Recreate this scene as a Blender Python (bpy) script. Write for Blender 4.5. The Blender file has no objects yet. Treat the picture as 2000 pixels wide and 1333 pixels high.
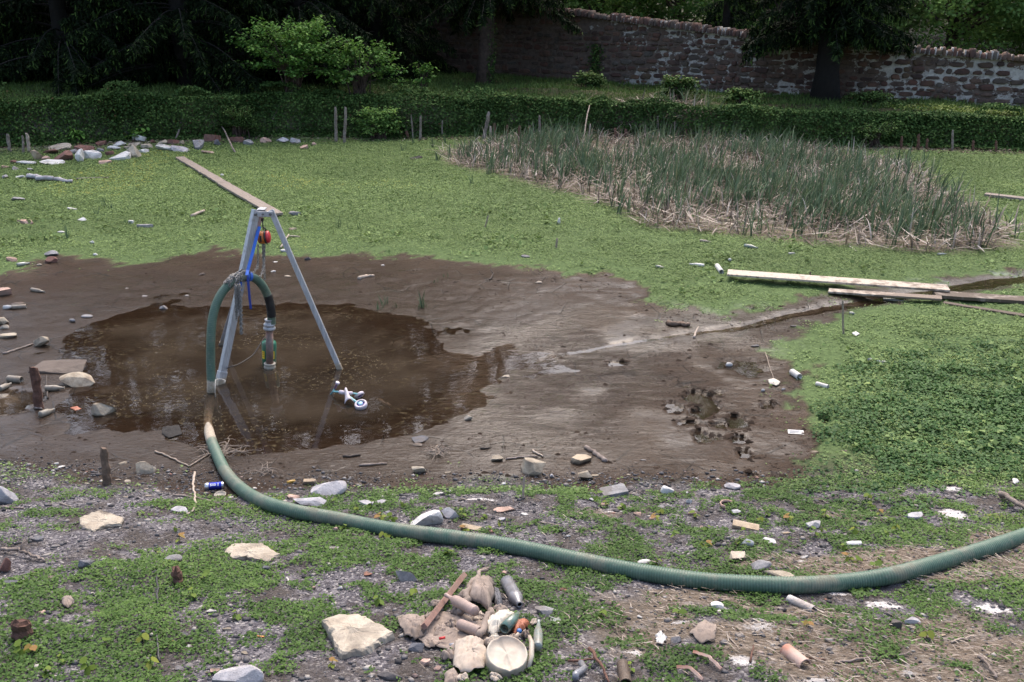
import bpy, bmesh, math, random
import numpy as np
from mathutils import Vector, Matrix, Quaternion
R = math.radians
RS = np.random.RandomState(11)
random.seed(5)
scene = bpy.context.scene
C = scene.collection
# ------------------------------------------------------------------ camera, world, sun, exposure
H, TH, FP = 4.2, R(19.8), 1850.0
cam_d = bpy.data.cameras.new("camera"); cam = bpy.data.objects.new("camera", cam_d); C.objects.link(cam)
cam.location = (0, 0, H); cam.rotation_euler = (math.pi/2 - TH, 0, 0)
cam_d.sensor_width = 36; cam_d.lens = FP/2000*36; cam_d.clip_end = 900; cam_d.clip_start = .1
scene.camera = cam
world = bpy.data.worlds.new("World"); scene.world = world; world.use_nodes = True
wn = world.node_tree.nodes; wl = world.node_tree.links
SUN_EL, SUN_AZ = R(56), R(8)
sky = wn.new('ShaderNodeTexSky'); sky.sky_type = 'NISHITA'; sky.sun_disc = False
sky.sun_elevation = SUN_EL; sky.sun_rotation = SUN_AZ; sky.dust_density = 5.0; sky.ozone_density = .6; sky.air_density = 1.0
bg = wn['Background']; bg.inputs['Strength'].default_value = .15
wl.new(sky.outputs[0], bg.inputs['Color'])
sun_d = bpy.data.lights.new("sun", 'SUN'); sun = bpy.data.objects.new("sun", sun_d); C.objects.link(sun)
sun_d.energy = .5; sun_d.angle = R(40); sun_d.color = (1, .985, .975)
# direction TO the sun: azimuth measured clockwise from +Y (north)
sdir = Vector((math.sin(SUN_AZ)*math.cos(SUN_EL), math.cos(SUN_AZ)*math.cos(SUN_EL), math.sin(SUN_EL)))
sun.rotation_euler = sdir.to_track_quat('Z', 'Y').to_euler()
scene.view_settings.view_transform = 'Standard'; scene.view_settings.look = 'None'
scene.view_settings.exposure = 1.35; scene.view_settings.gamma = 1
scene.render.engine = 'CYCLES'
scene.cycles.max_bounces = 6; scene.cycles.diffuse_bounces = 2; scene.cycles.glossy_bounces = 3
scene.cycles.transparent_max_bounces = 8; scene.cycles.caustics_reflective = False; scene.cycles.caustics_refractive = False

# ------------------------------------------------------------------ numpy noise and helpers
def _h(ix, iy, s):
    n = np.sin(ix*127.1 + iy*311.7 + s*74.7)*43758.5453
    return n - np.floor(n)
def vn(x, y, s=0):
    x = np.asarray(x, float); y = np.asarray(y, float)
    ix, iy = np.floor(x), np.floor(y); fx, fy = x-ix, y-iy
    fx = fx*fx*(3-2*fx); fy = fy*fy*(3-2*fy)
    return (_h(ix,iy,s)*(1-fx)+_h(ix+1,iy,s)*fx)*(1-fy) + (_h(ix,iy+1,s)*(1-fx)+_h(ix+1,iy+1,s)*fx)*fy
def fbm(x, y, s=0, o=4):
    t = 0; a = .5; q = 0
    for k in range(o):
        t = t + a*vn(np.asarray(x)*2**k, np.asarray(y)*2**k, s+k*7.3); q += a; a *= .5
    return t/q
def sstep(a, b, x):
    t = np.clip((x-a)/(b-a), 0, 1); return t*t*(3-2*t)
def sdf(poly, x, y):
    """signed distance, negative inside"""
    x = np.asarray(x, float); y = np.asarray(y, float)
    P = np.array(poly); d = np.full(x.shape, 1e9); ins = np.zeros(x.shape, bool)
    for i in range(len(P)):
        a, b = P[i], P[(i+1) % len(P)]
        ex, ey = b-a; wx, wy = x-a[0], y-a[1]
        t = np.clip((wx*ex+wy*ey)/(ex*ex+ey*ey+1e-12), 0, 1)
        d = np.minimum(d, (wx-ex*t)**2+(wy-ey*t)**2)
        c = ((a[1] > y) != (b[1] > y)) & (x < (b[0]-a[0])*(y-a[1])/(b[1]-a[1]+1e-12)+a[0])
        ins ^= c
    d = np.sqrt(d); return np.where(ins, -d, d)
def dseg(pts, x, y):
    x = np.asarray(x, float); y = np.asarray(y, float); d = np.full(x.shape, 1e9)
    for a, b in zip(pts[:-1], pts[1:]):
        ex, ey = b[0]-a[0], b[1]-a[1]; wx, wy = x-a[0], y-a[1]
        t = np.clip((wx*ex+wy*ey)/(ex*ex+ey*ey+1e-12), 0, 1)
        d = np.minimum(d, (wx-ex*t)**2+(wy-ey*t)**2)
    return np.sqrt(d)
CT, ST = math.cos(TH), math.sin(TH)
def ray(px, py):
    u = (px-1000)/FP; v = (666.5-py)/FP
    return np.array([u, CT+v*ST, -ST+v*CT])
def pz(px, py, z=0.0):
    """world point that photo pixel (px,py) meets at height z"""
    r = ray(px, py); t = (z-H)/r[2]; return np.array([r[0]*t, r[1]*t, z])
def py_(px, py, Y):
    """world point of a pixel at distance Y"""
    r = ray(px, py); t = Y/r[1]; return np.array([r[0]*t, Y, H+r[2]*t])
def ppm(p):
    """photo pixels per metre at world point p"""
    return FP/(p[1]*CT+(H-p[2])*ST)
def P2(lst): return [tuple(pz(a, b)[:2]) for a, b in lst]

# ------------------------------------------------------------------ layout of the place (plan outlines in metres on the pond bed)
MUD = P2([(-400,560),(0,548),(60,520),(130,508),(230,520),(330,505),(400,492),(480,500),(560,508),(640,500),(700,498),(800,508),(850,515),(930,522),(1000,518),
          (1100,542),(1180,542),(1235,560),(1245,590),(1330,615),(1420,622),(1500,605),(1600,590),(1690,574),(1830,562),(1880,548),(2010,538),(2010,560),(1880,580),(1730,592),(1640,620),(1560,640),(1505,668),
          (1520,705),(1565,745),(1555,800),(1560,850),(1590,890),(1545,930),(1500,960),(1300,960),(1100,965),(950,962),(800,966),(600,975),(450,970),(330,950),(220,940),(0,905),(-500,900)])
WATER = P2([(120,640),(230,612),(300,590),(420,598),(560,588),(700,590),(790,615),(850,650),(920,685),(1010,705),(1045,712),(1000,728),(975,748),(960,790),(900,806),
            (860,832),(800,858),(700,878),(560,888),(470,896),(380,886),(250,868),(130,850),(95,800),(112,720)])
STREAM = P2([(1000,712),(1060,704),(1150,686),(1250,669),(1350,656),(1450,640),(1550,618),(1640,600),(1715,588),(1800,575),(1880,562),(1950,552),(2060,540)])
CAT = P2([(850,300),(1000,276),(1300,266),(1500,288),(1650,305),(1790,325),(1830,372),(1960,435),(2020,492),(1850,505),(1700,494),(1500,478),(1400,465),(1250,452),(1200,412),(1050,372),(950,345),(860,325)])
LUSH = P2([(1520,940),(1600,895),(1640,860),(1680,800),(1650,740),(1700,720),(1760,690),(1860,680),(2000,660),(2300,640),(2400,1000),(2000,960),(1900,950),(1830,990),(1700,1000),(1600,980)])
POOLS = [(1452,722,52,20),(1207,711,20,4),(20,790,50,28),(1370,785,26,17),(1385,800,18,10),(1440,830,24,14),(1350,782,16,8),(1370,856,14,14),(1405,834,14,7),(1345,830,24,6),(1442,862,16,8),(1500,795,12,7),(1457,893,13,9),(1318,800,18,10),(1370,810,22,10),(1400,858,14,5),(1465,935,8,5),(1515,940,10,7),(1400,770,12,4),(1340,757,8,3),(1610,825,14,8)]
POOLW = []
for a_, b_, w_, h_ in POOLS:
    c_ = pz(a_, b_); s_ = ppm(c_); ang = math.atan2(H, c_[1]); POOLW.append((c_[0], c_[1], w_/s_, h_/s_/math.sin(ang)))
YB = lambda x: np.interp(x, [-60,-15,-7.5,0,7.8,15,24,60], [23,28.0,30.5,31.3,29.3,28.2,27.0,22])
HB = lambda x: np.interp(x, [-30,-15,-7.5,0,7.8,15,30], [1.5,1.45,1.35,1.17,1.0,.88,.8])
WALLP = [(-46,62),(-30,55.5),(-16,49),(-8,45.3),(0,41),(4,38.3),(9,35.1),(13,33.5),(18,31.9),(26,29.6),(40,26)]
WX = [p[0] for p in WALLP]; WY = [p[1] for p in WALLP]
WTOP = lambda x: np.interp(x, [-30,-2,2.6,9,12.8,17.3,40], [6.2,4.15,3.7,2.95,2.66,2.36,1.7])
def pathmask(x, y): return np.exp(-((y-YB(x)-1.5)/.5)**2)*sstep(0, 4, x)
def hgt(x, y):
    x = np.asarray(x, float); y = np.asarray(y, float)
    dw = sdf(WATER, x, y)
    wob = (fbm(x*1.3, y*1.3, 3)-.5)*.35
    dw2 = dw + wob
    dw2 = dw2 + (fbm(x*4.5, y*4.5, 4)-.5)*.3
    z = np.where(dw2 < 0, np.maximum(np.minimum(dw2*.03, dw2*.12+.04), -.09), np.minimum(dw2*.014, .032)) + .001
    z = z + (fbm(x*.8, y*.8, 9)-.5)*.02 + (fbm(x*5, y*5, 12)-.5)*.018*sstep(-.3, .4, dw)
    dm = sdf(MUD, x, y)
    z = z + sstep(-.1, .5, dm)*(.03+(fbm(x*3, y*3, 22)-.5)*.05)
    ds = dseg(STREAM, x, y + (fbm(x*2, y*2, 31)-.5)*.25)
    wst = .016 + .030*np.clip(x-.8, 0, 9)
    z = z - .055*np.exp(-(ds/wst)**2)*(x > -.2)
    for cx, cy, a, b in POOLW:
        q = ((x-cx)/a)**2 + ((y-cy)/b)**2 + (fbm(x*7, y*7, 41)-.5)*2.
        z = z - (.085 if a < .3 else .038)*sstep(1.1, .6, q) + .008*np.exp(-((q-1.4)/.3)**2)*(a < .3)
    w = .22; ys = 7.62 + .1*np.clip(-x-2, 0, 5)
    t = (ys-y)/w
    nb = .2*w*np.where(t > 20, t, np.log1p(np.exp(np.minimum(t, 20))))
    nb = np.where(y < -2, .2*(ys+2), nb)
    z = z + nb + sstep(0, .5, ys-y)*(fbm(x*2.3, y*2.3, 51)-.5)*.09
    yb = YB(x) + (fbm(x*.7, 0*x, 61)-.5)*.9
    z = z + .12*sstep(2.2, .1, yb-y)*sstep(-3, -9, x)
    f = sstep(0, .5, y-yb)
    z = z*(1-f) + f*(HB(x) + (fbm(x*.7, y*.7, 71)-.5)*.34 + .14*np.exp(-((y-34.3+x*.12)/.5)**2)*sstep(-1, 1, x)*sstep(14, 9, x) - pathmask(x, y)*.05)
    yw = np.interp(x, WX, WY)
    z = z + sstep(3, 60, y-yw)*4.5
    return z
def gp(px, py):
    """ground point under a photo pixel, by walking the sight line until it meets the terrain"""
    r = ray(px, py); t0 = (H-1.9)/-min(r[2], -.03) if r[2] < -.03 else 12
    t0 = max(2.5, min(t0, 30)); t = np.linspace(t0, min(80, (H+.3)/max(-r[2], .04)), 500)
    d = H+r[2]*t - hgt(r[0]*t, r[1]*t)
    i = int(np.argmax(d < 0))
    if d[i] >= 0: i = len(t)-1
    if i > 0: tt = t[i-1]+(t[i]-t[i-1])*d[i-1]/(d[i-1]-d[i]+1e-9)
    else: tt = t[0]
    return np.array([r[0]*tt, r[1]*tt, H+r[2]*tt])

# ------------------------------------------------------------------ object helpers
def tag(o, label=None, cat=None, group=None, kind=None):
    if label: o['label'] = label
    if cat: o['category'] = cat
    if group: o['group'] = group
    if kind: o['kind'] = kind
    return o
def empty(name, loc, rz=0.):
    o = bpy.data.objects.new(name, None); C.objects.link(o); o.location = loc; o.rotation_euler = (0, 0, rz)
    o.empty_display_size = .1; return o
class MB:
    def __init__(s): s.v = []; s.f = []; s.m = []; s.sm = []
    def add(s, v, f, mi=0, smooth=True):
        o = len(s.v); s.v += [tuple(map(float, p)) for p in v]
        for q in f: s.f.append(tuple(int(i)+o for i in q)); s.m.append(mi); s.sm.append(smooth)
        return s
    def box(s, c, d, rot=None, mi=0, bev=0.):
        c = np.array(c, float); a, b, e = np.array(d, float)/2
        v = np.array([(x, y, z) for x in (-a, a) for y in (-b, b) for z in (-e, e)])
        if rot is not None: v = v @ np.array(rot).T
        return s.add(v+c, [(0,1,3,2),(4,6,7,5),(0,4,5,1),(2,3,7,6),(0,2,6,4),(1,5,7,3)], mi, False)
    def tube(s, pts, r, n=8, mi=0, cap=True, squash=1., twist=0.):
        pts = np.array(pts, float); m = len(pts); r = np.full(m, r) if np.isscalar(r) else np.array(r, float)
        T = np.gradient(pts, axis=0); T /= np.linalg.norm(T, axis=1)[:, None]+1e-12
        up = np.array([0, 0, 1.]) if abs(T[0][2]) < .9 else np.array([0, 1., 0]); N = np.cross(T[0], up); N /= np.linalg.norm(N)
        V = []; 
        for i in range(m):
            N = N-T[i]*np.dot(N, T[i]); N /= np.linalg.norm(N)+1e-12; B = np.cross(T[i], N)
            for k in range(n):
                a = 2*math.pi*k/n+twist; V.append(pts[i]+r[i]*(math.cos(a)*N+math.sin(a)*B*squash))
        F = [(i*n+k, i*n+(k+1) % n, (i+1)*n+(k+1) % n, (i+1)*n+k) for i in range(m-1) for k in range(n)]
        if cap: F += [tuple(range(n))[::-1], tuple((m-1)*n+k for k in range(n))]
        return s.add(V, F, mi)
    def lathe(s, prof, loc=(0, 0, 0), axis=(0, 0, 1), n=20, mi=0):
        q = Vector((0, 0, 1)).rotation_difference(Vector(axis)).to_matrix(); M = np.array(q); L = np.array(loc, float)
        V = [L+M@np.array([r*math.cos(2*math.pi*k/n), r*math.sin(2*math.pi*k/n), z]) for r, z in prof for k in range(n)]
        m = len(prof); F = [(i*n+k, i*n+(k+1) % n, (i+1)*n+(k+1) % n, (i+1)*n+k) for i in range(m-1) for k in range(n)]
        if prof[0][0] > 1e-5 and prof[0][0] != -1: pass
        return s.add(V, F, mi)
    def build(s, name, mats, parent=None, loc=None, bevel=0.):
        me = bpy.data.meshes.new(name); me.from_pydata(s.v, [], s.f)
        if not isinstance(mats, (list, tuple)): mats = [mats]
        for m in mats: me.materials.append(m)
        me.polygons.foreach_set('material_index', s.m); me.polygons.foreach_set('use_smooth', s.sm)
        me.update(); o = bpy.data.objects.new(name, me); C.objects.link(o)
        if parent is not None:
            o.parent = parent
            o.matrix_parent_inverse = Matrix.Identity(4)
        if loc is not None: o.location = loc
        if bevel: b = o.modifiers.new('bevel', 'BEVEL'); b.width = bevel; b.segments = 2; b.limit_method = 'ANGLE'
        return o
def local(pts, origin):  # world points to a thing's own frame (unrotated)
    return np.array(pts, float)-np.array(origin, float)
def bigmesh(name, V, F, mats, attrs=None, smooth=False, mi=None, parent=None):
    """V (n,3), F (m,k) arrays"""
    me = bpy.data.meshes.new(name); V = np.asarray(V, np.float32); F = np.asarray(F, np.int32)
    me.vertices.add(len(V)); me.vertices.foreach_set('co', V.ravel())
    k = F.shape[1]; me.loops.add(F.size); me.loops.foreach_set('vertex_index', F.ravel())
    me.polygons.add(len(F)); me.polygons.foreach_set('loop_start', np.arange(0, F.size, k, dtype=np.int32))
    try: me.polygons.foreach_set('loop_total', np.full(len(F), k, dtype=np.int32))
    except Exception: pass
    if smooth: me.polygons.foreach_set('use_smooth', np.ones(len(F), bool))
    if not isinstance(mats, (list, tuple)): mats = [mats]
    for m in mats: me.materials.append(m)
    if mi is not None: me.polygons.foreach_set('material_index', np.asarray(mi, np.int32))
    for nm, a in (attrs or {}).items():
        at = me.attributes.new(nm, 'FLOAT', 'POINT'); at.data.foreach_set('value', np.asarray(a, np.float32))
    me.update(calc_edges=True); me.validate()
    o = bpy.data.objects.new(name, me); C.objects.link(o)
    if parent is not None: o.parent = parent
    return o
LEAF4 = np.array([[0,0,0],[.5,.45,.08],[0,1,-.06],[-.5,.45,.08]], float)      # a diamond leaf, folded a little
LEAF6 = np.array([[0,0,0],[.42,.2,.07],[.46,.62,.05],[0,1,-.08],[-.46,.62,.05],[-.42,.2,.07]], float)
NEED = np.array([[-.5,0,0],[.5,0,0],[.22,1,-.05],[-.22,1,-.05]], float)
def leaves(pos, length, width, az, tilt, roll, base=LEAF4):
    """scatter leaves: az heading, tilt above the horizontal, roll about its own axis. Returns V,F"""
    n = len(pos); k = len(base); L = np.broadcast_to(length, n); W = np.broadcast_to(width, n)
    X = base[None, :, 0]*W[:, None]; Y = base[None, :, 1]*L[:, None]; Z = base[None, :, 2]*L[:, None]
    cr, sr = np.cos(roll)[:, None], np.sin(roll)[:, None]; X, Z = X*cr+Z*sr, -X*sr+Z*cr
    ct, st = np.cos(tilt)[:, None], np.sin(tilt)[:, None]; Y, Z = Y*ct-Z*st, Y*st+Z*ct
    ca, sa = np.cos(az)[:, None], np.sin(az)[:, None]; X, Y = X*ca-Y*sa, X*sa+Y*ca
    V = np.stack([X, Y, Z], -1)+pos[:, None, :]
    F = np.arange(n*k).reshape(n, k); return V.reshape(-1, 3), F
def rep(a, k): return np.repeat(a, k)

# ------------------------------------------------------------------ materials
def mat(name):
    m = bpy.data.materials.new(name); m.use_nodes = True; nt = m.node_tree; nt.nodes.clear()
    return m, nt
class NB:
    def __init__(s, nt): s.nt = nt
    def n(s, t, **kw):
        nd = s.nt.nodes.new(t)
        for k, v in kw.items():
            if k.startswith('i_'):
                key = k[2:]; key = int(key) if key.isdigit() else key.replace('_', ' ')
                if isinstance(v, bpy.types.NodeSocket): s.nt.links.new(v, nd.inputs[key])
                else: nd.inputs[key].default_value = v
            else: setattr(nd, k, v)
        return nd
    def link(s, a, b): s.nt.links.new(a, b)
    def noise(s, scale, detail=4, rough=.6, vec=None, dist=0.):
        nd = s.n('ShaderNodeTexNoise', i_Scale=scale, i_Detail=detail, i_Roughness=rough, i_Distortion=dist)
        if vec is not None: s.link(vec, nd.inputs['Vector'])
        return nd.outputs['Fac']
    def voro(s, scale, vec=None, feature='F1', out='Distance', rand=1.):
        nd = s.n('ShaderNodeTexVoronoi', feature=feature, i_Scale=scale, i_Randomness=rand)
        if vec is not None: s.link(vec, nd.inputs['Vector'])
        return nd.outputs[out]
    def ramp(s, fac, stops, interp='LINEAR'):
        nd = s.n('ShaderNodeValToRGB'); cr = nd.color_ramp; cr.interpolation = interp
        while len(cr.elements) < len(stops): cr.elements.new(.5)
        for e, (p, c) in zip(cr.elements, stops):
            e.position = p; e.color = (c, c, c, 1) if np.isscalar(c) else (*c, 1)
        s.link(fac, nd.inputs[0]); return nd.outputs[0]
    def mix(s, f, a, b, mode='MIX'):
        nd = s.n('ShaderNodeMix', data_type='RGBA', blend_type=mode)
        for sock, v in ((nd.inputs[0], f), (nd.inputs[6], a), (nd.inputs[7], b)):
            if isinstance(v, bpy.types.NodeSocket): s.link(v, sock)
            elif np.isscalar(v): sock.default_value = v if sock.type == 'VALUE' else (v, v, v, 1)
            else: sock.default_value = (*v, 1)
        return nd.outputs[2]
    def math(s, op, a, b=0., c=0., clamp=False):
        nd = s.n('ShaderNodeMath', operation=op, use_clamp=clamp)
        for i, v in enumerate((a, b, c)):
            if isinstance(v, bpy.types.NodeSocket): s.link(v, nd.inputs[i])
            else: nd.inputs[i].default_value = v
        return nd.outputs[0]
    def attr(s, nm): return s.n('ShaderNodeAttribute', attribute_name=nm).outputs['Fac']
    def obj(s): return s.n('ShaderNodeTexCoord').outputs['Object']
    def geo(s): return s.n('ShaderNodeNewGeometry').outputs['Position']
    def orand(s): return s.n('ShaderNodeObjectInfo').outputs['Random']
    def mapv(s, vec, scale=(1,1,1), rot=(0,0,0)):
        nd = s.n('ShaderNodeMapping'); s.link(vec, nd.inputs[0]); nd.inputs['Scale'].default_value = scale; nd.inputs['Rotation'].default_value = rot
        return nd.outputs[0]
    def bump(s, h, dist=.01, strength=1., nrm=None):
        nd = s.n('ShaderNodeBump', i_Distance=dist, i_Strength=strength); s.link(h, nd.inputs['Height'])
        if nrm is not None: s.link(nrm, nd.inputs['Normal'])
        return nd.outputs[0]
    def out(s, sh): o = s.n('ShaderNodeOutputMaterial'); s.link(sh, o.inputs[0])
    def prin(s, col, rough=.7, nrm=None, metal=0., spec=.5, out=True, **kw):
        p = s.n('ShaderNodeBsdfPrincipled')
        for sock, v in (('Base Color', col), ('Roughness', rough), ('Metallic', metal), ('Specular IOR Level', spec)):
            if isinstance(v, bpy.types.NodeSocket): s.link(v, p.inputs[sock])
            elif sock == 'Base Color': p.inputs[sock].default_value = (*v, 1)
            else: p.inputs[sock].default_value = v
        for k, v in kw.items(): p.inputs[k.replace('_', ' ')].default_value = v
        if nrm is not None: s.link(nrm, p.inputs['Normal'])
        if out: s.out(p.outputs[0])
        return p.outputs[0]
def leafmat(name, stops, rough=.5, trans=.35, spec=.35):
    spec *= .45; rough = min(.8, rough+.1)
    m, nt = mat(name); b = NB(nt); col = b.ramp(b.attr('rnd'), stops)
    p = b.prin(col, rough, spec=spec, out=False)
    t = b.n('ShaderNodeBsdfTranslucent'); b.link(col, t.inputs[0])
    mx = b.n('ShaderNodeMixShader', i_0=trans*.5); b.link(p, mx.inputs[1]); b.link(t.outputs[0], mx.inputs[2]); b.out(mx.outputs[0]); return m
def stone(name, c1, c2, sc=9, dirt=None, rough=.8, dirtamt=.45, bump=.012):
    """worn stone: two tones, fine grain, mud in blotches"""
    m, nt = mat(name); b = NB(nt); v = b.obj()
    v2 = b.n('ShaderNodeVectorMath', operation='ADD'); b.link(v, v2.inputs[0])
    cb = b.n('ShaderNodeCombineXYZ'); b.link(b.math('MULTIPLY', b.orand(), 37.), cb.inputs[0]); b.link(cb.outputs[0], v2.inputs[1]); v = v2.outputs[0]
    n1 = b.noise(sc, 6, .62, v); n2 = b.noise(sc*9, 4, .7, v); n3 = b.noise(sc*.6, 3, .5, v)
    col = b.mix(b.ramp(n1, [(.35, 0.), (.65, 1.)]), c1, c2)
    col = b.mix(b.ramp(n2, [(.3, .35), (.6, 0.)]), col, tuple(x*.45 for x in c1))
    col = b.mix(b.ramp(n3, [(.52, 0.), (.62, dirtamt)]), col, dirt or (.11, .085, .065))
    spots = b.ramp(b.voro(sc*7, v), [(.0, .9), (.22, 0.)])
    col = b.mix(b.math('MULTIPLY', spots, b.ramp(b.noise(sc*1.3, 2, .5, v), [(.5, 0.), (.6, 1.)])), col, (.06, .055, .05))
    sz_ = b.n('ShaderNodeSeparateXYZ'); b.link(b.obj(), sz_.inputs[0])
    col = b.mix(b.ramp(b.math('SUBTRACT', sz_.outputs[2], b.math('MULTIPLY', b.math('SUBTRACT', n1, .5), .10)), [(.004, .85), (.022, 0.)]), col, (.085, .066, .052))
    hh = b.math('ADD', b.math('MULTIPLY', n1, 1.2), b.math('MULTIPLY', n2, .35))
    b.prin(col, rough, b.bump(hh, bump, .9), spec=.3); return m
M = {}
def simple(name, col, rough=.6, metal=0., var=.25, sc=25, dirt=None, dirtamt=0., spec=.5, bump=.0, **kw):
    m, nt = mat(name); b = NB(nt); v = b.obj(); n1 = b.noise(sc, 5, .6, v)
    c = b.mix(b.ramp(n1, [(.3, 0.), (.7, 1.)]), tuple(x*(1-var) for x in col), tuple(min(1, x*(1+var*.6)) for x in col))
    if dirt: c = b.mix(b.ramp(b.noise(sc*.3, 5, .65, v), [(.42, 0.), (.62, dirtamt)]), c, dirt)
    b.prin(c, rough, b.bump(n1, bump, 1.) if bump else None, metal, spec, **kw); M[name] = m; return m

# ground
def make_ground_mat():
    m, nt = mat('ground'); b = NB(nt); v = b.geo()
    vxy = b.mapv(v, (1, 1, .3))
    mud, grav, lit, plat, wet = (b.attr(k) for k in ('mud', 'grav', 'lit', 'plat', 'wet'))
    n1 = b.noise(1.6, 6, .62, vxy); n2 = b.noise(18, 5, .65, vxy); n3 = b.noise(75, 3, .6, vxy)
    # wet mud
    st = b.mapv(v, (3.2, 11, 1), (0, 0, R(-28)))
    streak = b.noise(2.6, 6, .68, st, .6)
    cm = b.mix(b.ramp(n1, [(.36, 0.), (.62, 1.)]), (.050, .031, .020), (.088, .059, .040)); cm = b.mix(b.math('MULTIPLY', b.attr('damp'), .8), cm, b.mix(n1, (.030, .019, .012), (.056, .037, .024))); cm = b.mix(b.attr('pit'), cm, (.036, .022, .011))
    cm = b.mix(b.ramp(n2, [(.35, .55), (.5, 0.)]), cm, (.035, .024, .018))
    cm = b.mix(b.ramp(n3, [(.66, 0.), (.74, .45)]), cm, (.17, .135, .10))
    crk = b.voro(2.1, b.n('ShaderNodeVectorMath', operation='ADD', i_0=vxy, i_1=(0, 0, 0)).outputs[0], 'DISTANCE_TO_EDGE')
    big_ = b.ramp(b.noise(.55, 5, .7, vxy, .6), [(.40, .55), (.60, 0.)]); cm = b.mix(big_, cm, (.050, .031, .020)); drag = b.noise(9, 5, .7, b.mapv(v, (.35, 1.6, 1), (0, 0, R(12))), 1.2); cm = b.mix(b.ramp(drag, [(.60, 0.), (.66, .6)]), cm, (.030, .020, .014)); cm = b.mix(b.ramp(b.voro(7, vxy), [(.06, 1.), (.10, 0.)]), cm, (.022, .015, .011))
    crk2 = b.math('MULTIPLY', b.ramp(crk, [(.0, 1.), (.030, 0.)]), b.ramp(b.noise(1.1, 3, .5, vxy), [(.48, 0.), (.58, .8)]))
    cm = b.mix(crk2, cm, (.02, .014, .01))
    # soil below plants
    soil = b.mix(b.ramp(n2, [(.35, 0.), (.65, 1.)]), (.055, .085, .030), (.105, .155, .056)); soil = b.mix(b.attr('near'), soil, (.055, .05, .035))
    # gravel
    cell = b.n('ShaderNodeTexVoronoi', i_Scale=62.); b.link(vxy, cell.inputs['Vector'])
    gc = b.ramp(b.n('ShaderNodeSeparateColor', i_0=cell.outputs['Color']).outputs[0], [(0., (.052,.048,.053)), (.4, (.092,.085,.093)), (.7, (.145,.134,.142)), (.9, (.22,.205,.205)), (1., (.36,.335,.315))])
    gc = b.mix(b.ramp(b.noise(3.0, 4, .6, vxy), [(.45, 0.), (.6, .75)]), gc, (.055, .045, .036))
    # dead reed litter, also colours the painted shadow line at the bank foot
    ls = b.noise(14, 6, .75, b.mapv(v, (1, 5, 1), (0, 0, R(-32))), .8)
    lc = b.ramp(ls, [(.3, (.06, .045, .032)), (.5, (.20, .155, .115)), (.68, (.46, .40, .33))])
    wn_ = b.noise(23, 6, .8, v); chk = b.ramp(b.math('ADD', b.attr('chk'), b.math('SUBTRACT', wn_, .5)), [(.50, 0.), (.60, 1.)]); lc = b.mix(b.ramp(b.noise(5, 6, .75, v), [(.56, 0.), (.66, .8)]), lc, (.42,.38,.36))
    pl = b.mix(b.ramp(n1, [(.4, 0.), (.6, 1.)]), (.022, .030, .010), (.050, .046, .020))
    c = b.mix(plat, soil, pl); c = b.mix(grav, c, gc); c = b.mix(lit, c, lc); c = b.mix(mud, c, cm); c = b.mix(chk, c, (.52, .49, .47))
    # mud is glossy where wet
    rm = b.mix(wet, b.ramp(n2, [(.3, .5), (.7, .75)]), b.ramp(streak, [(.38, .40), (.6, .55)]))
    rough = b.mix(mud, .92, rm)
    hg = b.math('MULTIPLY', b.math('SUBTRACT', 1., cell.outputs['Distance']), b.math('MULTIPLY', grav, .6))
    hl = b.math('MULTIPLY', ls, b.math('MULTIPLY', lit, 1.5))
    hm = b.math('MULTIPLY', b.math('ADD', b.math('MULTIPLY', streak, 2.2), b.math('ADD', b.math('MULTIPLY', n2, 1.6), b.math('MULTIPLY', crk2, -1.2))), mud)
    hs = b.math('ADD', b.math('ADD', hg, hl), b.math('ADD', hm, b.math('MULTIPLY', n3, .25)))
    sp = b.mix(mud, .15, b.mix(wet, .12, .05))
    nr = b.bump(hs, .022, .9); b.prin(c, rough, nr, spec=sp, out=False); pn = nt.nodes[-1]
    pn = [q for q in nt.nodes if q.type == 'BSDF_PRINCIPLED'][0]
    cw = b.math('MULTIPLY', b.math('MULTIPLY', wet, mud), b.ramp(b.noise(1.3, 4, .6, vxy), [(.36, .3), (.6, 1.)])); cw = b.math('MULTIPLY', cw, b.ramp(b.noise(2.2, 6, .72, b.mapv(v, (1.0, 2.8, 1), (0, 0, R(-32))), .7), [(.42, .25), (.58, 1.)])); cw = b.math('MAXIMUM', cw, b.math('MULTIPLY', b.attr('damp'), .95)); b.link(cw, pn.inputs['Coat Weight']); b.link(b.mix(b.attr('damp'), b.mix(b.attr('rip'), .07, .13), .04), pn.inputs['Coat Roughness'])
    pn.inputs['Coat Roughness'].default_value = .10; pn.inputs['Coat IOR'].default_value = 1.36; nflat = b.bump(hs, .0035, .7); nrip = b.bump(b.math('ADD', b.math('MULTIPLY', b.noise(3.4, 6, .72, b.mapv(v, (1.0, 2.6, 1), (0, 0, R(-35))), .8), 2.2), b.noise(14, 3, .6, vxy)), .045, .9)
    mixn = b.n('ShaderNodeMix', data_type='VECTOR'); b.link(b.attr('rip'), mixn.inputs[0]); b.link(nflat, mixn.inputs[4]); b.link(nrip, mixn.inputs[5]); b.link(mixn.outputs[1], pn.inputs['Coat Normal'])
    b.out(pn.outputs[0]); return m
M['ground'] = make_ground_mat()
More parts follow.
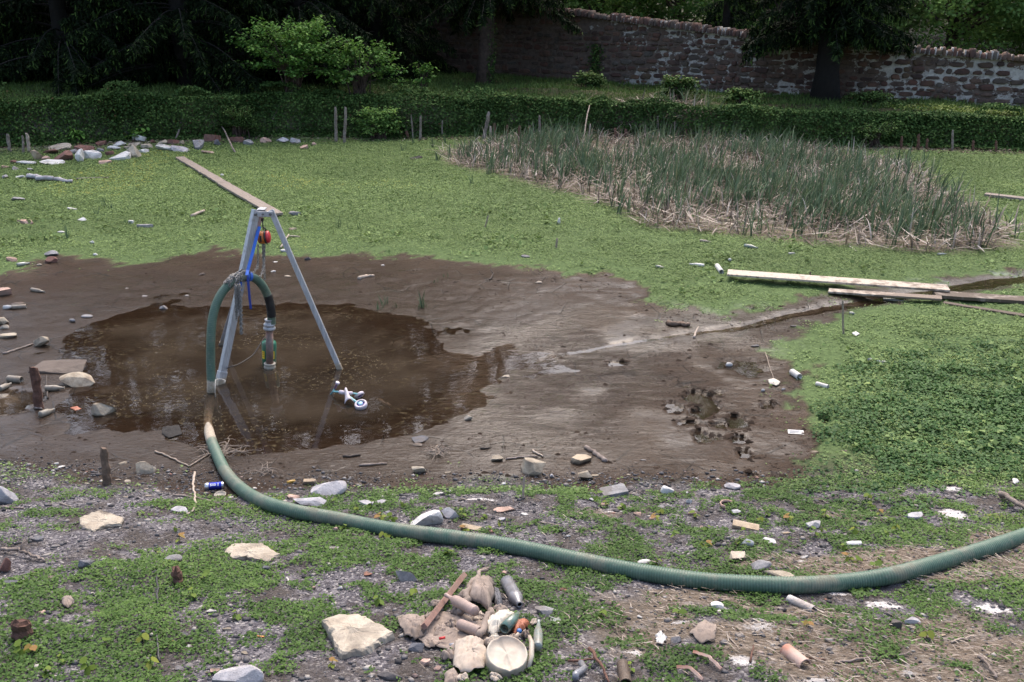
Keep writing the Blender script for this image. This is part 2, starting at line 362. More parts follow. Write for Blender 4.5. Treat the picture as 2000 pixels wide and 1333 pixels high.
def make_water_mat():
    m, nt = mat('water'); b = NB(nt); v = b.geo()
    n = b.noise(1.2, 4, .6, v); n2 = b.noise(7, 3, .6, v)
    nrm = b.bump(b.noise(5, 3, .55, v), .0025, .6)
    # floating scum specks, thickest in drifts
    drift = b.ramp(b.noise(.75, 5, .6, v), [(.44, 0.), (.56, 1.)])
    spk = b.math('MULTIPLY', b.ramp(b.voro(24, v), [(.11, 1.), (.17, 0.)]), drift)
    spk = b.math('MAXIMUM', spk, b.ramp(b.voro(6.5, v), [(.03, 1.), (.045, 0.)]))
    deep = b.ramp(b.attr('depth'), [(.008, 0.), (.02, 1.)]); spk = b.math('MULTIPLY', spk, deep)
    plq = b.math('MULTIPLY', b.ramp(b.noise(15, 5, .7, v), [(.56, 0.), (.60, .8)]), drift)
    tr = b.n('ShaderNodeBsdfTransparent', i_0=(.74, .67, .60, 1))
    df = b.n('ShaderNodeBsdfDiffuse'); b.link(b.mix(b.ramp(n, [(.4, 0.), (.6, 1.)]), (.036, .026, .018), (.060, .045, .031)), df.inputs[0])
    mx = b.n('ShaderNodeMixShader'); b.link(b.ramp(b.attr('depth'), [(0, 0.), (.022, .15), (.09, .65)]), mx.inputs[0]); b.link(tr.outputs[0], mx.inputs[1]); b.link(df.outputs[0], mx.inputs[2])
    dsc = b.n('ShaderNodeBsdfDiffuse'); b.link(b.mix(spk, (.085, .065, .036), (.26, .23, .16)), dsc.inputs[0])
    mx2 = b.n('ShaderNodeMixShader'); b.link(b.math('MAXIMUM', spk, plq), mx2.inputs[0]); b.link(mx.outputs[0], mx2.inputs[1]); b.link(dsc.outputs[0], mx2.inputs[2])
    gl = b.n('ShaderNodeBsdfGlossy', i_Roughness=.03, i_0=(.95, .95, .95, 1)); b.link(nrm, gl.inputs['Normal'])
    fr = b.n('ShaderNodeFresnel', i_IOR=1.32); b.link(nrm, fr.inputs['Normal'])
    mx3 = b.n('ShaderNodeMixShader'); b.link(b.math('MULTIPLY', fr.outputs[0], b.math('SUBTRACT', 1., b.math('MULTIPLY', spk, .8))), mx3.inputs[0]); b.link(mx2.outputs[0], mx3.inputs[1]); b.link(gl.outputs[0], mx3.inputs[2])
    b.out(mx3.outputs[0]); return m
M['water'] = make_water_mat()
# ------------------------------------------------------------------ ground sheet
def axis(segs):
    out = [segs[0][0]]
    for a, b, d in segs:
        n = max(1, int(round((b-a)/d))); out += list(a+(b-a)*(np.arange(1, n+1)/n))
    return np.array(out)
gx = axis([(-420,-60,30),(-60,-24,1.5),(-24,-12,.16),(-12,-5,.08),(-5,5,.045),(5,12,.08),(12,24,.16),(24,60,1.5),(60,420,30)])
gy = axis([(-60,0,10),(0,3.5,.25),(3.5,9,.045),(9,16,.06),(16,27,.14),(27,33.5,.08),(33.5,60,.5),(60,420,20)])
GX, GY = np.meshgrid(gx, gy); Z = hgt(GX, GY)
ny, nx = GX.shape
idx = np.arange(nx*ny).reshape(ny, nx)
F = np.stack([idx[:-1,:-1], idx[:-1,1:], idx[1:,1:], idx[1:,:-1]], -1).reshape(-1, 4)
def masks(x, y):
    dm = sdf(MUD, x, y) + (fbm(x*1.6, y*1.6, 81)-.5)*.9 + (fbm(x*7, y*7, 82)-.5)*.6*sstep(7.4, 8.4, y)
    mud = sstep(.12, -.05, dm)
    nb = sstep(7.95+.1*0, 7.5, y - .1*np.clip(-x-2, 0, 5))
    edge = sstep(0, .25, -dm)
    lit = sstep(.47, .56, fbm(x*.9+.35*y, y*1.9, 91) + .20*sstep(.8, 3.2, x)*sstep(6.6, 5.2, y-.25*x+.4) - .17 + .10*sstep(5.8, 4.6, y)) * sstep(7.6, 6.8, y)*sstep(.2, 1.2, x)
    lit = np.maximum(lit, sstep(.2, -.5, sdf(CAT, x, y)))
    lit = np.maximum(lit, sstep(1.0, .1, YB(x)-y)*sstep(.1, -.3, y-YB(x)-.2)*.8)  # brown strip along the ivy bank foot: its shadow line painted as ground
    plat = sstep(0, .4, y-YB(x)-.1)
    return mud, nb, lit, plat, dm
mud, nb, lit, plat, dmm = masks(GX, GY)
mud = mud*(1-sstep(7.35, 6.95, GY-.1*np.clip(-GX-2, 0, 5)))
wet = np.clip(sstep(.02, -.3, dmm)*sstep(7.6, 8.1, GY), 0, 1)*sstep(.16, .06, Z)
grav = nb*(1-mud*.0)*(1-lit)
grav = np.maximum(grav, .8*sstep(1.6, .3, YB(GX)-GY)*sstep(-9, -12, GX)*(1-plat))
V = np.stack([GX, GY, Z], -1).reshape(-1, 3)
pit = GX*0
for cx_, cy_, a_, b_ in POOLW:
    q_ = ((GX-cx_)/a_)**2 + ((GY-cy_)/b_)**2 + (fbm(GX*6, GY*6, 41)-.5)*1.2; pit = np.maximum(pit, sstep(1.5, .8, q_)*(.95 if a_ < .32 else .8))
pit = np.maximum(pit, sstep(.16, .04, dseg(STREAM, GX, GY))*(GX > 0)*.8)
rip = np.exp(-(((GX-1.3)/1.7)**2+((GY-10.6-.2*(GX-1.3))/1.9)**2))*1.25*sstep(.25, .55, fbm(GX*1.1, GY*1.4, 65))
CHALK = [(1480,1225,48,18),(1725,1182,60,14),(1860,1005,45,22),(1410,1190,22,14),(1776,1315,22,14),(1240,1275,26,10),(1860,955,30,12),(1940,1190,50,16),(1450,1290,40,16),(1640,1160,36,8),(1000,1140,16,8),(1330,1215,30,10),(1600,1330,60,14),(1560,1095,20,6),(930,975,60,6),(1200,1000,30,5)]
chk = GX*0; CHW = []
for a_, b_, w_, h_ in CHALK:
    c_ = gp(a_, b_); s_ = ppm(c_); q_ = ((GX-c_[0])/(w_/s_*1.3))**2+((GY-c_[1])/(h_/s_/.4))**2; chk = np.maximum(chk, np.exp(-q_*1.1)*.70); CHW.append((c_[0], c_[1], w_/s_*.8))
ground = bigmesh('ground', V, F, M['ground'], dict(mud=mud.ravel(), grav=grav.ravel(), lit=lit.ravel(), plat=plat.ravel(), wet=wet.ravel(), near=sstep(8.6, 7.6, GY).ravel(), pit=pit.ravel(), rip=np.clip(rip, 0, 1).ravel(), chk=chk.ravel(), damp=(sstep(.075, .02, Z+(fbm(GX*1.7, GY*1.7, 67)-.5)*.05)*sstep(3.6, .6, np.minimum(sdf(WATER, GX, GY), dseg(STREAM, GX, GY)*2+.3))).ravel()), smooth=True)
tag(ground, 'muddy drained pond bed with gravelly banks around it', 'ground', kind='structure')
# water sheet in the low part
wx = axis([(-9,9,.06)]); wy = axis([(7.6,17,.06)]); A, B = np.meshgrid(wx, wy); n2, n1 = A.shape
I = np.arange(n1*n2).reshape(n2, n1); FF = np.stack([I[:-1,:-1], I[:-1,1:], I[1:,1:], I[1:,:-1]], -1).reshape(-1, 4)
water = bigmesh('water', np.stack([A, B, A*0], -1).reshape(-1, 3), FF, M['water'], dict(depth=np.clip(-hgt(A, B), 0, 1).ravel()))
tag(water, 'shallow brown puddle of muddy water with floating scum', 'water', kind='structure')

# ------------------------------------------------------------------ plants on the pond bed and near bank
M['carpet'] = leafmat('carpet_leaf', [(0, (.085,.13,.042)), (.35, (.145,.21,.068)), (.7, (.205,.29,.10)), (.93, (.27,.35,.11)), (1, (.36,.35,.08))], .55, .4)
M['lush'] = leafmat('lush_leaf', [(0, (.022,.055,.016)), (.5, (.052,.115,.032)), (1, (.12,.21,.06))], .45, .4)
M['nearleaf'] = leafmat('bank_leaf', [(0, (.035,.070,.016)), (.45, (.075,.14,.030)), (.85, (.125,.205,.045)), (1, (.21,.23,.05))], .45, .4)
def veg_density(x, y):
    mud, nb, lit, plat, dm = masks(x, y)
    d = sstep(-.12, .5, dm + (fbm(x*5, y*5, 101)-.5)*1.1)
    patch = fbm(x*.9, y*.9, 111); fine = fbm(x*3.4, y*3.4, 112)
    bare = sstep(.60, .68, fbm(x*.9, y*1.3, 113))*.8*sstep(26, 12, y)
    rim = sstep(.1, 1.6, dm)
    d *= (1-bare)*(.35+.65*rim*1.0)*(.5+.5*sstep(.30, .45, fine+.25*rim))
    d *= (1-plat)*(1-.75*lit*(y > 10))*(1-.9*sstep(1.3, .4, YB(x)-y)*(.25+.75*sstep(-2, 5, x)))
    near = sstep(7.9, 7.4, y)
    # patchy on the near bank, with a bare grey gap at the left
    c1 = fbm(x*6.5, y*6.5, 114, 3); pn = sstep(.47, .60, .34*patch+.30*fine+.36*c1 + .10*sstep(.5, -3.5, x)*sstep(6.2, 4.6, y) + .02)
    gap = np.exp(-(((x+2.75)/1.1)**2+((y-6.35-.25*(x+2.75))/.38)**2)) + sstep(7.35, 7.8, y)*.9*sstep(2.2, 1.2, x)+ sstep(7.1, 7.6, y)*.8*sstep(-.8, -2, x)
    pn = pn*np.clip(1-1.3*gap, 0, 1)*(1-.85*lit)
    return d*(1-near)+pn*near
HEAPS = []   # spots kept free of leaves, filled by the placed things before scattering
def free(x, y, pad=1.):
    k = np.ones(x.shape, bool)
    for cx, cy, r in HEAPS:
        k &= (x-cx)**2+(y-cy)**2 > (r*pad)**2
    return k
def scatter_plants():
    allV = []; allF = []; rnd = []; off = 0
    def put(n_per_m2, x0, x1, y0, y1, size, hmax, base, tiltlo, tilthi, seed, dens, rscale=1., roff=0.):
        nonlocal off
        n = int(n_per_m2*(x1-x0)*(y1-y0)); rs = np.random.RandomState(seed)
        x = rs.uniform(x0, x1, n); y = rs.uniform(y0, y1, n)
        vis = np.abs(x) < (y*.941+1.4)*.575+.6
        x, y = x[vis], y[vis]; d = dens(x, y); keep = rs.rand(len(x)) < d; x, y = x[keep], y[keep]
        keep = free(x, y, .85); x, y = x[keep], y[keep]
        n = len(x); d = dens(x, y)
        z = hgt(x, y); cl = fbm(x*7, y*7, seed+3)
        z = z + rs.rand(n)*hmax*(.35+1.1*cl)*(.5+.5*d) + .003
        sz = size*rs.uniform(.6, 1.35, n)
        V, F = leaves(np.stack([x, y, z], -1), sz, sz*rs.uniform(.6, .95, n), rs.rand(n)*6.283, rs.uniform(tiltlo, tilthi, n), rs.normal(0, .35, n), base)
        k = len(base)
        r = np.clip((.25+.45*rs.rand(n)+(fbm(x*.5, y*.5, 131)-.5)*.7+ (cl-.5)*.5 + .35*(rs.rand(n) < .5)*sstep(.5, .62, fbm(x*.4, y*.4, 135))*sstep(17, 24, y)*sstep(0, -4, x))*rscale+roff, 0, 1)
        return V, F, rep(r, k)
    return put
# ------------------------------------------------------------------ stone boundary wall
def wall_mats():
    m, nt = mat('wall_stone'); b = NB(nt); v = b.obj(); r = b.attr('rnd')
    c = b.ramp(r, [(0, (.075,.048,.042)), (.25, (.135,.068,.052)), (.5, (.095,.078,.066)), (.75, (.17,.095,.068)), (1, (.12,.105,.09))])
    n = b.noise(5, 6, .65, v); c = b.mix(b.ramp(n, [(.4, .0), (.65, .7)]), c, (.045,.036,.032))
    c = b.mix(b.ramp(b.noise(1.1, 4, .6, v), [(.56, 0.), (.64, .5)]), c, (.12,.09,.05))
    b.prin(c, .9, b.bump(n, .03, 1.), spec=.2)
    m2, nt = mat('wall_mortar'); b = NB(nt); v = b.obj()
    n = b.noise(7, 5, .7, v); big = b.noise(1.0, 6, .78, b.mapv(v, (1, 1, 1.5)))
    c = b.mix(b.ramp(n, [(.3, 0.), (.7, 1.)]), (.09,.066,.054), (.17,.13,.108))
    g = b.attr('white')
    wfac = b.ramp(b.math('ADD', b.math('MULTIPLY', big, .9), b.math('MULTIPLY', g, .28)), [(.735, 0.), (.75, 1.)])
    c = b.mix(wfac, c, b.mix(b.ramp(n, [(.35, 0.), (.6, 1.)]), (.28,.255,.23), (.50,.47,.43)))
    b.prin(c, .95, b.bump(n, .02, .8), spec=.1); return m, m2
M['wstone'], M['wmortar'] = wall_mats()
WLEN = np.concatenate([[0], np.cumsum([math.hypot(WALLP[i+1][0]-WALLP[i][0], WALLP[i+1][1]-WALLP[i][1]) for i in range(len(WALLP)-1)])])
def wall_pt(s):
    return np.interp(s, WLEN, WX), np.interp(s, WLEN, WY)
def build_wall():
    rs = np.random.RandomState(3); V = []; F = []; MI = []; rnd = []; wh = []
    def addv(vs, fs, mi, r, w):
        o = len(V); V.extend(vs); rnd.extend([r]*len(vs)); wh.extend(w if hasattr(w, '__len__') else [w]*len(vs))
        for f in fs: F.append([i+o for i in f]); MI.append(mi)
    white = lambda x: float(np.interp(x, [-10, 1, 3.2, 6, 10, 11.5, 13, 40], [.0, .12, .75, 1.0, 1.0, .9, 1.1, 1.1]))
    # core
    ss = np.arange(0, WLEN[-1], .35)
    for s0, s1 in zip(ss[:-1], ss[1:]):
        quad = []
        (xa, ya), (xb, yb) = wall_pt(s0), wall_pt(s1)
        ta, tb = float(WTOP(xa)), float(WTOP(xb)); zb = .4
        dx, dy = xb-xa, yb-ya; L = math.hypot(dx, dy); nx_, ny_ = -dy/L*.45, dx/L*.45
        vs = [(xa,ya,zb),(xb,yb,zb),(xb,yb,tb),(xa,ya,ta),(xa+nx_,ya+ny_,zb),(xb+nx_,yb+ny_,zb),(xb+nx_,yb+ny_,tb),(xa+nx_,ya+ny_,ta)]
        addv(vs, [(0,1,2,3),(3,2,6,7),(5,4,7,6)], 1, .5, [white(xa)]*8)
    # stones in rough courses on the face towards the pond
    for row in range(60):
        z0 = .5; 
        break
    z = .55
    while z < 5.2:
        rh = rs.uniform(.13, .26); s = 5 + rs.rand()*.3
        while s < WLEN[-1]-.6:
            w = rs.uniform(.16, .50) * (1.2 if rh > .2 else .85); x, y = wall_pt(s+w/2)
            x2, y2 = wall_pt(s+w/2+.05); d = np.array([x2-x, y2-y]); d /= np.linalg.norm(d); nrm = np.array([d[1], -d[0]])
            zz = z + (fbm(s*.5, z, 5)-.5)*.30 + rs.normal(0, .018)
            if rs.rand() > .06 and x < 26 and zz + rh < WTOP(x)-.1 and zz > float(HB(x))-.55 and x > -26:
                joint = rs.uniform(.008, .06); a, c = (w-joint)/2, (rh*rs.uniform(.75, 1.12)-joint)/2; dep = rs.uniform(.02, .085)
                k = 10; ph = rs.rand()*.4; ring = []
                for q in range(k):
                    t = 2*math.pi*q/k+ph; e = rs.uniform(2., 3.4); cx = abs(math.cos(t))**(2/e)*np.sign(math.cos(t)); sx = abs(math.sin(t))**(2/e)*np.sign(math.sin(t))
                    j = rs.uniform(.80, 1.08); ring.append((a*cx*j, c*sx*j))
                r = rs.rand(); vs = []
                for sc, dp in ((1., -.012), (.97, dep*.7), (.78, dep)):
                    for (p, q) in ring: vs.append((x+d[0]*p*sc+nrm[0]*dp, y+d[1]*p*sc+nrm[1]*dp, zz+rh/2+q*sc))
                vs.append((x+nrm[0]*dep*1.1, y+nrm[1]*dep*1.1, zz+rh/2))
                fs = [(i, (i+1) % k, k+(i+1) % k, k+i) for i in range(k)]+[(k+i, k+(i+1) % k, 2*k+(i+1) % k, 2*k+i) for i in range(k)]+[(2*k+i, 2*k+(i+1) % k, 3*k, 3*k) for i in range(k)]
                addv(vs, fs, 0, r, 0)
            s += w
        z += rh
    me_o = None
    Fa = np.array([[*f] for f in F]); Va = np.array(V)
    root = empty('stone_wall', (4, 38.3, 1.1)); tag(root, 'long rough stone boundary wall with patches of white lime mortar behind the grassy bank', 'wall', kind='thing')
    O = np.array([4, 38.3, 1.1]); 
    # drop degenerate quads to triangles through from_pydata
    me = bpy.data.meshes.new('masonry'); me.from_pydata([tuple(p-O) for p in Va], [], [tuple(dict.fromkeys(f)) for f in F])
    me.materials.append(M['wstone']); me.materials.append(M['wmortar']); me.polygons.foreach_set('material_index', MI)
    for nm, a in (('rnd', rnd), ('white', wh)):
        at = me.attributes.new(nm, 'FLOAT', 'POINT'); at.data.foreach_set('value', np.array(a, np.float32))
    me.update(); o = bpy.data.objects.new('masonry', me); C.objects.link(o); o.parent = root
    # upright coping stones bedded in white mortar
    V2 = []; F2 = []; MI2 = []; r2 = []; w2 = []
    s = 5.
    while s < WLEN[-1]-.5:
        w = rs.uniform(.10, .20); x, y = wall_pt(s+w/2); x2, y2 = wall_pt(s+w/2+.05); d = np.array([x2-x, y2-y]); d /= np.linalg.norm(d); nrm = np.array([d[1], -d[0]])
        gap = rs.uniform(.02, .045); hh = rs.uniform(.13, .30); t = float(WTOP(x))-.08
        if not (10.2 < x < 12.4 and rs.rand() < .5):
            vs = []; tl = rs.normal(0, .035)
            for (lz, sc) in ((0, 1.), (hh*.72, .98), (hh, .6)):
                for (u, v_) in ((-1, -1), (-.5, -1.06), (.5, -1.06), (1, -1), (1, 1), (-1, 1)):
                    p = u*(w-gap)/2*sc+tl*lz/hh; q = .05+v_*.235*(sc if v_ < 0 else 1)*(1+rs.normal(0, .05))
                    vs.append((x+d[0]*p-nrm[0]*q*1+(-nrm[0])*.15*0, y+d[1]*p-nrm[1]*q, t+lz+rs.normal(0, .006)))
            o_ = len(V2); V2 += vs; r = rs.rand(); r2 += [r]*18; w2 += [0]*18
            for L_ in range(2):
                for i in range(6): F2.append([o_+L_*6+i, o_+L_*6+(i+1) % 6, o_+L_*6+6+(i+1) % 6, o_+L_*6+6+i]); MI2.append(0)
            F2.append([o_+12, o_+13, o_+14, o_+15]); MI2.append(0); F2.append([o_+15, o_+16, o_+17, o_+12]); MI2.append(0)
        # mortar fillet between stones
        if rs.rand() < .8:
            m_h = rs.uniform(.14, .27); o_ = len(V2); g2 = gap*.9; xx, yy = wall_pt(s)
            for lz in (-.02, m_h):
                for (p, q) in ((-g2, -.17), (g2, -.17), (g2, .2), (-g2, .2)): V2.append((xx+d[0]*p-nrm[0]*(.03+q), yy+d[1]*p-nrm[1]*(.03+q), t+lz))
            r2 += [.5]*8; w2 += [white(xx)+.12]*8
            for q in ((0,1,5,4),(1,2,6,5),(2,3,7,6),(3,0,4,7),(4,5,6,7)): F2.append([o_+i for i in q]); MI2.append(1)
        s += w
    c = bigmesh('coping', np.array(V2)-O, np.array(F2), [M['wstone'], M['wmortar']], dict(rnd=r2, white=w2), mi=MI2, parent=root)
build_wall()

# ------------------------------------------------------------------ trees
M['bark'] = simple('bark', (.075,.05,.038), .9, var=.5, sc=9, bump=.03)
M['bark2'] = simple('spruce_bark', (.010,.0075,.006), .95, var=.5, sc=12, bump=.03)
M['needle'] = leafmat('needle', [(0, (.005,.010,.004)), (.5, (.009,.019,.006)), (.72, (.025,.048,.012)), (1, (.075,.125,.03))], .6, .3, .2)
M['broad'] = leafmat('broadleaf', [(0, (.07,.15,.04)), (.5, (.15,.27,.075)), (1, (.27,.42,.11))], .5, .9, .3)
M['broad2'] = leafmat('broadleaf_pale', [(0, (.08,.15,.04)), (.5, (.17,.29,.085)), (1, (.30,.42,.12))], .5, .9, .3)
M['brush'] = leafmat('shrub_leaf', [(0, (.035,.085,.02)), (.5, (.09,.20,.04)), (1, (.18,.32,.06))], .5, .5, .3)
M['ivy'] = leafmat('ivy_leaf', [(0, (.020,.042,.014)), (.5, (.058,.11,.030)), (.85, (.14,.22,.06)), (.96, (.10,.12,.03)), (1, (.13,.09,.04))], .6, .25, .2)
def conifer_parts(Ht, h0, Rmax, seed, detail=1., lean=0., r0=.3, az_lim=None):
    rs = np.random.RandomState(seed); P = []; L = []; W = []; A = []; T = []; rn = []
    tb = MB(); zz = np.linspace(-.3, Ht, 14); rad = r0*(1-.93*(zz/Ht).clip(0, 1))**1.0; rad[0] *= 1.35; rad[1] *= 1.0
    trp = lambda z: np.array([lean*z, .12*math.sin(z*.5), z])
    tb.tube([trp(z) for z in zz], rad, 12)
    nb = int(80*detail+Ht*3.2)
    for i in range(nb):
        f = (i+rs.rand())/nb; f = f**1.7; h = h0+(Ht-h0)*f; Lb = Rmax*(1-f)**.8*rs.uniform(.75, 1.1)+.25
        az = rs.rand()*6.283; d = np.array([math.cos(az), math.sin(az)]); m = 9; t = np.linspace(0, 1, m)
        drop = Lb*rs.uniform(.32, .6); pts = np.zeros((m, 3)); b0 = trp(h)
        pts[:, 0] = b0[0]+d[0]*Lb*t; pts[:, 1] = b0[1]+d[1]*Lb*t; pts[:, 2] = h+.18*Lb*np.sin(t*2.)-drop*t**1.6+.12*Lb*t**5
        tb.tube(pts, np.linspace(.022*Lb/3+.008, .003, m), 5, cap=False)
        ns = int((11+Lb*13)*detail*(1.2 if f < .3 else .5))
        for q in range(ns):
            u = rs.uniform(.12, 1.)**.8; k = min(int(u*(m-1)), m-2); w = u*(m-1)-k; c = pts[k]*(1-w)+pts[k+1]*w
            side = rs.choice([-1, 1]); hang = rs.uniform(.12, .55)*(1.25-u*.5); sd = np.array([-d[1], d[0]])*side
            out = rs.uniform(.03, .5)*(1.1-u)*min(1, Lb/2)
            e = c+np.array([sd[0]*out+d[0]*.12, sd[1]*out+d[1]*.12, -hang])
            kk = rs.randint(5, 10)
            for j in range(kk):
                g = (j+rs.rand())/kk; p = c*(1-g)+e*g+rs.normal(0, .025, 3); P.append(p); L.append(rs.uniform(.10, .21)); W.append(rs.uniform(.03, .065))
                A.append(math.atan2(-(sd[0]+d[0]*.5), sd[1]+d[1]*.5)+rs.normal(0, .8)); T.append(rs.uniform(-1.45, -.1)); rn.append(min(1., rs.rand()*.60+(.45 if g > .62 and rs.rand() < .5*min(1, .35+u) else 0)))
    n = len(P); V, F = leaves(np.array(P), np.array(L), np.array(W), np.array(A), np.array(T), rs.normal(0, .6, n), NEED)
    return tb, V, F, rep(np.array(rn), 4)
def broad_parts(Ht, Rx, h0, seed, nleaf=16000, size=.11, r0=.2):
    rs = np.random.RandomState(seed); tb = MB(); top = Ht*.7
    tb.tube([(0, 0, -.3), (.02, 0, .4), (.05, .05, top*.5), (0, .1, top)], [r0*1.3, r0, r0*.7, r0*.25], 9)
    cl = []
    nc = 46
    for i in range(nc):
        th = rs.rand()*6.283; u = rs.uniform(-1, 1); rr = rs.uniform(.45, 1.)
        c = np.array([Rx*rr*math.cos(th)*math.sqrt(1-u*u), Rx*rr*math.sin(th)*math.sqrt(1-u*u), h0+(Ht-h0)*(.5+.47*u)])
        cl.append((c, rs.uniform(.16, .30)*Rx)); s = np.array([.03, .05, max(.3, min(top*.9, c[2]*.55))])
        mid = (s+c)/2+rs.normal(0, .12*Rx, 3)*.5; tb.tube([s, mid, c], [r0*.33, r0*.2, .012], 5, cap=False)
    P = []; per = nleaf//nc
    for c, r in cl:
        q = rs.normal(0, 1, (per, 3)); q /= np.linalg.norm(q, axis=1)[:, None]; q *= (r*rs.uniform(.35, 1.05, per)**.6)[:, None]*np.array([1.15, 1.15, .75]); P.append(c+q+rs.normal(0, .05, (per, 3)))
    P = np.concatenate(P); n = len(P); sz = size*rs.uniform(.6, 1.3, n)
    V, F = leaves(P, sz, sz*.75, rs.rand(n)*6.283, rs.uniform(-1.0, .5, n), rs.normal(0, .5, n)); r = np.clip(rs.rand(n)*.6+.5*rep(rs.rand(nc), per), 0, 1)
    return tb, V, F, rep(r, 4)
def make_tree(name, parts, matl, bark, loc, label, cat, group=None, rz=0., sc=1.):
    tb, V, F, r = parts; root = empty(name, loc, rz); root.scale = (sc, sc, sc)
    tag(root, label, cat, group); tb.build('trunk', bark, root); bigmesh('crown', V, F, matl, dict(rnd=r), parent=root); return root
def copy_tree(src, loc, rz, sc, label, group=None):
    r = src.copy(); C.objects.link(r); r.location = loc; r.rotation_euler = (0, 0, rz); r.scale = sc if hasattr(sc, '__len__') else (sc,)*3; r['label'] = label
    if group: r['group'] = group
    for ch in list(src.children):
        c = ch.copy(); C.objects.link(c); c.parent = r
        for g in list(ch.children):
            d = g.copy(); C.objects.link(d); d.parent = c
    return r
def gz(x, y): return float(hgt(np.array([x]), np.array([y]))[0])
ORD = ['first','second','third','fourth','fifth','sixth','seventh','eighth','ninth','tenth','eleventh','twelfth','thirteenth','fourteenth','fifteenth','sixteenth','seventeenth','eighteenth','nineteenth','twentieth',
 'twenty-first','twenty-second','twenty-third','twenty-fourth','twenty-fifth','twenty-sixth','twenty-seventh','twenty-eighth','twenty-ninth','thirtieth','thirty-first','thirty-second','thirty-third','thirty-fourth','thirty-fifth','thirty-sixth','thirty-seventh','thirty-eighth','thirty-ninth','fortieth',
 'forty-first','forty-second','forty-third','forty-fourth','forty-fifth','forty-sixth','forty-seventh','forty-eighth','forty-ninth','fiftieth']
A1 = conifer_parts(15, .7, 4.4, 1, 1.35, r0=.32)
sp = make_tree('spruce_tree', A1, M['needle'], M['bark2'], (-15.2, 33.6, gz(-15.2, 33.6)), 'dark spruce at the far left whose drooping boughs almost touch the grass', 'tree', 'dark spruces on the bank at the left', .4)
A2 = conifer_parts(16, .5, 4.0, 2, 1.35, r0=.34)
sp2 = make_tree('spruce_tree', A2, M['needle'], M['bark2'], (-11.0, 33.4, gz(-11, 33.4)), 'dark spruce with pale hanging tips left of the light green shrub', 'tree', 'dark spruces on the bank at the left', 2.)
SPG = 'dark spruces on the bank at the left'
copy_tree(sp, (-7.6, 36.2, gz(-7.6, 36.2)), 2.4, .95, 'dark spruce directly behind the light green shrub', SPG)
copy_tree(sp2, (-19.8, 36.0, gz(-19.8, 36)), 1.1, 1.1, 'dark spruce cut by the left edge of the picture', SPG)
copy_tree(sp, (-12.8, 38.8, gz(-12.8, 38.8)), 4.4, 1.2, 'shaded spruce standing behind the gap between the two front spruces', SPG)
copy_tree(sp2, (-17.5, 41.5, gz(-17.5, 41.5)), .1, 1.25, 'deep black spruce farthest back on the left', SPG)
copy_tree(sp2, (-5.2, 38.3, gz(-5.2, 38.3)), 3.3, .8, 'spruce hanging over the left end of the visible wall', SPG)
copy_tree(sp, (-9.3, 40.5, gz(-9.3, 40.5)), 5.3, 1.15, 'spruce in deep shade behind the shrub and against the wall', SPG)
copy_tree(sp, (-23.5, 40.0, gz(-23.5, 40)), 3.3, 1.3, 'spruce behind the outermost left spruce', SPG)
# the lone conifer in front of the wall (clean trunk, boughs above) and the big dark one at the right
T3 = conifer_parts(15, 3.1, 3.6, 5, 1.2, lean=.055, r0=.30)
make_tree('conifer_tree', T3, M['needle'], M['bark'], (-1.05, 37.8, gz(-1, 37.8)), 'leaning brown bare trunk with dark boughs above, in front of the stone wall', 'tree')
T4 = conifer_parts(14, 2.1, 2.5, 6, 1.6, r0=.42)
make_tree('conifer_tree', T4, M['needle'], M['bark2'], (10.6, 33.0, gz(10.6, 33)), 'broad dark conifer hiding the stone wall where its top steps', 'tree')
# ivy on the lone trunk
def ivy_on_trunk():
    rs = np.random.RandomState(4); n = 900; t = rs.rand(n)**1.5*2.3; a = rs.uniform(-.9, 1.3, n); r = .33
    P = np.stack([-1.05+.055*t+r*np.sin(a)+.04, 37.8-r*np.cos(a), gz(-1, 37.8)+t], -1); k = rs.rand(n) < (1.1-t/2.5)*(a > .1)
    P = P[k]; n = len(P); V, F = leaves(P, .08, .08, rs.rand(n)*6.28, rs.uniform(-1.2, -.2, n), rs.normal(0, .5, n))
    o = bigmesh('ivy', V, F, M['ivy'], dict(rnd=rep(rs.rand(n), 4))); tag(o, 'ivy climbing the right side of the lone leaning trunk', 'ivy')
ivy_on_trunk()
# broadleaf trees beyond the wall
B1 = broad_parts(7.0, 3.2, .6, 11, 15000, .15); B2 = broad_parts(8.0, 3.6, .8, 12, 15000, .16)
beyond = [(4.0,46.5,'b1',1.,'bright green bushy tree above the wall right of the lone leaning conifer'),(7.6,45.5,'b2',1.,'mid green round tree above the falling wall top, beside the thin dark conifer'),
 (1.0,49,'b2',1.15,'shaded green tree behind the wall above the lone conifer boughs'),(11.6,43.5,'b2',1.0,'green tree behind the big dark conifer at the right'),
 (15.0,43.5,'b1',1.05,'pale green feathery tree above the right part of the wall'),(18.6,42,'b2',1.1,'tall green tree behind the wall near the right edge'),(22.5,39.5,'b1',1.1,'green tree behind the wall cut by the right edge'),
 (6,54,'b2',1.35,'tall tree in the second row behind the bright bushy tree'),(12,52,'b1',1.4,'tall tree in the second row behind the big dark conifer'),(18,50,'b2',1.4,'tall tree in the second row behind the pale feathery tree'),(24.5,47,'b1',1.4,'tall tree in the second row at the right edge'),
 (-3,54,'b1',1.4,'dark leafy tree behind the highest part of the wall'),(-11,58,'b2',1.5,'leafy tree far behind the left spruces'),(-22,60,'b1',1.7,'leafy tree far behind the outermost left spruce'),(30,42,'b2',1.4,'leafy tree outside the wall at the far right')]
src = {}
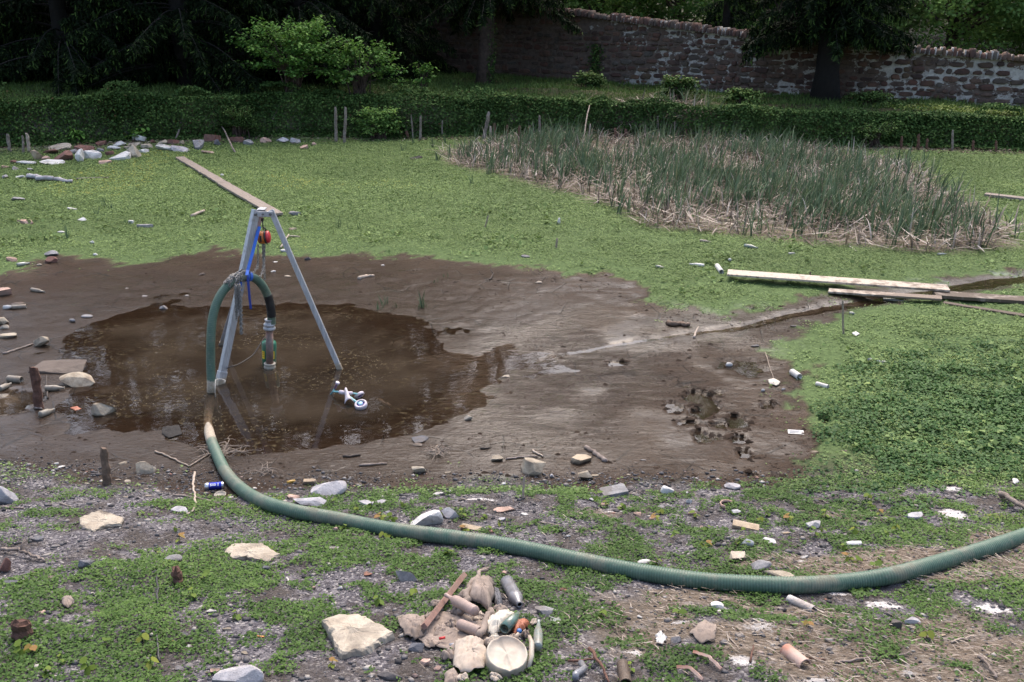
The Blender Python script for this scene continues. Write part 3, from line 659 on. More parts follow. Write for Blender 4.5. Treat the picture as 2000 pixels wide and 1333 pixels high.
for i, (x, y, k, s, lb) in enumerate(beyond):
    loc = (x, y, gz(x, y)-.2)
    if k not in src: src[k] = make_tree('broadleaf_tree', B1 if k == 'b1' else B2, M['broad2'] if k == 'b1' else M['broad'], M['bark'], loc, lb, 'tree', 'leafy trees beyond the wall', i*1.3, s)
    else: copy_tree(src[k], loc, i*1.7, s, lb, 'leafy trees beyond the wall')
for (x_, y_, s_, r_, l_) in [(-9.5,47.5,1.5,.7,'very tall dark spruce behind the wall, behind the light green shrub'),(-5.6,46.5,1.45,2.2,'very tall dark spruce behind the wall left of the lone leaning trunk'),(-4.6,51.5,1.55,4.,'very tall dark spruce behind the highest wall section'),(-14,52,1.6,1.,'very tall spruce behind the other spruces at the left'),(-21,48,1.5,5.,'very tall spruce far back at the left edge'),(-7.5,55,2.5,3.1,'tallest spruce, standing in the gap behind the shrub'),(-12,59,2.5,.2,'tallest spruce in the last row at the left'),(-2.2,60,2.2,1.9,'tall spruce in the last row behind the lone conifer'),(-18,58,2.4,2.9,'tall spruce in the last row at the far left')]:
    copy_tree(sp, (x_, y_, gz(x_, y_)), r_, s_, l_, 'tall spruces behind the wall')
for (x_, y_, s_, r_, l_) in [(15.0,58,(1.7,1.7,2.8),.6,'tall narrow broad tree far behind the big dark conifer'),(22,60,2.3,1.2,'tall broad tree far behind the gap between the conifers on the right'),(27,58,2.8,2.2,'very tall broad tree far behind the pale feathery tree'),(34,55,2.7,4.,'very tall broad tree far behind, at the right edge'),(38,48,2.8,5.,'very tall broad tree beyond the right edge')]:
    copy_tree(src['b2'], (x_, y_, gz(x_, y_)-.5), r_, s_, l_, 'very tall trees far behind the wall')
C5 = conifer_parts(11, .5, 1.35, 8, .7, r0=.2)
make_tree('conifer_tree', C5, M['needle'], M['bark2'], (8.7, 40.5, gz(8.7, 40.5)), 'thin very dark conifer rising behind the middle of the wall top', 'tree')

# shrubs on the bank: tiers of level branches
def shrub_parts(w, h, seed, nb=34, size=.11, per=46):
    rs = np.random.RandomState(seed); tb = MB(); P = []; rn = []
    for i in range(nb):
        az = rs.rand()*6.283; f = rs.rand(); Lb = w/2*rs.uniform(.5, 1.)*(1.1-.45*f); z1 = h*(.25+.7*f)
        e = np.array([math.cos(az)*Lb, math.sin(az)*Lb*.6, z1]); s = np.array([rs.normal(0, .12), rs.normal(0, .1), 0]); mid = s*.45+e*.55+np.array([0, 0, .16*h]); mid[:2] *= .8
        tb.tube([s, (s+mid)/2+np.array([0, 0, .1*h]), mid, e], [.022, .017, .011, .004], 5, cap=False)
        t = rs.rand(per)**.7; c = mid*(1-t)[:, None]+e*t[:, None]; c += rs.normal(0, 1, (per, 3))*np.array([.14, .14, .045])*(.6+Lb*.25); P.append(c); rn.append(np.clip(rs.rand(per)*.6+rs.rand()*.2+.3*f, 0, 1))
    P = np.concatenate(P); n = len(P); sz = size*rs.uniform(.6, 1.25, n)
    V, F = leaves(P, sz, sz*.72, rs.rand(n)*6.283, rs.uniform(-.75, .15, n), rs.normal(0, .35, n), LEAF6)
    return tb, V, F, rep(np.concatenate(rn), 6)
def shrub(px, pyb, Y, w, h, seed, label, matl='brush', nb=34, size=.11, per=46):
    p = py_(px, pyb, Y); x, y = p[0], Y
    root = empty('shrub', (x, y, gz(x, y)-.05)); tag(root, label, 'shrub'); tb, V, F, r = shrub_parts(w, h, seed, nb, size, per)
    tb.build('branches', M['bark'], root); bigmesh('foliage', V, F, M[matl], dict(rnd=r), parent=root); return root
shrub(575, 200, 31.3, 4.6, 2.5, 21, 'large light green shrub with layered branches on the ivy bank', nb=70, per=80)
shrub(705, 200, 31.6, 3.2, 1.95, 22, 'smaller light green shrub joined to the right of the large one', nb=40, per=60)
shrub(832, 200, 32.6, .95, 1.1, 23, 'small bright green sprig standing alone in front of the wall', nb=10, per=30)
shrub(1322, 205, 32.2, 1.5, .85, 24, 'dark green leafy bush on the grass below the wall', 'ivy', 34, .10, 60)
shrub(1450, 205, 31.6, 1.4, .55, 25, 'low broad-leaved bush left of the big dark conifer', 'ivy', 30, .10, 60)
shrub(1150, 175, 36.0, 1.3, .7, 26, 'bramble clump at the foot of the wall right of the lone trunk', 'ivy', 30, .09, 60)
shrub(1700, 205, 31.8, 1.9, .55, 27, 'low dark bush right of the big dark conifer trunk', 'ivy', 30, .09, 60)
shrub(740, 265, 30.3, 1.9, 1.1, 28, 'leafy elder bush hanging down over the bank right of the pale post', 'broad', 40, .09, 60)
shrub(465, 262, 29.9, 1.5, 1.1, 29, 'dark fine-leaved bush bulging from the ivy bank below the large shrub', 'ivy', 40, .05, 110)
shrub(1710, 265, 28.6, 1.5, .95, 30, 'tangled dry shrub bulging from the right part of the bank', 'ivy', 30, .06, 40)
shrub(148, 222, 28.5, .7, .5, 31, 'small pale maple sapling in the ivy at the left', 'brush', 8, .14, 14)
shrub(262, 212, 29.2, .7, .5, 32, 'second small pale maple sapling in the ivy, right of the first', 'brush', 8, .13, 14)
# upright ivy streak on the wall
def wall_ivy():
    rs = np.random.RandomState(9); n = 500; x = 3.25+rs.normal(0, .12, n); z = 1.+rs.rand(n)*1.6; y = np.interp(x, WX, WY)-.12-rs.rand(n)*.1
    V, F = leaves(np.stack([x, y, z], -1), .09, .08, rs.rand(n)*6.28, rs.uniform(-1.3, -.2, n), rs.normal(0, .5, n))
    tag(bigmesh('ivy', V, F, M['ivy'], dict(rnd=rep(rs.rand(n), 4))), 'narrow streak of ivy growing up the wall beside the bramble clump', 'ivy')
wall_ivy()
def bank_debris():
    rs = np.random.RandomState(44); n = 9000; x = rs.uniform(-17, 18, n); y = YB(x)-rs.rand(n)**1.4*1.5+.1; k = rs.rand(n) < np.where(x > -3, .9, .45)*sstep(.3, .5, fbm(x*1.5, y*1.5, 45)+.15); x, y = x[k], y[k]; n = len(x)
    V, F = leaves(np.stack([x, y, hgt(x, y)+.01+rs.rand(n)*.05], -1), rs.uniform(.04, .16, n), rs.uniform(.015, .05, n), rs.rand(n)*6.28, rs.uniform(-.2, .4, n), rs.normal(0, .4, n))
    M['debris'] = leafmat('dead_leaf', [(0, (.035,.022,.016)), (.6, (.10,.065,.048)), (.9, (.20,.15,.12)), (1, (.40,.34,.29))], .8, .1)
    tag(bigmesh('dead_leaves', V, F, M['debris'], dict(rnd=rep(rs.rand(n), 4))), 'brown dead leaves and bark bits along the foot of the ivy bank', 'dead leaves', kind='stuff')
bank_debris()
# ------------------------------------------------------------------ ivy-covered bank face
def bank_ivy():
    rs = np.random.RandomState(14); n = 165000; x = rs.uniform(-22, 24, n); u = rs.uniform(-.15, 1.0, n)
    y = YB(x)+(fbm(x*.7, 0*x, 61)-.5)*.9+u*.6-.05 + rs.normal(0, .05, n); t2 = rs.rand(n) < .3; y = np.where(t2, YB(x)+.35+np.abs(rs.normal(0, .45, n)), y)
    z = hgt(x, y); fc = ~t2; low = np.where(fc, rs.rand(n)**1.2, 1)
    z = z + np.where(fc, rs.rand(n)*.05, 0)
    bul = .5*sstep(.35, .75, fbm(x*.6, z*1.2, 3))+.18*fbm(x*3, z*3, 4); y2 = y - np.where(fc, .03+bul*.45*sstep(.0, .5, z)+rs.rand(n)*.12, 0); z = z + rs.rand(n)*.07+np.where(t2, .30*sstep(.5, .75, fbm(x*.9, y*.9, 6)), 0)
    k = rs.rand(n) < np.where(t2, .55+.4*fbm(x, y, 8), sstep(.08, .22, fbm(x*1.3, z*2.2, 9)+.5*(z-.15))*1.0); k &= np.abs(x) < (y*.941+1.4)*.56+.5
    x, y2, z = x[k], y2[k], z[k]; n = len(x); sz = .075*rs.uniform(.6, 1.3, n)
    V, F = leaves(np.stack([x, y2, z], -1), sz, sz*.9, math.pi+rs.normal(0, 1.1, n), rs.uniform(-1.3, .3, n), rs.normal(0, .5, n))
    r = np.clip(rs.rand(n)*.55+.4*fbm(x*1.2, z*2, 10)+(rs.rand(n) < .03)*.5*(x < 2), 0, 1)
    tag(bigmesh('ivy', V, F, M['ivy'], dict(rnd=rep(r, 4))), 'dark ivy blanket covering the face of the far bank', 'ivy', kind='stuff')
bank_ivy()
M['grass'] = leafmat('grass_blade', [(0, (.03,.06,.015)), (.5, (.075,.13,.032)), (.85, (.13,.19,.048)), (1, (.18,.17,.07))], .5, .4)
M['lime'] = leafmat('lime_plant', [(0, (.07,.12,.02)), (1, (.18,.24,.04))], .5, .4)
def bank_grass():
    rs = np.random.RandomState(15); n = 120000; x = rs.uniform(-20, 21, n); y = YB(x)+.4+rs.rand(n)*11; yw = np.interp(x, WX, WY)
    k = (y < yw-.05) & (rs.rand(n) > pathmask(x, y)*.9) & (rs.rand(n) < .5+.6*fbm(x*1.2, y*1.2, 16)) & (np.abs(x) < (y*.941+1.4)*.56+.5); x, y = x[k], y[k]; n = len(x)
    L = rs.uniform(.05, .16, n)*(.7+1.1*fbm(x*.7, y*.7, 17)); V, F = leaves(np.stack([x, y, hgt(x, y)], -1), L, .02, rs.rand(n)*6.28, rs.uniform(.5, 1.5, n), rs.normal(0, .4, n), NEED)
    tag(bigmesh('grass', V, F, M['grass'], dict(rnd=rep(np.clip(rs.rand(n)*.7+.3*fbm(x*.5, y*.5, 18), 0, 1), 4))), 'rough grass on top of the far bank below the wall', 'grass', kind='stuff')
    n = 3500; x = rs.normal(14.6, 1.1, n); y = 29.9-(x-14.6)*.35+rs.normal(0, .28, n); k = y > YB(x)+.45; x, y = x[k], y[k]; n = len(x)
    V, F = leaves(np.stack([x, y, hgt(x, y)+rs.rand(n)*.14], -1), .085, .06, rs.rand(n)*6.28, rs.uniform(-.4, .4, n), rs.normal(0, .4, n))
    tag(bigmesh('undergrowth', V, F, M['lime'], dict(rnd=rep(rs.rand(n), 4))), 'patch of yellow green plants on the bank top at the right', 'plants', kind='stuff')
bank_grass()
# ------------------------------------------------------------------ cattail bed
M['cattail'] = leafmat('cattail_blade', [(0, (.055,.088,.046)), (.5, (.10,.15,.082)), (.9, (.16,.22,.115)), (1, (.24,.26,.15))], .45, .35)
M['straw'] = leafmat('dry_reed', [(0, (.10,.075,.055)), (.4, (.22,.175,.14)), (.8, (.38,.32,.265)), (1, (.55,.49,.42))], .7, .2)
def blades(px, pyy, pz_, L, W, az, lean, curve, seg=4, seed=0):
    """long ribbon blades, arching over; returns V,F"""
    n = len(px); rs = np.random.RandomState(seed); t = np.linspace(0, 1, seg+1); V = np.zeros((n, seg+1, 2, 3)); ang = lean[:, None]+curve[:, None]*t[None]**1.5
    ds = (L/seg)[:, None]; hx = np.concatenate([np.zeros((n, 1)), np.cumsum(np.sin(ang[:, 1:])*ds, 1)], 1); hz = np.concatenate([np.zeros((n, 1)), np.cumsum(np.cos(ang[:, 1:])*ds, 1)], 1)
    w = W[:, None]*np.array([.8, 1, .9, .6, .08] if seg == 4 else list(np.interp(t, [0, .3, .8, 1], [.8, 1, .6, .08])))[None]
    ca, sa = np.cos(az), np.sin(az); wa = az+math.pi/2+rs.normal(0, .5, n); wc, ws = np.cos(wa), np.sin(wa)
    for q, sg in enumerate((-.5, .5)):
        V[:, :, q, 0] = px[:, None]+hx*ca[:, None]+sg*w*wc[:, None]; V[:, :, q, 1] = pyy[:, None]+hx*sa[:, None]+sg*w*ws[:, None]; V[:, :, q, 2] = pz_[:, None]+hz
    i0 = (np.arange(n)*(seg+1)*2)[:, None]; k = np.arange(seg)[None]*2; a = i0+k; F = np.stack([a, a+1, a+3, a+2], -1).reshape(-1, 4)
    return V.reshape(-1, 3), F
def cattails():
    rs = np.random.RandomState(20); bb = np.array(CAT); n = 5200
    x = rs.uniform(bb[:,0].min(), bb[:,0].max(), n); y = rs.uniform(bb[:,1].min(), bb[:,1].max(), n); d = sdf(CAT, x, y)+(fbm(x*.8, y*.8, 21)-.5)*1.6
    k = (d < -.1) & (rs.rand(n) < .22+.9*sstep(.38, .60, fbm(x*.7, y*.7, 23))) & (rs.rand(n) < .2+.8*sstep(0, -2.2, d)); x, y = x[k], y[k]; m = 5
    X = rep(x, m)+rs.normal(0, .03, len(x)*m); Y = rep(y, m)+rs.normal(0, .03, len(x)*m); n = len(X); hs = rep(rs.uniform(.38, .88, len(x)), m)
    az = np.where(rs.rand(n) < .6, rs.normal(.1, .8, n), rs.rand(n)*6.28)
    V, F = blades(X, Y, hgt(X, Y)-.02, hs*rs.uniform(.65, 1.1, n), rs.uniform(.018, .034, n), az, np.abs(rs.normal(.10, .14, n)), np.abs(rs.normal(.45, .45, n)))
    tag(bigmesh('reeds', V, F, M['cattail'], dict(rnd=rep(rs.rand(n), 10))), 'dense bed of green cattails growing out of dead straw at the far side', 'reeds', kind='stuff')
    # dead blades: some standing broken, most lying flat
    n = 30000; x = rs.uniform(bb[:,0].min(), bb[:,0].max(), n); y = rs.uniform(bb[:,1].min(), bb[:,1].max(), n); d = sdf(CAT, x, y)+(fbm(x*1.3, y*1.3, 22)-.5)*1.3
    k = (d < -.2) & (rs.rand(n) < .42+.9*sstep(.42, .6, fbm(x*1.1, y*1.1, 24))); x, y = x[k], y[k]; n = len(x)
    up = rs.rand(n) < .22; lean = np.where(up, np.abs(rs.normal(.2, .3, n)), rs.uniform(1.25, 1.62, n)); cur = np.where(up, rs.uniform(0, 1.8, n), rs.normal(0, .16, n)); L = np.where(up, rs.uniform(.25, .65, n), rs.uniform(.2, .75, n))
    z = hgt(x, y)+np.where(up, 0, .015+rs.rand(n)*.14)
    V, F = blades(x, y, z, L, rs.uniform(.015, .035, n), rs.rand(n)*6.28, lean, cur, seed=3)
    tag(bigmesh('dead_reeds', V, F, M['straw'], dict(rnd=rep(rs.rand(n), 10))), 'pale dead reed straw lying flattened under the cattails', 'dead reeds', kind='stuff')
cattails()
# ------------------------------------------------------------------ things: shared builders
M['s_grey'] = stone('grey_rock', (.17,.165,.165), (.34,.33,.33)); M['s_lilac'] = stone('pale_grey_rock', (.30,.285,.295), (.52,.50,.51), dirtamt=.25)
M['s_cream'] = stone('cream_rock', (.34,.285,.22), (.50,.44,.35), 7, dirtamt=.45); M['s_beige'] = stone('beige_rock', (.26,.21,.15), (.46,.40,.31), 10, dirtamt=.5)
M['s_dark'] = stone('dark_rock', (.055,.05,.052), (.13,.12,.12)); M['s_slate'] = stone('slate', (.09,.09,.10), (.18,.18,.195), 14, dirtamt=.25)
M['s_red'] = stone('red_sandstone', (.14,.065,.05), (.25,.13,.105), 9, dirtamt=.35); M['s_brick'] = stone('brick_shard', (.30,.12,.075), (.45,.21,.14), 12, dirtamt=.35)
M['s_white'] = stone('white_stone', (.50,.48,.45), (.72,.70,.67), 8, dirtamt=.35); M['s_pink'] = stone('pink_shard', (.42,.27,.21), (.55,.38,.31), 10, dirtamt=.3)
M['s_tan'] = stone('tan_brick', (.33,.25,.17), (.48,.39,.28), 9, dirtamt=.3); M['s_mud'] = stone('mud_coated_stone', (.085,.06,.045), (.14,.105,.08), 6, dirtamt=.6, rough=.5)
bm_ = bmesh.new(); bmesh.ops.create_icosphere(bm_, subdivisions=4, radius=1.)
ICO_V = np.array([v.co[:] for v in bm_.verts]); ICO_F = [tuple(v.index for v in f.verts) for f in bm_.faces]; bm_.free()
bm_ = bmesh.new(); bmesh.ops.create_icosphere(bm_, subdivisions=2, radius=1.)
ICO2_V = np.array([v.co[:] for v in bm_.verts]); ICO2_F = [tuple(v.index for v in f.verts) for f in bm_.faces]; bm_.free()
def rock_mesh(w, d, h, kind, seed, small):
    rs = np.random.RandomState(seed); V = (ICO2_V if small else ICO_V).copy(); F = ICO2_F if small else ICO_F
    V = np.sign(V)*np.abs(V)**.9
    npl = {'boulder': 11, 'slab': 8, 'cobble': 4, 'shard': 6, 'block': 0}[kind]
    for i in range(npl):
        n = rs.normal(0, 1, 3)
        if kind in ('slab', 'shard'): n[2] *= .25
        n /= np.linalg.norm(n); dd = rs.uniform(.42, .72) if kind != 'cobble' else rs.uniform(.75, .9); e = V@n-dd; m = e > 0; V[m] -= e[m][:, None]*n*(.97)
    if kind in ('slab', 'shard'):
        n = np.array([rs.normal(0, .1), rs.normal(0, .1), 1]); n /= np.linalg.norm(n)
        for sg, dd in ((1, .42), (-1, .42)): e = V@(n*sg)-dd; m = e > 0; V[m] -= e[m][:, None]*n*sg*.985
    if kind == 'block':
        V = np.clip(ICO_V*1.9, -1, 1)+ICO_V*.04; F = ICO_F
    fr = V*2.2+seed
    amp = {'boulder': .028, 'slab': .03, 'cobble': .05, 'shard': .05, 'block': .03}[kind]
    nz = fbm(fr[:,0]+fr[:,2]*.7, fr[:,1]-fr[:,2]*.6, seed)-.5; nz2 = fbm(fr[:,0]*3.5+fr[:,2]*2., fr[:,1]*3.5-fr[:,2]*2.6, seed+5)-.5
    V = V*(1+amp*2*nz+amp*.8*nz2)[:, None]
    V -= (V.max(0)+V.min(0))/2; V /= (V.max(0)-V.min(0)); V *= np.array([w, d, h]); return V, F
GROUPS = {}
def reg(gkey, px, o): GROUPS.setdefault(gkey, []).append((px, o)); return o
SEED = [100]
def rock(px, pyy, w, h, m, label=None, kind='boulder', g=None, rot=None, name='rock', flat=None, sink=.30, cat='rock', dz=0.):
    SEED[0] += 1; sd = SEED[0]; base = gp(px, pyy+h*.4); s = ppm(base); a = math.atan2(H-base[2], base[1]); W = w/s; Vv = h/s
    d = min(W*.8, Vv*.62/math.sin(a)) if kind in ('slab', 'shard') else min(W*.66, Vv*.58/math.sin(a)); d = max(d, W*.28)
    z = max((Vv-d*math.sin(a))/math.cos(a), W*.12, .01)
    if flat: z = flat*W
    c = gp(px, pyy+h*.5-.5*d*math.sin(a)*s*.9); V, F = rock_mesh(W, d, z*(1+sink), kind, sd, w < 16)
    r = (random.uniform(-.25, .25) if rot is None else rot)
    mb = MB(); mb.add(V+np.array([0, 0, z*(1+sink)/2-z*sink]), F); o = mb.build(name, M[m]); o.data.polygons.foreach_set('use_smooth', [kind == 'cobble']*len(F))
    if kind != 'cobble' and w >= 16: 
        pass
    o.location = (c[0], c[1], c[2]-.003+dz); o.rotation_euler = (random.uniform(-.08, .08), random.uniform(-.08, .08), r)
    if label: tag(o, label, cat)
    if g: reg(g, px, o)
    if W > .07 and c[1] < 16: HEAPS.append((c[0], c[1], W*.42))
    return o
def polyslab(pts, thick, m, label, name='rock', cat='rock', tilt=0., g=None):
    """flat stone from the outline of its upper face (pixels), lifted to its own thickness"""
    c0 = gp(np.mean([p[0] for p in pts]), np.mean([p[1] for p in pts])+6); zt = c0[2]+thick
    K_ = -.15; cy_0 = c0[1]
    def onp(a, b): r = ray(a, b); t = (zt-K_*cy_0-H)/(r[2]-K_*r[1]); return np.array([r[0]*t, r[1]*t, H+r[2]*t])
    top = np.array([onp(a, b) for a, b in pts]); tilt = K_; c = top.mean(0); n = len(top); rs = np.random.RandomState(int(pts[0][0])); Pp = []
    for i in range(n):   # subdivide outline with small jags
        a, b = top[i], top[(i+1) % n]; k = max(2, int(np.linalg.norm(b-a)/.025))
        for j in range(k): q = a+(b-a)*j/k; q = q+(rs.normal(0, .0035, 3) if j else 0); Pp.append(q)
    Pp = np.array(Pp); N = len(Pp); V = []; rings = [(1., -thick*1.5, 1.02), (1., -thick*.5, 1.03), (1., -.12*thick, 1.0), (1., 0., .955)]
    for _, dz, sc in rings:
        q = c+(Pp-c)*sc; q = q.copy(); jit = rs.normal(0, .0035, (N, 3)); jit[:, 2] = 0; q = q+jit; q[:, 2] = zt+dz + tilt*(q[:, 1]-c[1]); V.append(q)
    for sc in (.8, .6, .4, .2):
        q = c+(Pp-c)*sc; q[:, 2] = zt+.004+tilt*(q[:,1]-c[1])+(fbm(q[:,0]*9, q[:,1]*9, 5)-.5)*thick*.28; V.append(q)
    V = np.concatenate(V+[c[None]+np.array([0, 0, .004])]); L = len(rings)+4; F = [(r*N+i, r*N+(i+1) % N, (r+1)*N+(i+1) % N, (r+1)*N+i) for r in range(L-1) for i in range(N)]+[((L-1)*N+i, (L-1)*N+(i+1) % N, L*N) for i in range(N)]
    org = np.array([c[0], c[1], c0[2]]); mb = MB(); mb.add(V-org, F); mb.v = [tuple(np.array(v_)+rs.normal(0, .0016, 3)) for v_ in mb.v]; o = mb.build(name, M[m], loc=org); o.data.polygons.foreach_set('use_smooth', [False]*len(F))
    tag(o, label, cat)
    if g: reg(g, pts[0][0], o)
    HEAPS.append((c[0], c[1], np.linalg.norm(Pp-c, axis=1).mean()*.9)); return o
simple('wood_old', (.17,.115,.08), .85, var=.5, sc=30, bump=.01); simple('wood_red', (.13,.065,.045), .9, var=.5, sc=22, bump=.02); simple('wood_pale', (.42,.34,.27), .8, var=.35, sc=30, bump=.006)
simple('wood_batten', (.25,.14,.11), .8, var=.3, sc=18, dirt=(.2,.15,.12), dirtamt=.6); simple('twig', (.30,.24,.19), .85, var=.4, sc=40); simple('twig_dark', (.06,.045,.036), .8, var=.4); simple('wood_grey', (.27,.22,.19), .85, var=.4, sc=18, bump=.006, dirt=(.12,.09,.07), dirtamt=.8)
def stick(pts, w, m, label=None, g=None, lift=.01, name='stick', cat='stick', n=6, forks=(), taper=.6, z=None, wob=1.):
    P = []
    for i, p in enumerate(pts):
        q = gp(p[0], p[1]); q = q+np.array([0, 0, (p[2] if len(p) > 2 else lift)]); P.append(q)
    P = np.array(P); k = 5; t = np.linspace(0, len(P)-1, (len(P)-1)*k+1); Q = np.stack([np.interp(t, range(len(P)), P[:, i]) for i in range(3)], 1)
    rs = np.random.RandomState(int(pts[0][0]*7) % 9999); s = ppm(P[0]); r = w/s/2; Q += rs.normal(0, r*.45*wob+1e-9, Q.shape)*np.array([1, 1, .25]); Q[:, 2] = np.maximum(Q[:, 2], hgt(Q[:, 0], Q[:, 1])+r*.3)
    org = P[0]-np.array([0, 0, lift]); mb = MB(); mb.tube(Q-org, r*np.linspace(1, taper, len(Q))*rs.uniform(1-.12*wob, 1+.12*wob, len(Q)), n)
    for (i, dx, dy, dz, L) in forks:
        a = Q[min(len(Q)-1, int(i*(len(Q)-1)))]; b = a+np.array([dx, dy, dz])*L; mb.tube([a-org, (a+b)/2-org+rs.normal(0, r*.5, 3), b-org], [r*.6, r*.5, r*.25], 5)
    o = mb.build(name, M[m], loc=org)
    if n == 4: o.data.polygons.foreach_set('use_smooth', [False]*len(o.data.polygons))
    if label: tag(o, label, cat)
    if g: reg(g, pts[0][0], o)
    return o
def stake(px0, py0, px1, py1, w, m, label=None, g=None, name='stake', cat='stake', sq=False, dist=None):
    """upright piece of wood: foot pixel and top pixel"""
    b = gp(px0, py0) if dist is None else np.append(py_(px0, py0, dist)[:2], [gz(py_(px0, py0, dist)[0], dist)]); s = ppm(b); t = py_(px1, py1, b[1]); r = w/s/2
    rs = np.random.RandomState(int(px0)); n = 9; k = 7; T = np.linspace(-.12, 1, n); Q = b+(t-b)*T[:, None]; Q[1:-1] += rs.normal(0, r*.12, (n-2, 3)); mb = MB()
    rr = np.full(n, r)*rs.uniform(.85, 1.1, n); rr[-1] *= .75; mb.tube(Q-b, rr, 8 if not sq else 4, twist=.6, squash=.8); V = np.array(mb.v); top = V[-8 if not sq else -4:]
    top[:, 2] += rs.uniform(-.5, .7, len(top))*r*1.2; V[-len(top):] = top; mb.v = [tuple(x) for x in V]
    o = mb.build(name, M[m], loc=b); o.data.polygons.foreach_set('use_smooth', [False]*len(o.data.polygons))
    if label: tag(o, label, cat)
    if g: reg(g, px0, o)
    return o
simple('glass_mud', (.30,.27,.22), .5, var=.3, sc=30, dirt=(.18,.14,.10), dirtamt=.8); simple('glass_green', (.08,.15,.12), .2, var=.2, spec=.8, sc=60, dirt=(.24,.21,.16), dirtamt=.85)
simple('glass_pale', (.24,.27,.25), .2, var=.2, spec=.8, sc=60, dirt=(.28,.25,.20), dirtamt=.85); simple('hole', (.02,.017,.015), .9); simple('glass_pink', (.40,.29,.25), .6, var=.3, sc=25, dirt=(.25,.19,.15), dirtamt=.7)
simple('plastic_white', (.62,.60,.57), .5, var=.15, dirt=(.3,.26,.2), dirtamt=.5); simple('label_cream', (.5,.45,.36), .8)
BOT = [(0,0),(.9,.0),(1,.03),(1,.62),(.92,.68),(.5,.78),(.36,.83),(.34,.95),(.42,.955),(.42,1.),(.26,1.),(.24,.97)]
BOT2 = [(0,0),(.9,0),(1,.03),(1,.5),(.93,.58),(.62,.72),(.40,.86),(.34,.95),(.42,.96),(.42,1.),(.26,1.),(.24,.97)]
JAR = [(0,0),(.92,0),(1,.04),(1,.96),(.94,1.),(.80,1.),(.80,.2),(0,.2)]
def bottle(ax, ay, bx, by, w, m, label=None, prof=BOT, lift=None, g=None, name='bottle', cat='bottle', n=16):
    """lies from its bottom (ax,ay) to its mouth (bx,by)"""
    a, b = gp(ax, ay), gp(bx, by); s = ppm((a+b)/2); r = w/s/2; l = r*.8 if lift is None else lift; a = a+[0, 0, l]; b = b+[0, 0, l*.9]
    L = np.linalg.norm(b-a); mb = MB(); mb.lathe([(q*r, t*L) for q, t in prof], (0, 0, 0), (b-a)/L, n); 
    if m.startswith('glass') : mb.lathe([(.24*r, .985*L), (0, .98*L)], (0, 0, 0), (b-a)/L, n, 1)
    o = mb.build(name, [M[m], M['hole']], loc=a)
    if label: tag(o, label, cat)
    if g: reg(g, ax, o)
    return o

# ------------------------------------------------------------------ aluminium tripod
def alu():
    m, nt = mat('galvanised_metal'); b = NB(nt); v = b.obj(); n = b.noise(14, 5, .6, v); st = b.noise(6, 4, .6, b.mapv(v, (14, 14, 1.2)))
    c = b.mix(b.ramp(st, [(.35, 0.), (.65, 1.)]), (.36,.37,.39), (.52,.53,.56)); c = b.mix(b.ramp(n, [(.58, 0.), (.7, .6)]), c, (.30,.26,.21))
    sz = b.n('ShaderNodeSeparateXYZ'); b.link(b.geo(), sz.inputs[0]); c = b.mix(b.ramp(b.math('ADD', sz.outputs[2], b.math('MULTIPLY', n, .08)), [(.09, .9), (.13, 0.)]), c, (.38,.32,.24))
    b.prin(c, b.ramp(n, [(.3, .38), (.7, .55)]), None, .55, .5); M['alu'] = m
alu()
APEX = np.array([-2.86, 10.78, 1.93]); fA, fB, fC = pz(429, 753, -.02), pz(664, 722, -.01), pz(432, 676, -.02)
tri_ = empty('tripod', (APEX[0], APEX[1], 0)); TO = np.array([APEX[0], APEX[1], 0.]); tag(tri_, 'three-legged aluminium lifting frame standing in the puddle over the pump', 'tripod')
def beam(p, q, a, b, up, name, parent, org, m='alu'):
    """square tube from p to q"""
    p, q = np.array(p, float), np.array(q, float); T = (q-p)/np.linalg.norm(q-p); X = np.cross(T, up); X /= np.linalg.norm(X); Y = np.cross(T, X); V = []
    for e in (p, q):
        for sx, sy in ((-1,-1),(1,-1),(1,1),(-1,1)): V.append(e+X*a/2*sx+Y*b/2*sy)
    mb = MB(); mb.add(np.array(V)-org, [(0,1,2,3)[::-1],(4,5,6,7),(0,1,5,4),(1,2,6,5),(2,3,7,6),(3,0,4,7)], 0, False); return mb.build(name, M[m], parent, bevel=.004)
topA, topB, topC = APEX+[-.085, -.02, 0], APEX+[.085, -.01, -.005], APEX+[-.035, .10, -.01]
beam(fA, topA, .085, .06, (.75, -.66, 0), 'leg', tri_, TO); beam(fB, topB, .06, .045, (.05, -1, 0), 'leg', tri_, TO); beam(fC, topC, .06, .045, (-.2, 1, 0), 'leg', tri_, TO)
for p, q in ((fA, topA), (fC, topC), (fB, topB)):   # foot shoes, caked in mud
    d = (q-p)/np.linalg.norm(q-p); beam(p-d*.01, p+d*.17 if q is topA else p+d*.07, .098 if q is topA else .066, .072 if q is topA else .052, (.75, -.66, 0) if q is topA else (.05, -1, 0), 'foot', tri_, TO)
mb = MB(); mb.box(APEX+[.0, -.052, -.045]-TO, (.23, .008, .062)); br = mb.build('head_bracket', M['alu'], tri_, bevel=.006)
mb = MB(); mb.box(APEX+[-.03, .03, -.0]-TO, (.09, .12, .012)); mb.build('head_plate', M['alu'], tri_, bevel=.003)
simple('steel_dark', (.16,.155,.15), .4, .8, spec=.5); simple('steel', (.4,.4,.4), .35, .85)
for dx, rr in ((-.085, .014), (.0, .009), (.085, .012)):
    mb = MB(); mb.lathe([(0, .02), (rr, .02), (rr, .0), (rr*1.5, .0), (rr*1.5, -.004)], APEX+[dx, -.058, -.045]-TO, (0, -1, 0), 6); mb.build('bolt', M['steel_dark'], tri_)
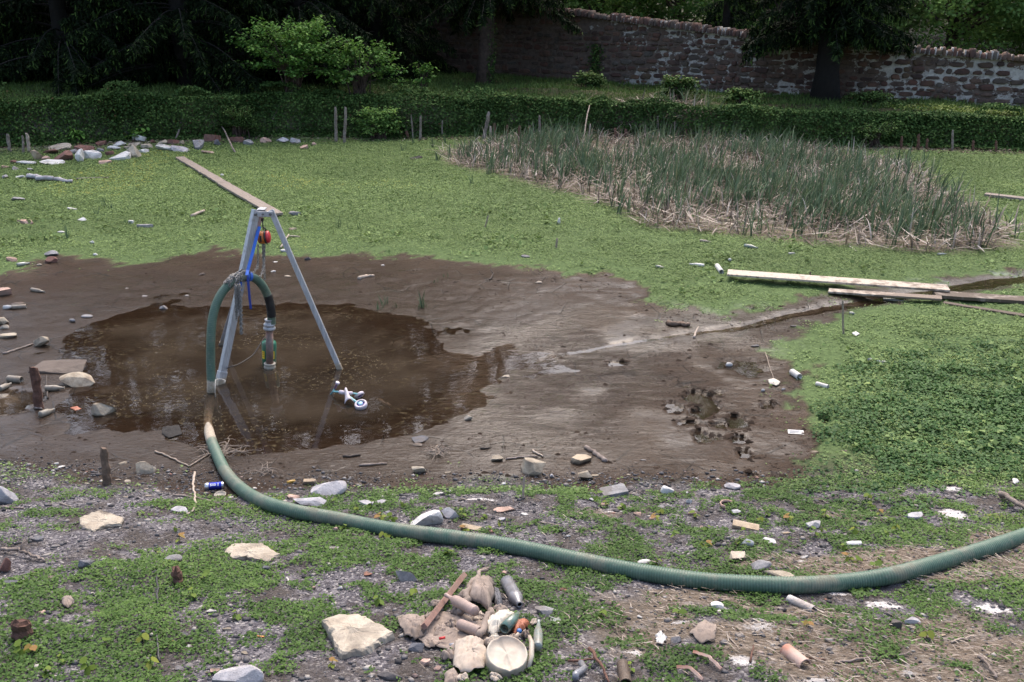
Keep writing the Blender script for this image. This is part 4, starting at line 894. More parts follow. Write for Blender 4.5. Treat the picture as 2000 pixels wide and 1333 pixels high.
# ------------------------------------------------------------------ chains
def chain(mb, pts, link=.036, wire=.0048, wid=.024, mi=0):
    pts = np.array(pts, float); d = np.r_[0, np.cumsum(np.linalg.norm(np.diff(pts, axis=0), axis=1))]; L = d[-1]; step = link*.74; n = max(1, int(L/step))
    for i in range(n):
        s0 = (i+.5)*step; p = np.array([np.interp(s0, d, pts[:, k]) for k in range(3)]); q = np.array([np.interp(min(L, s0+.01), d, pts[:, k]) for k in range(3)])-np.array([np.interp(max(0, s0-.01), d, pts[:, k]) for k in range(3)])
        q /= np.linalg.norm(q)+1e-9; up = np.array([.3, 1., .2]); X = np.cross(q, up); X /= np.linalg.norm(X)+1e-9; Y = np.cross(q, X); a = (i % 2)*math.pi/2+.5; u = X*math.cos(a)+Y*math.sin(a)
        R_ = []
        for k in range(8):
            t = 2*math.pi*k/8; R_.append(p+q*link/2*math.sin(t)+u*wid/2*math.cos(t))
        V = []; nn = np.cross(q, u)
        for k in range(8):
            t = 2*math.pi*k/8; o = q*math.sin(t)+u*math.cos(t)
            for j in range(4): aa = j*math.pi/2+.78; V.append(R_[k]+o*wire*math.cos(aa)+nn*wire*math.sin(aa))
        F = [(k*4+j, k*4+(j+1) % 4, ((k+1) % 8)*4+(j+1) % 4, ((k+1) % 8)*4+j) for k in range(8) for j in range(4)]; mb.add(V, F, mi)
def hang(p, q, sag, n=14):
    t = np.linspace(0, 1, n); P = np.array(p)*(1-t)[:, None]+np.array(q)*t[:, None]; P[:, 2] -= sag*4*t*(1-t); return P
simple('hoist_orange', (.62,.17,.02), .35, var=.15, dirt=(.1,.06,.04), dirtamt=.4); simple('hoist_red', (.55,.04,.05), .35, var=.1); simple('black_plastic', (.018,.018,.018), .35, var=.1)
simple('chain_steel', (.30,.285,.265), .45, .5, var=.5, sc=60)
HY = 10.78; hc = py_(515.5, 464, HY); HS = ppm(hc)
hoist = empty('chain_hoist', hc); tag(hoist, 'small orange and red chain hoist hanging from the tripod head', 'chain hoist')
def inh(px, pyy, dy=0.): p = py_(px, pyy, HY+dy); return p-hc
mb = MB(); mb.tube([np.array([0, 0, .20]), np.array([0, 0, .085])], .007, 6); 
t = np.linspace(-2.4, 1.6, 12); mb.tube([np.array([.028*math.cos(a)-.0, 0, .09+.028*math.sin(a)]) for a in t], .009, 8); mb.box((0, 0, .21), (.03, .03, .03)); mb.build('hook', M['black_plastic'], hoist)
ax = np.array([.985, .02, 0.1]); ax /= np.linalg.norm(ax)
mb = MB(); mb.lathe([(0,-.074),(.035,-.074),(.062,-.064),(.074,-.04),(.074,.016),(0,.016)], (0,0,0), ax, 24); mb.build('housing', M['hoist_orange'], hoist)
mb = MB(); mb.lathe([(0,.018),(.079,.018),(.079,.034),(0,.034)], (0,0,0), ax, 24); mb.box((-.02,-.072,.0),(.02,.012,.07)); mb.build('middle_band', M['black_plastic'], hoist)
mb = MB(); mb.lathe([(0,.036),(.072,.036),(.072,.056),(.055,.070),(0,.074)], (0,0,0), ax, 24); mb.build('end_cover', M['hoist_red'], hoist)
mb = MB()
top_ = py_(478, 538, 10.45)+np.array([0,0,.03])
chain(mb, hang(inh(504, 478), inh(503, 520)-np.array([0, 0, .05]), 0)); chain(mb, hang(inh(503.5, 515), top_-hc+np.array([.05, 0, .02]), .06)); mb.build('load_chain', M['chain_steel'], hoist); mb = MB(); chain(mb, hang(inh(515, 478), inh(517, 548), 0)); chain(mb, hang(inh(513, 478), inh(515, 515), 0)); chain(mb, hang(inh(517, 478), inh(515, 520), 0)); chain(mb, hang(inh(516, 505), inh(507, 541, -.25), .05))
mb.build('hand_chain', M['chain_steel'], hoist)
# ------------------------------------------------------------------ suction hose
def hose_mats():
    m, nt = mat('green_ribbed_hose'); b = NB(nt); v = b.obj(); n = b.noise(7, 6, .65, v); n2 = b.noise(50, 3, .6, v)
    c = b.mix(b.ramp(n, [(.3, 0.), (.7, 1.)]), (.055,.110,.077), (.105,.170,.122)); c = b.mix(b.ramp(n2, [(.55, 0.), (.7, .35)]), c, (.24,.24,.19))
    c = b.mix(b.math('MULTIPLY', b.attr('groove'), .6), c, (.035,.06,.04))
    f = b.math('ADD', b.attr('mud'), b.math('MULTIPLY', b.math('SUBTRACT', n, .5), .9)); c = b.mix(b.ramp(f, [(.42, 0.), (.55, 1.)]), c, b.mix(b.ramp(n2, [(.4, 0.), (.7, 1.)]), (.36,.30,.22), (.50,.44,.35)))
    sm = b.ramp(b.noise(2.3, 6, .7, v), [(.50, 0.), (.62, .55)]); c = b.mix(sm, c, (.22, .19, .145)); b.prin(c, b.ramp(b.math('MAXIMUM', f, sm), [(.42, .48), (.55, .85)]), None, 0, .4); M['hose'] = m
hose_mats()
HR = .050
def catmull(P, per):
    P = np.array(P, float); P = np.vstack([2*P[0]-P[1], P, 2*P[-1]-P[-2]]); out = []
    for i in range(1, len(P)-2):
        t = np.linspace(0, 1, per, endpoint=False)[:, None]; a, b, c, d = P[i-1:i+3]
        out.append(.5*((2*b)+(-a+c)*t+(2*a-5*b+4*c-d)*t**2+(-a+3*b-3*c+d)*t**3))
    return np.vstack(out+[P[-2][None]])
y0 = pz(412, 768, 0)[1]
arch = [py_(530.5, 634, 10.72), py_(529.5, 606, 10.71), py_(523.5, 580, 10.70), py_(511, 556, 10.63), py_(494, 542, 10.55), py_(475, 541, 10.45), py_(456, 550, 10.35), py_(438, 566, 10.26), py_(424, 590, 10.18), py_(415, 622, 10.10), py_(412, 660, 10.03), py_(411.5, 710, 9.99), py_(413, 755, y0), pz(412.5, 770, -.04)]
lie = [(411, 790, -.058), (407, 812, -.062), (407, 835, -.045), (414, 860, None), (424, 885, None), (442, 922, None), (472, 955, None), (515, 981, None), (580, 1000, None), (660, 1015, None), (760, 1035, None), (880, 1051, None), (1000, 1069, None), (1120, 1094, None), (1240, 1118, None), (1350, 1135, None), (1450, 1143, None), (1560, 1146, None), (1660, 1139, None), (1750, 1124, None), (1850, 1096, None), (1950, 1065, None), (2050, 1028, None), (2200, 960, None)]
HP = list(arch)
for a, b, z in lie:
    if z is not None: HP.append(pz(a, b, z))
    else:
        g_ = gp(a, b+10); HP.append(np.array([g_[0], g_[1], g_[2]+HR*1.0]))
HQ = catmull(HP, 60); d_ = np.r_[0, np.cumsum(np.linalg.norm(np.diff(HQ, axis=0), axis=1))]; Lh = d_[-1]
pitch = .0195; ns_ = int(Lh/pitch*4); sd_ = np.linspace(0, Lh, ns_); Q = np.stack([np.interp(sd_, d_, HQ[:, k]) for k in range(3)], 1)
ker = np.ones(21)/21
for k in range(3): Q[10:-10, k] = np.convolve(Q[:, k], ker, 'valid')
ph_ = (sd_/pitch) % 1; gro = np.clip(1-np.abs(ph_-.5)*4, 0, 1)     # 1 in the groove
lieidx = np.interp(Lh*.0, [0, 1], [0, 1]); rad_ = HR*(1.0-.085*gro)*np.interp(sd_, [0, 3.2, 5.5, Lh], [1., 1., 1.17, 1.17])
def hose_mesh(i0, i1, rr, name, m, parent, org, attrs=True):
    mb = MB(); mb.tube(Q[i0:i1]-org, rr[i0:i1], 22); o = mb.build(name, M[m], parent)
    if attrs:
        me = o.data; k = 22; mud = np.interp(Q[i0:i1, 2]*0+sd_[i0:i1], [0, dA-.30, dA-.16, dB+.42, dB+.72, Lh], [.0, .0, .9, .9, .05, .0])
        for nm, a in (('mud', mud), ('groove', gro[i0:i1])):
            at = me.attributes.new(nm, 'FLOAT', 'POINT'); at.data.foreach_set('value', rep(np.asarray(a, np.float32), k))
    return o
dA = d_[13*60]; dB = d_[(len(arch)+2)*60]
ho = Q[np.searchsorted(sd_, dB+1.2)].copy(); ho[2] = gz(ho[0], ho[1]); hose = empty('suction_hose', ho); tag(hose, 'long green ribbed suction hose arching over the puddle and lying across the bank', 'hose')
hose_mesh(0, ns_, rad_, 'hose_body', 'hose', hose, ho)
simple('tape_black', (.012,.012,.013), .45, var=.3, sc=12, bump=.004)
iT0, iT1 = np.searchsorted(sd_, d_[int(.55*60)]), np.searchsorted(sd_, d_[int(2.15*60)])
tp = MB(); tp.tube(Q[iT0:iT1]-ho, HR*1.04+.0006*np.sin(sd_[iT0:iT1]*60), 22); tp.build('black_tape', M['tape_black'], hose)
for dd in (7.55,):    # seam ring on the hose
    i = np.searchsorted(sd_, dB+dd); sm = MB(); sm.tube(Q[i-2:i+3]-ho, HR*1.03, 22); sm.build('seam_band', M['tape_black'], hose)
# pump with its riser pipe
pb = pz(532, 716, -.03); PY = 10.74
simple('pump_green', (.015,.17,.10), .35, var=.15, dirt=(.12,.10,.07), dirtamt=.5); simple('pipe_rust', (.20,.15,.13), .6, .2, var=.4, sc=14, dirt=(.30,.10,.05), dirtamt=.55); simple('flange', (.42,.38,.31), .65, var=.2, dirt=(.25,.2,.14), dirtamt=.5); simple('flange_grey', (.40,.40,.41), .5, .3, var=.2)
simple('amber', (.45,.27,.05), .4); simple('yellow_label', (.75,.60,.03), .5, var=.05); simple('red_ink', (.5,.03,.02), .5); simple('cable', (.03,.03,.03), .5)
pump = empty('submersible_pump', (pb[0], PY, 0)); PO = np.array([pb[0], PY, 0.]); tag(pump, 'green submersible pump hanging below the hose end in the puddle', 'pump')
zt = py_(531, 636, PY)[2]; zf = py_(531, 712, PY)[2]
mb = MB(); mb.lathe([(0, zf-.08), (.044, zf-.08), (.044, zt-.01), (0, zt-.01)], (0, -.03, 0), (0, 0, 1), 22); mb.build('riser_pipe', M['pipe_rust'], pump)
mb = MB(); mb.lathe([(.044, zt-.045),(.068,zt-.04),(.072,zt-.03),(.072,zt-.012),(.062,zt-.006),(.062,zt+.012),(.068,zt+.016),(.068,zt+.032),(.05,zt+.036),(.05,zt+.075),(.056,zt+.08),(.056,zt+.09),(.03,zt+.09)], (0,-.03,0), (0,0,1), 24); mb.build('flange', M['flange_grey'], pump)
mb = MB(); mb.lathe([(.0, zf-.045),(.070,zf-.045),(.070,zf-.012),(.066,zf-.005),(.066,zf+.012),(.07,zf+.018),(.07,zf+.028),(.046,zf+.03)], (0,-.03,0), (0,0,1), 24); mb.build('flange', M['flange'], pump)
bx_, by_ = -.035, .09; zp0, zp1 = -.05, py_(531, 668, PY+.09)[2]
mb = MB(); mb.lathe([(0,zp0),(.085,zp0),(.085,zp1-.12),(.088,zp1-.11),(.088,zp1-.02),(.080,zp1),(.03,zp1+.03),(0,zp1+.035)], (bx_,by_,0), (0,0,1), 28); mb.build('motor_body', M['pump_green'], pump)
mb = MB(); t = np.linspace(0, math.pi, 12); mb.tube([np.array([bx_+.06*math.cos(a), by_, zp1-.01+.06*math.sin(a)]) for a in t], .008, 8); mb.build('lifting_handle', M['pump_green'], pump)
for a0 in (-2.25, -.82):
    t = np.linspace(a0-.26, a0+.26, 6); mb = MB(); V = [(bx_+.0895*math.cos(a), by_+.0895*math.sin(a), z) for z in (zp1-.20, zp1-.10) for a in t]; mb.add(V, [(i, i+1, 7+i, 6+i) for i in range(5)]); lb = mb.build('warning_label', M['yellow_label'], pump)
    mb = MB()
    for zz in (zp1-.12, zp1-.145, zp1-.17):
        V = [(bx_+.0905*math.cos(a), by_+.0905*math.sin(a), z) for z in (zz-.006, zz+.004) for a in t[1:5]]; mb.add(V, [(i, i+1, 5+i, 4+i) for i in range(3)])
    mb.build('print', M['red_ink'], lb)
ca = [py_(521, 654, PY+.05), py_(512, 660, PY), py_(503, 676, PY-.12), py_(492, 694, PY-.25), py_(477, 706, PY-.38), py_(461, 716, PY-.5), py_(445, 722, PY-.55), pz(438, 730, .01)]
mb = MB(); mb.tube(catmull(ca, 6)-PO, .006, 7); mb.build('power_cable', M['cable'], pump)
mb = MB(); chain(mb, [np.array([bx_, by_, zp1+.05]), np.array([.0, .03, zt])], .03, .004); mb.build('safety_chain', M['chain_steel'], pump)
pump.rotation_euler = (0, R(4.4), 0)
# lifting chain heaped over the hose, blue ratchet strap
simple('strap_blue', (.03,.13,.52), .6, var=.2, sc=60); simple('strap_dark', (.02,.05,.30), .6)
lc = py_(464, 556, 10.36); lch = empty('lifting_chain', lc); tag(lch, 'steel chain heaped over the top of the hose with its loops hanging down', 'chain')
rs_ = np.random.RandomState(77); mb = MB()
hi = lambda px: np.argmin(np.abs(Q[:np.searchsorted(sd_, dA), 0]-px))
iH = [np.searchsorted(sd_, d_[int(k*60)]) for k in (4.6, 4.9, 5.2, 5.55, 5.9, 6.3, 6.7)]
for lay in range(4):
    path = []
    for k, i in enumerate(iH):
        a = rs_.uniform(-1.1, 1.1); path.append(Q[i]-lc+np.array([rs_.normal(0, .02), -math.sin(a)*(HR+.012+.004*lay), math.cos(a)*(HR+.012+.004*lay)]))
    chain(mb, catmull(path, 6))
for k in range(7):  # wrapped turns
    i = iH[2+k % 4]; t = np.linspace(-2.4, 2.4, 12); chain(mb, [Q[i]-lc+np.array([.012*k-.03, -math.sin(a)*(HR+.014), math.cos(a)*(HR+.014)]) for a in t])
for k in range(5):   # hanging loops
    x0 = rs_.uniform(458, 464) if k < 3 else rs_.uniform(462, 470); x1 = x0+rs_.uniform(2, 6); lo = rs_.uniform(640, 655) if k > 2 else rs_.uniform(580, 630); Yc = 10.25+rs_.uniform(-.02, .02)
    chain(mb, catmull([py_(x0, 556, Yc)-lc, py_(x0+2, 600, Yc)-lc, py_(x0+3, lo, Yc)-lc, py_(x1+1, lo-3, Yc)-lc, py_(x1, 600, Yc)-lc, py_(x1-1, 558, Yc)-lc], 6))
mb.build('links', M['chain_steel'], lch)
sb = py_(483, 542, 10.44); strap = empty('ratchet_strap', sb); tag(strap, 'bright blue lashing strap tied from the hoist hook down round the hose', 'strap')
def ribbon(pts, w, nrm=(0, -1, 0), th=.002):
    pts = np.array(pts, float); T = np.gradient(pts, axis=0); T /= np.linalg.norm(T, axis=1)[:, None]; nv = np.array(nrm, float); V = []
    for p, t in zip(pts, T):
        n_ = nv-t*np.dot(nv, t); n_ /= np.linalg.norm(n_)+1e-9; s_ = np.cross(t, n_); V += [p-s_*w/2-n_*th, p+s_*w/2-n_*th, p+s_*w/2+n_*th, p-s_*w/2+n_*th]
    m = len(pts); return V, [(4*i+k, 4*i+(k+1) % 4, 4*i+4+(k+1) % 4, 4*i+4+k) for i in range(m-1) for k in range(4)]+[(0,1,2,3),(4*m-4,4*m-3,4*m-2,4*m-1)]
mb = MB(); mb.add(*ribbon(np.array([py_(507, 443, 10.72), py_(501, 464, 10.66), py_(493, 495, 10.56), py_(484, 528, 10.44), py_(482, 538, 10.37)])-sb, .036), 0, False)
mb.add(*ribbon(np.array([py_(501, 450, 10.86), py_(486, 490, 10.84), py_(474, 530, 10.62)])-sb, .03), 0, False); mb.build('webbing', M['strap_blue'], strap)
i = np.searchsorted(sd_, d_[int(4.55*60)]); cc = Q[i]; tt = (Q[i+3]-Q[i-3]); tt /= np.linalg.norm(tt); u1 = np.cross(tt, [0, 0, 1.]); u1 /= np.linalg.norm(u1); u2 = np.cross(u1, tt)
mb = MB(); t = np.linspace(0, 2*math.pi, 22)
for off in (-.02, .022): 
    P_ = [cc+tt*off+(u1*math.cos(a)+u2*math.sin(a))*(HR+.008)-sb for a in t]; V = []; 
    for q in P_: V += [q-tt*.017, q+tt*.017]
    mb.add(V, [(2*k, 2*k+1, 2*k+3, 2*k+2) for k in range(21)], 0, False)
mb.build('hose_wrap', M['strap_blue'], strap)
mb = MB(); mb.add(*ribbon(np.array([py_(484, 540, 10.36), py_(485.5, 560, 10.36), py_(487.5, 582, 10.36), py_(490, 604, 10.37)])-sb, .026, (.5, -1, 0)), 0, False); mb.build('loose_tail', M['strap_dark'], strap)
mb = MB(); mb.box(py_(468.5, 560, 10.37)-sb, (.04, .03, .10)); mb.box(py_(468.5, 554, 10.355)-sb, (.05, .01, .035)); mb.build('buckle', M['strap_blue'], strap, bevel=.004)
# thin white rope at the foot of the front leg
simple('rope', (.55,.5,.42), .8)
mb = MB(); o_ = pz(421, 740, .1); pr = [pz(421, 742, .20), pz(420, 760, .12), pz(421, 775, .0), pz(421, 779, -.02)]; pr2 = [pz(421, 742, .20), pz(431, 741, .18), pz(440, 744, .17), pz(437, 748, .15)]
mb.tube(catmull(pr, 5)-o_, .006, 6); mb.tube(catmull(pr2, 5)-o_, .006, 6); tag(mb.build('rope', M['rope'], loc=o_), 'thin pale cord knotted round the foot of the front tripod leg', 'cord')

# ------------------------------------------------------------------ toddler balance bike lying in the water
simple('lavender', (.60,.54,.60), .4, var=.1, dirt=(.33,.27,.22), dirtamt=.6); simple('teal', (.20,.52,.55), .35, var=.12, dirt=(.3,.3,.27), dirtamt=.3); simple('violet', (.16,.06,.36), .5); simple('grip', (.22,.12,.20), .6, dirt=(.1,.08,.06), dirtamt=.5); simple('pale_blue', (.42,.66,.80), .4)
ko = pz(684, 780, 0.); kid = empty('balance_bike', ko); tag(kid, 'lavender and teal toddler balance bike lying on its side in the puddle', 'toy bike')
K = lambda a, b, z: pz(a, b, z)-ko
mb = MB(); mb.tube([K(646, 771, .0), K(659, 752, .13)], .009, 10); hb = mb.build('handlebar', M['teal'], kid)
mb = MB(); mb.tube([K(654, 760, .09), K(657.5, 751.5, .14), K(659.5, 748, .17)], [.014, .015, .018], 12); mb.build('grip', M['grip'], hb)
e_ = K(659.5, 748, .17); dr = e_-K(654, 760, .09); dr /= np.linalg.norm(dr); mb = MB(); mb.lathe([(.022,-.010),(.025,0),(.022,.008),(.012,.010),(0,.010)], e_, dr, 16); mb.build('grip_end', M['lavender'], hb)
mb = MB(); mb.tube([K(651, 765, .07), K(664, 766, .08)], .010, 10); mb.tube([K(683, 768, .09), K(702, 770.5, .07)], .010, 10); mb.tube([K(676, 770, .075), K(688, 780, .05), K(699, 788, .05)], .014, 10); mb.build('frame_tube', M['teal'], kid)
mb = MB(); mb.tube([K(662.5, 766, .08), K(664, 766, .085), K(669, 767, .085), K(682, 768, .09), K(687, 768.5, .09), K(688.5, 769, .09)], [.011, .023, .024, .018, .021, .010], 14); mb.build('head_tube', M['lavender'], kid)
# flared seat shell
A_, B_ = K(676, 770, .075), K(683, 790, .03); V = []; nn_ = 9
for i, t in enumerate(np.linspace(0, 1, 8)):
    c = A_+(B_-A_)*t*.95; c[2] += .02; wv = .016+.036*t**1.8; s1 = np.array([1., .25, 0]); s1 /= np.linalg.norm(s1)
    for q in np.linspace(-1, 1, nn_): V.append(c+s1*wv*q+np.array([0, 0, .055*(1-q*q)-.02*t]))
mb = MB(); mb.add(V, [(i*nn_+j, i*nn_+j+1, (i+1)*nn_+j+1, (i+1)*nn_+j) for i in range(7) for j in range(nn_-1)]); so = mb.build('seat', M['lavender'], kid); sm_ = so.modifiers.new('t', 'SOLIDIFY'); sm_.thickness = .006
def wheel(c, axd, r, w):
    wm = MB(); wm.lathe([(r*.66,-w/2),(r*.9,-w/2),(r,-w*.3),(r,w*.3),(r*.9,w/2),(r*.66,w/2),(r*.66,-w/2)], c, axd, 28); wo = wm.build('wheel', M['lavender'], kid)
    hm = MB(); hm.lathe([(0,-w*.3),(r*.66,-w*.3),(r*.66,w*.12),(0,w*.12)], c, axd, 24); hm.build('rim', M['violet'], wo); hm = MB(); hm.lathe([(0,w*.1),(r*.36,w*.1),(r*.36,w*.5),(r*.3,w*.6),(0,w*.6)], c, axd, 18); hm.build('hub', M['pale_blue'], wo)
wheel(K(705, 791, .035), np.array([-.1, -.35, .93])/np.linalg.norm([-.1, -.35, .93]), .070, .05); wheel(K(702, 772, .045), np.array([-.55, .5, .67])/np.linalg.norm([-.55, .5, .67]), .058, .035)

# ------------------------------------------------------------------ planks
def plank_mat(name, c1, c2, dirt, amt):
    m, nt = mat(name); b = NB(nt); v = b.obj(); g = b.noise(3, 6, .7, b.mapv(v, (1.2, 22, 10)), .5); n = b.noise(5, 5, .65, v)
    c = b.mix(b.ramp(g, [(.35, 0.), (.65, 1.)]), c1, c2); sp = b.noise(24, 4, .6, v); c = b.mix(b.ramp(sp, [(.60, 0.), (.66, .7*amt)]), c, (.07,.05,.035))
    f = b.math('ADD', n, b.math('MULTIPLY', b.attr('dirt'), .5)); c = b.mix(b.ramp(f, [(.62, 0.), (.74, 1.)]), c, dirt); b.prin(c, .7, b.bump(g, .004, .8), spec=.3); M[name] = m
plank_mat('plank_new', (.40,.33,.26), (.55,.47,.38), (.20,.155,.12), 1.); plank_mat('plank_old', (.20,.16,.13), (.30,.25,.21), (.10,.075,.055), 1.)
def plank(p0, p1, w, th, m, label, ends=(0., 0.), z=(.03, .03), name='plank', g=None, ragged=0.):
    """board between the pixels of its two ends (middle of each end)"""
    a, b = gp(*p0), gp(*p1); a = np.array([a[0], a[1], a[2]+z[0]]); b = np.array([b[0], b[1], b[2]+z[1]]); c = (a+b)/2; L = np.linalg.norm(b-a); T = (b-a)/L; Y = np.cross([0, 0, 1.], T); Y /= np.linalg.norm(Y); X3 = np.cross(T, Y); n = max(4, int(L/.12)); V = []; dv = []; rs = np.random.RandomState(int(p0[0]))
    for i in range(n+1):
        u = (i/n-.5)*L; j1, j2 = rs.normal(0, ragged, 2); e = (rs.uniform(-ragged*4, ragged*4) if i in (0, n) else 0)
        for (yy, zz) in ((-w/2+j1, -th/2), (w/2+j2, -th/2), (w/2+j2, th/2), (-w/2+j1, th/2)): V.append((u+e, yy, zz)); dv.append(ends[0]*(1-i/n)+ends[1]*i/n)
    F = [(4*i+k, 4*i+(k+1) % 4, 4*i+4+(k+1) % 4, 4*i+4+k) for i in range(n) for k in range(4)]+[(0,1,2,3),(4*n,4*n+1,4*n+2,4*n+3)]
    mb = MB(); mb.add(V, F, 0, False); o = mb.build(name, M[m]); o.matrix_world = Matrix([[T[0], Y[0], X3[0], c[0]], [T[1], Y[1], X3[1], c[1]], [T[2], Y[2], X3[2], c[2]], [0, 0, 0, 1]])
    at = o.data.attributes.new('dirt', 'FLOAT', 'POINT'); at.data.foreach_set('value', np.array(dv, np.float32)); bv = o.modifiers.new('b', 'BEVEL'); bv.width = .003
    if label: tag(o, label, 'plank')
    if g: reg(g, p0[0], o)
    for k in range(9): q = a+(b-a)*k/8; HEAPS.append((q[0], q[1], w*.45))
    return o
plank((1420, 545), (1850, 580), .30, .032, 'plank_new', 'long clean yellowish scaffold board pointing left across the small stream', (0., .4), (.10, .13))
plank((1618, 572), (1838, 592), .18, .03, 'plank_new', 'shorter muddy board lying in front of and under the long clean board', (.25, .8), (.03, .07))
plank((1825, 584), (2080, 600), .26, .05, 'plank_old', 'old mud-crusted board running off the right edge from under the clean board', (.5, .4), (.07, .06), ragged=.006)
plank((1845, 594), (2060, 628), .10, .05, 'plank_old', 'narrow dark half-buried board in front of the mud-crusted board', (.9, .6), (.0, .0), ragged=.01)
plank((1925, 384), (2080, 402), .22, .06, 'plank_old', 'grey plank lying at the right edge beyond the cattails', (.0, .0), (.04, .04), ragged=.004)
plank((352, 312), (442, 366), .23, .05, 'plank_old', 'upper weathered plank of the walkway leading to the far bank', (.0, .0), (.05, .05), ragged=.008).data.materials[0] = M['plank_old']
plank((436, 364), (542, 424), .25, .05, 'plank_old', 'lower weathered plank of the walkway ending behind the tripod head', (.0, .0), (.06, .05), ragged=.003)

# ------------------------------------------------------------------ named rocks and rubbish, near bank
rock(14, 965, 44, 50, 's_lilac', 'big rounded grey boulder cut by the left edge on the gravel', rot=.3)
rock(286, 912, 43, 32, 's_beige', 'brown-grey rock on the mud right of the upright wooden stump')
rock(643, 952, 72, 44, 's_lilac', 'large pale lilac-grey boulder just behind the hose', rot=.1)
rock(605, 978, 66, 24, 's_lilac', 'low pale rock wedged between the hose and the lilac-grey boulder')
rock(605, 939, 30, 20, 's_tan', 'flat yellowish rock behind the lilac-grey boulder', 'slab')
rock(572, 971, 26, 15, 's_pink', 'small pinkish rock left of the low pale rock by the hose')
rock(355, 994, 42, 22, 's_lilac', 'pale half-buried rock at the end of the curved pale root')
polyslab([(155, 1010), (196, 995), (240, 1010), (236, 1022), (205, 1024), (180, 1036), (158, 1024)], .035, 's_cream', 'cream angular slab lying alone on the grey gravel at the left')
rock(338, 1090, 37, 22, 's_grey', 'rounded brown-grey cobble behind the small brown stump', 'cobble')
polyslab([(436, 1070), (458, 1060), (510, 1059), (545, 1080), (522, 1094), (498, 1090), (480, 1084), (452, 1088)], .045, 's_cream', 'wide cream slab with a ragged near edge among green weeds')
rock(521, 1110, 16, 16, 's_slate', 'small slate-grey stone touching the near edge of the cream slab')
polyslab([(628, 1204), (660, 1193), (700, 1193), (740, 1212), (767, 1229), (720, 1258), (668, 1270), (654, 1254), (648, 1232)], .10, 's_cream', 'biggest cream slab, thick and flat, at the bottom left of the rubbish heap')
rock(469, 1318, 98, 62, 's_lilac', 'large grey boulder cut by the bottom edge', rot=-.2)
rock(831, 1008, 62, 46, 's_white', 'bright white-grey boulder behind the middle of the hose', rot=.5); rock(880, 1001, 36, 28, 's_lilac', 'smaller pale rock touching the right side of the bright boulder')
rock(794, 1122, 46, 34, 's_grey', 'dark grey pyramid-shaped rock in front of the hose'); rock(1065, 1194, 42, 28, 's_grey', 'grey-brown flat-topped stone right of the crumpled plastic bottle', 'slab', flat=.3)
rock(813, 1264, 32, 26, 's_slate', 'dark slate wedge at the left foot of the rubbish heap'); rock(762, 1318, 52, 30, 's_dark', 'black stone at the bottom edge left of the rubbish heap')
rock(1041, 911, 54, 40, 's_beige', 'large beige rock at the near edge of the mud, cracked on one side', rot=-.3); rock(820, 915, 30, 22, 's_beige', 'beige rock left of the dry twig tangle on the mud'); rock(971, 894, 24, 16, 's_beige', 'small pointed beige rock between the twig tangle and the large beige rock')
rock(1143, 928, 30, 24, 's_beige', 'beige rock on the mud below the driftwood branch'); rock(1162, 928, 16, 8, 's_beige', 'thin stone chip touching the right side of the beige rock', 'shard')
rock(1135, 897, 42, 22, 's_tan', 'mossy brown block sunk in the mud left of the driftwood branch', 'slab', flat=.25)
rock(1199, 960, 52, 26, 's_grey', 'grey rectangular paving block where mud meets the weeds', 'block', rot=.25, name='paving_block', cat='block')
rock(1302, 956, 26, 24, 's_white', 'upright whitish stone right of the grey paving block'); rock(1430, 950, 32, 18, 's_lilac', 'smooth pale stone in the weeds below the footprints')
rock(820*0+985, 996, 44, 15, 's_pink', 'pink-orange flat stone right of the bright boulder', 'slab'); rock(920, 1031, 40, 13, 's_tan', 'pale brick fragment just behind the middle of the hose', 'block', rot=-.25, name='brick', cat='brick')
rock(714, 983, 32, 17, 's_lilac', 'squarish pale stone behind the hose, right of the lilac-grey boulder', 'slab'); rock(744, 980, 26, 13, 's_lilac', 'pale stone beside the squarish one behind the hose')
rock(857, 964, 30, 9, 's_white', 'thin white stone chip at the edge of the mud above the bright boulder', 'shard'); rock(1258, 1097, 28, 15, 's_white', 'smooth white stone half hidden behind the right half of the hose', 'cobble')
rock(1456, 1028, 52, 20, 's_tan', 'long tan brick piece in the weeds above the hose bend', 'block', rot=-.3, name='brick', cat='brick'); rock(1587, 1023, 30, 24, 's_white', 'white leaning stone right of the tan brick piece')
rock(1459, 1059, 26, 22, 's_white', 'white stone below the tan brick piece'); rock(1501, 1056, 28, 17, 's_white', 'second white stone below and right of the tan brick piece'); rock(1442, 1086, 42, 26, 's_cream', 'cream curved slab above the two stones at the hose', 'slab')
rock(1485, 1102, 42, 28, 's_grey', 'grey rock resting behind the hose bend'); rock(1522, 1123, 64, 22, 's_beige', 'flat brown slab leaning against the back of the hose bend', 'slab'); rock(1665, 1060, 34, 17, 's_white', 'pale pinkish stone among yellow seedlings above the hose')
rock(1748, 1218, 30, 26, 's_dark', 'dark square stone in front of the right part of the hose'); rock(1780, 1212, 36, 22, 's_lilac', 'crumbly pale lump touching the dark square stone')
rock(1785, 1007, 42, 20, 's_lilac', 'grey-white flat stone beside the chalky patch at the right', 'slab'); rock(1401, 1182, 26, 20, 's_white', 'white chalky lump in front of the hose, left of the white and red pipe')
rock(1438, 998, 20, 13, 's_white', 'small pale stone beside the broken pot rim'); rock(1351, 1000, 17, 13, 's_pink', 'small pink stone left of the broken pot rim')
rock(12, 1101, 28, 38, 's_red', 'reddish crumbly rock cut by the left edge below the branch'); rock(20, 1139, 32, 14, 's_slate', 'thin grey roof slate at the left edge', 'shard'); rock(72, 1051, 30, 16, 's_slate', 'dark slate flake above the forked branch', 'shard'); rock(168, 1100, 28, 24, 's_slate', 'upright slate-grey stone in the bare ashy patch')
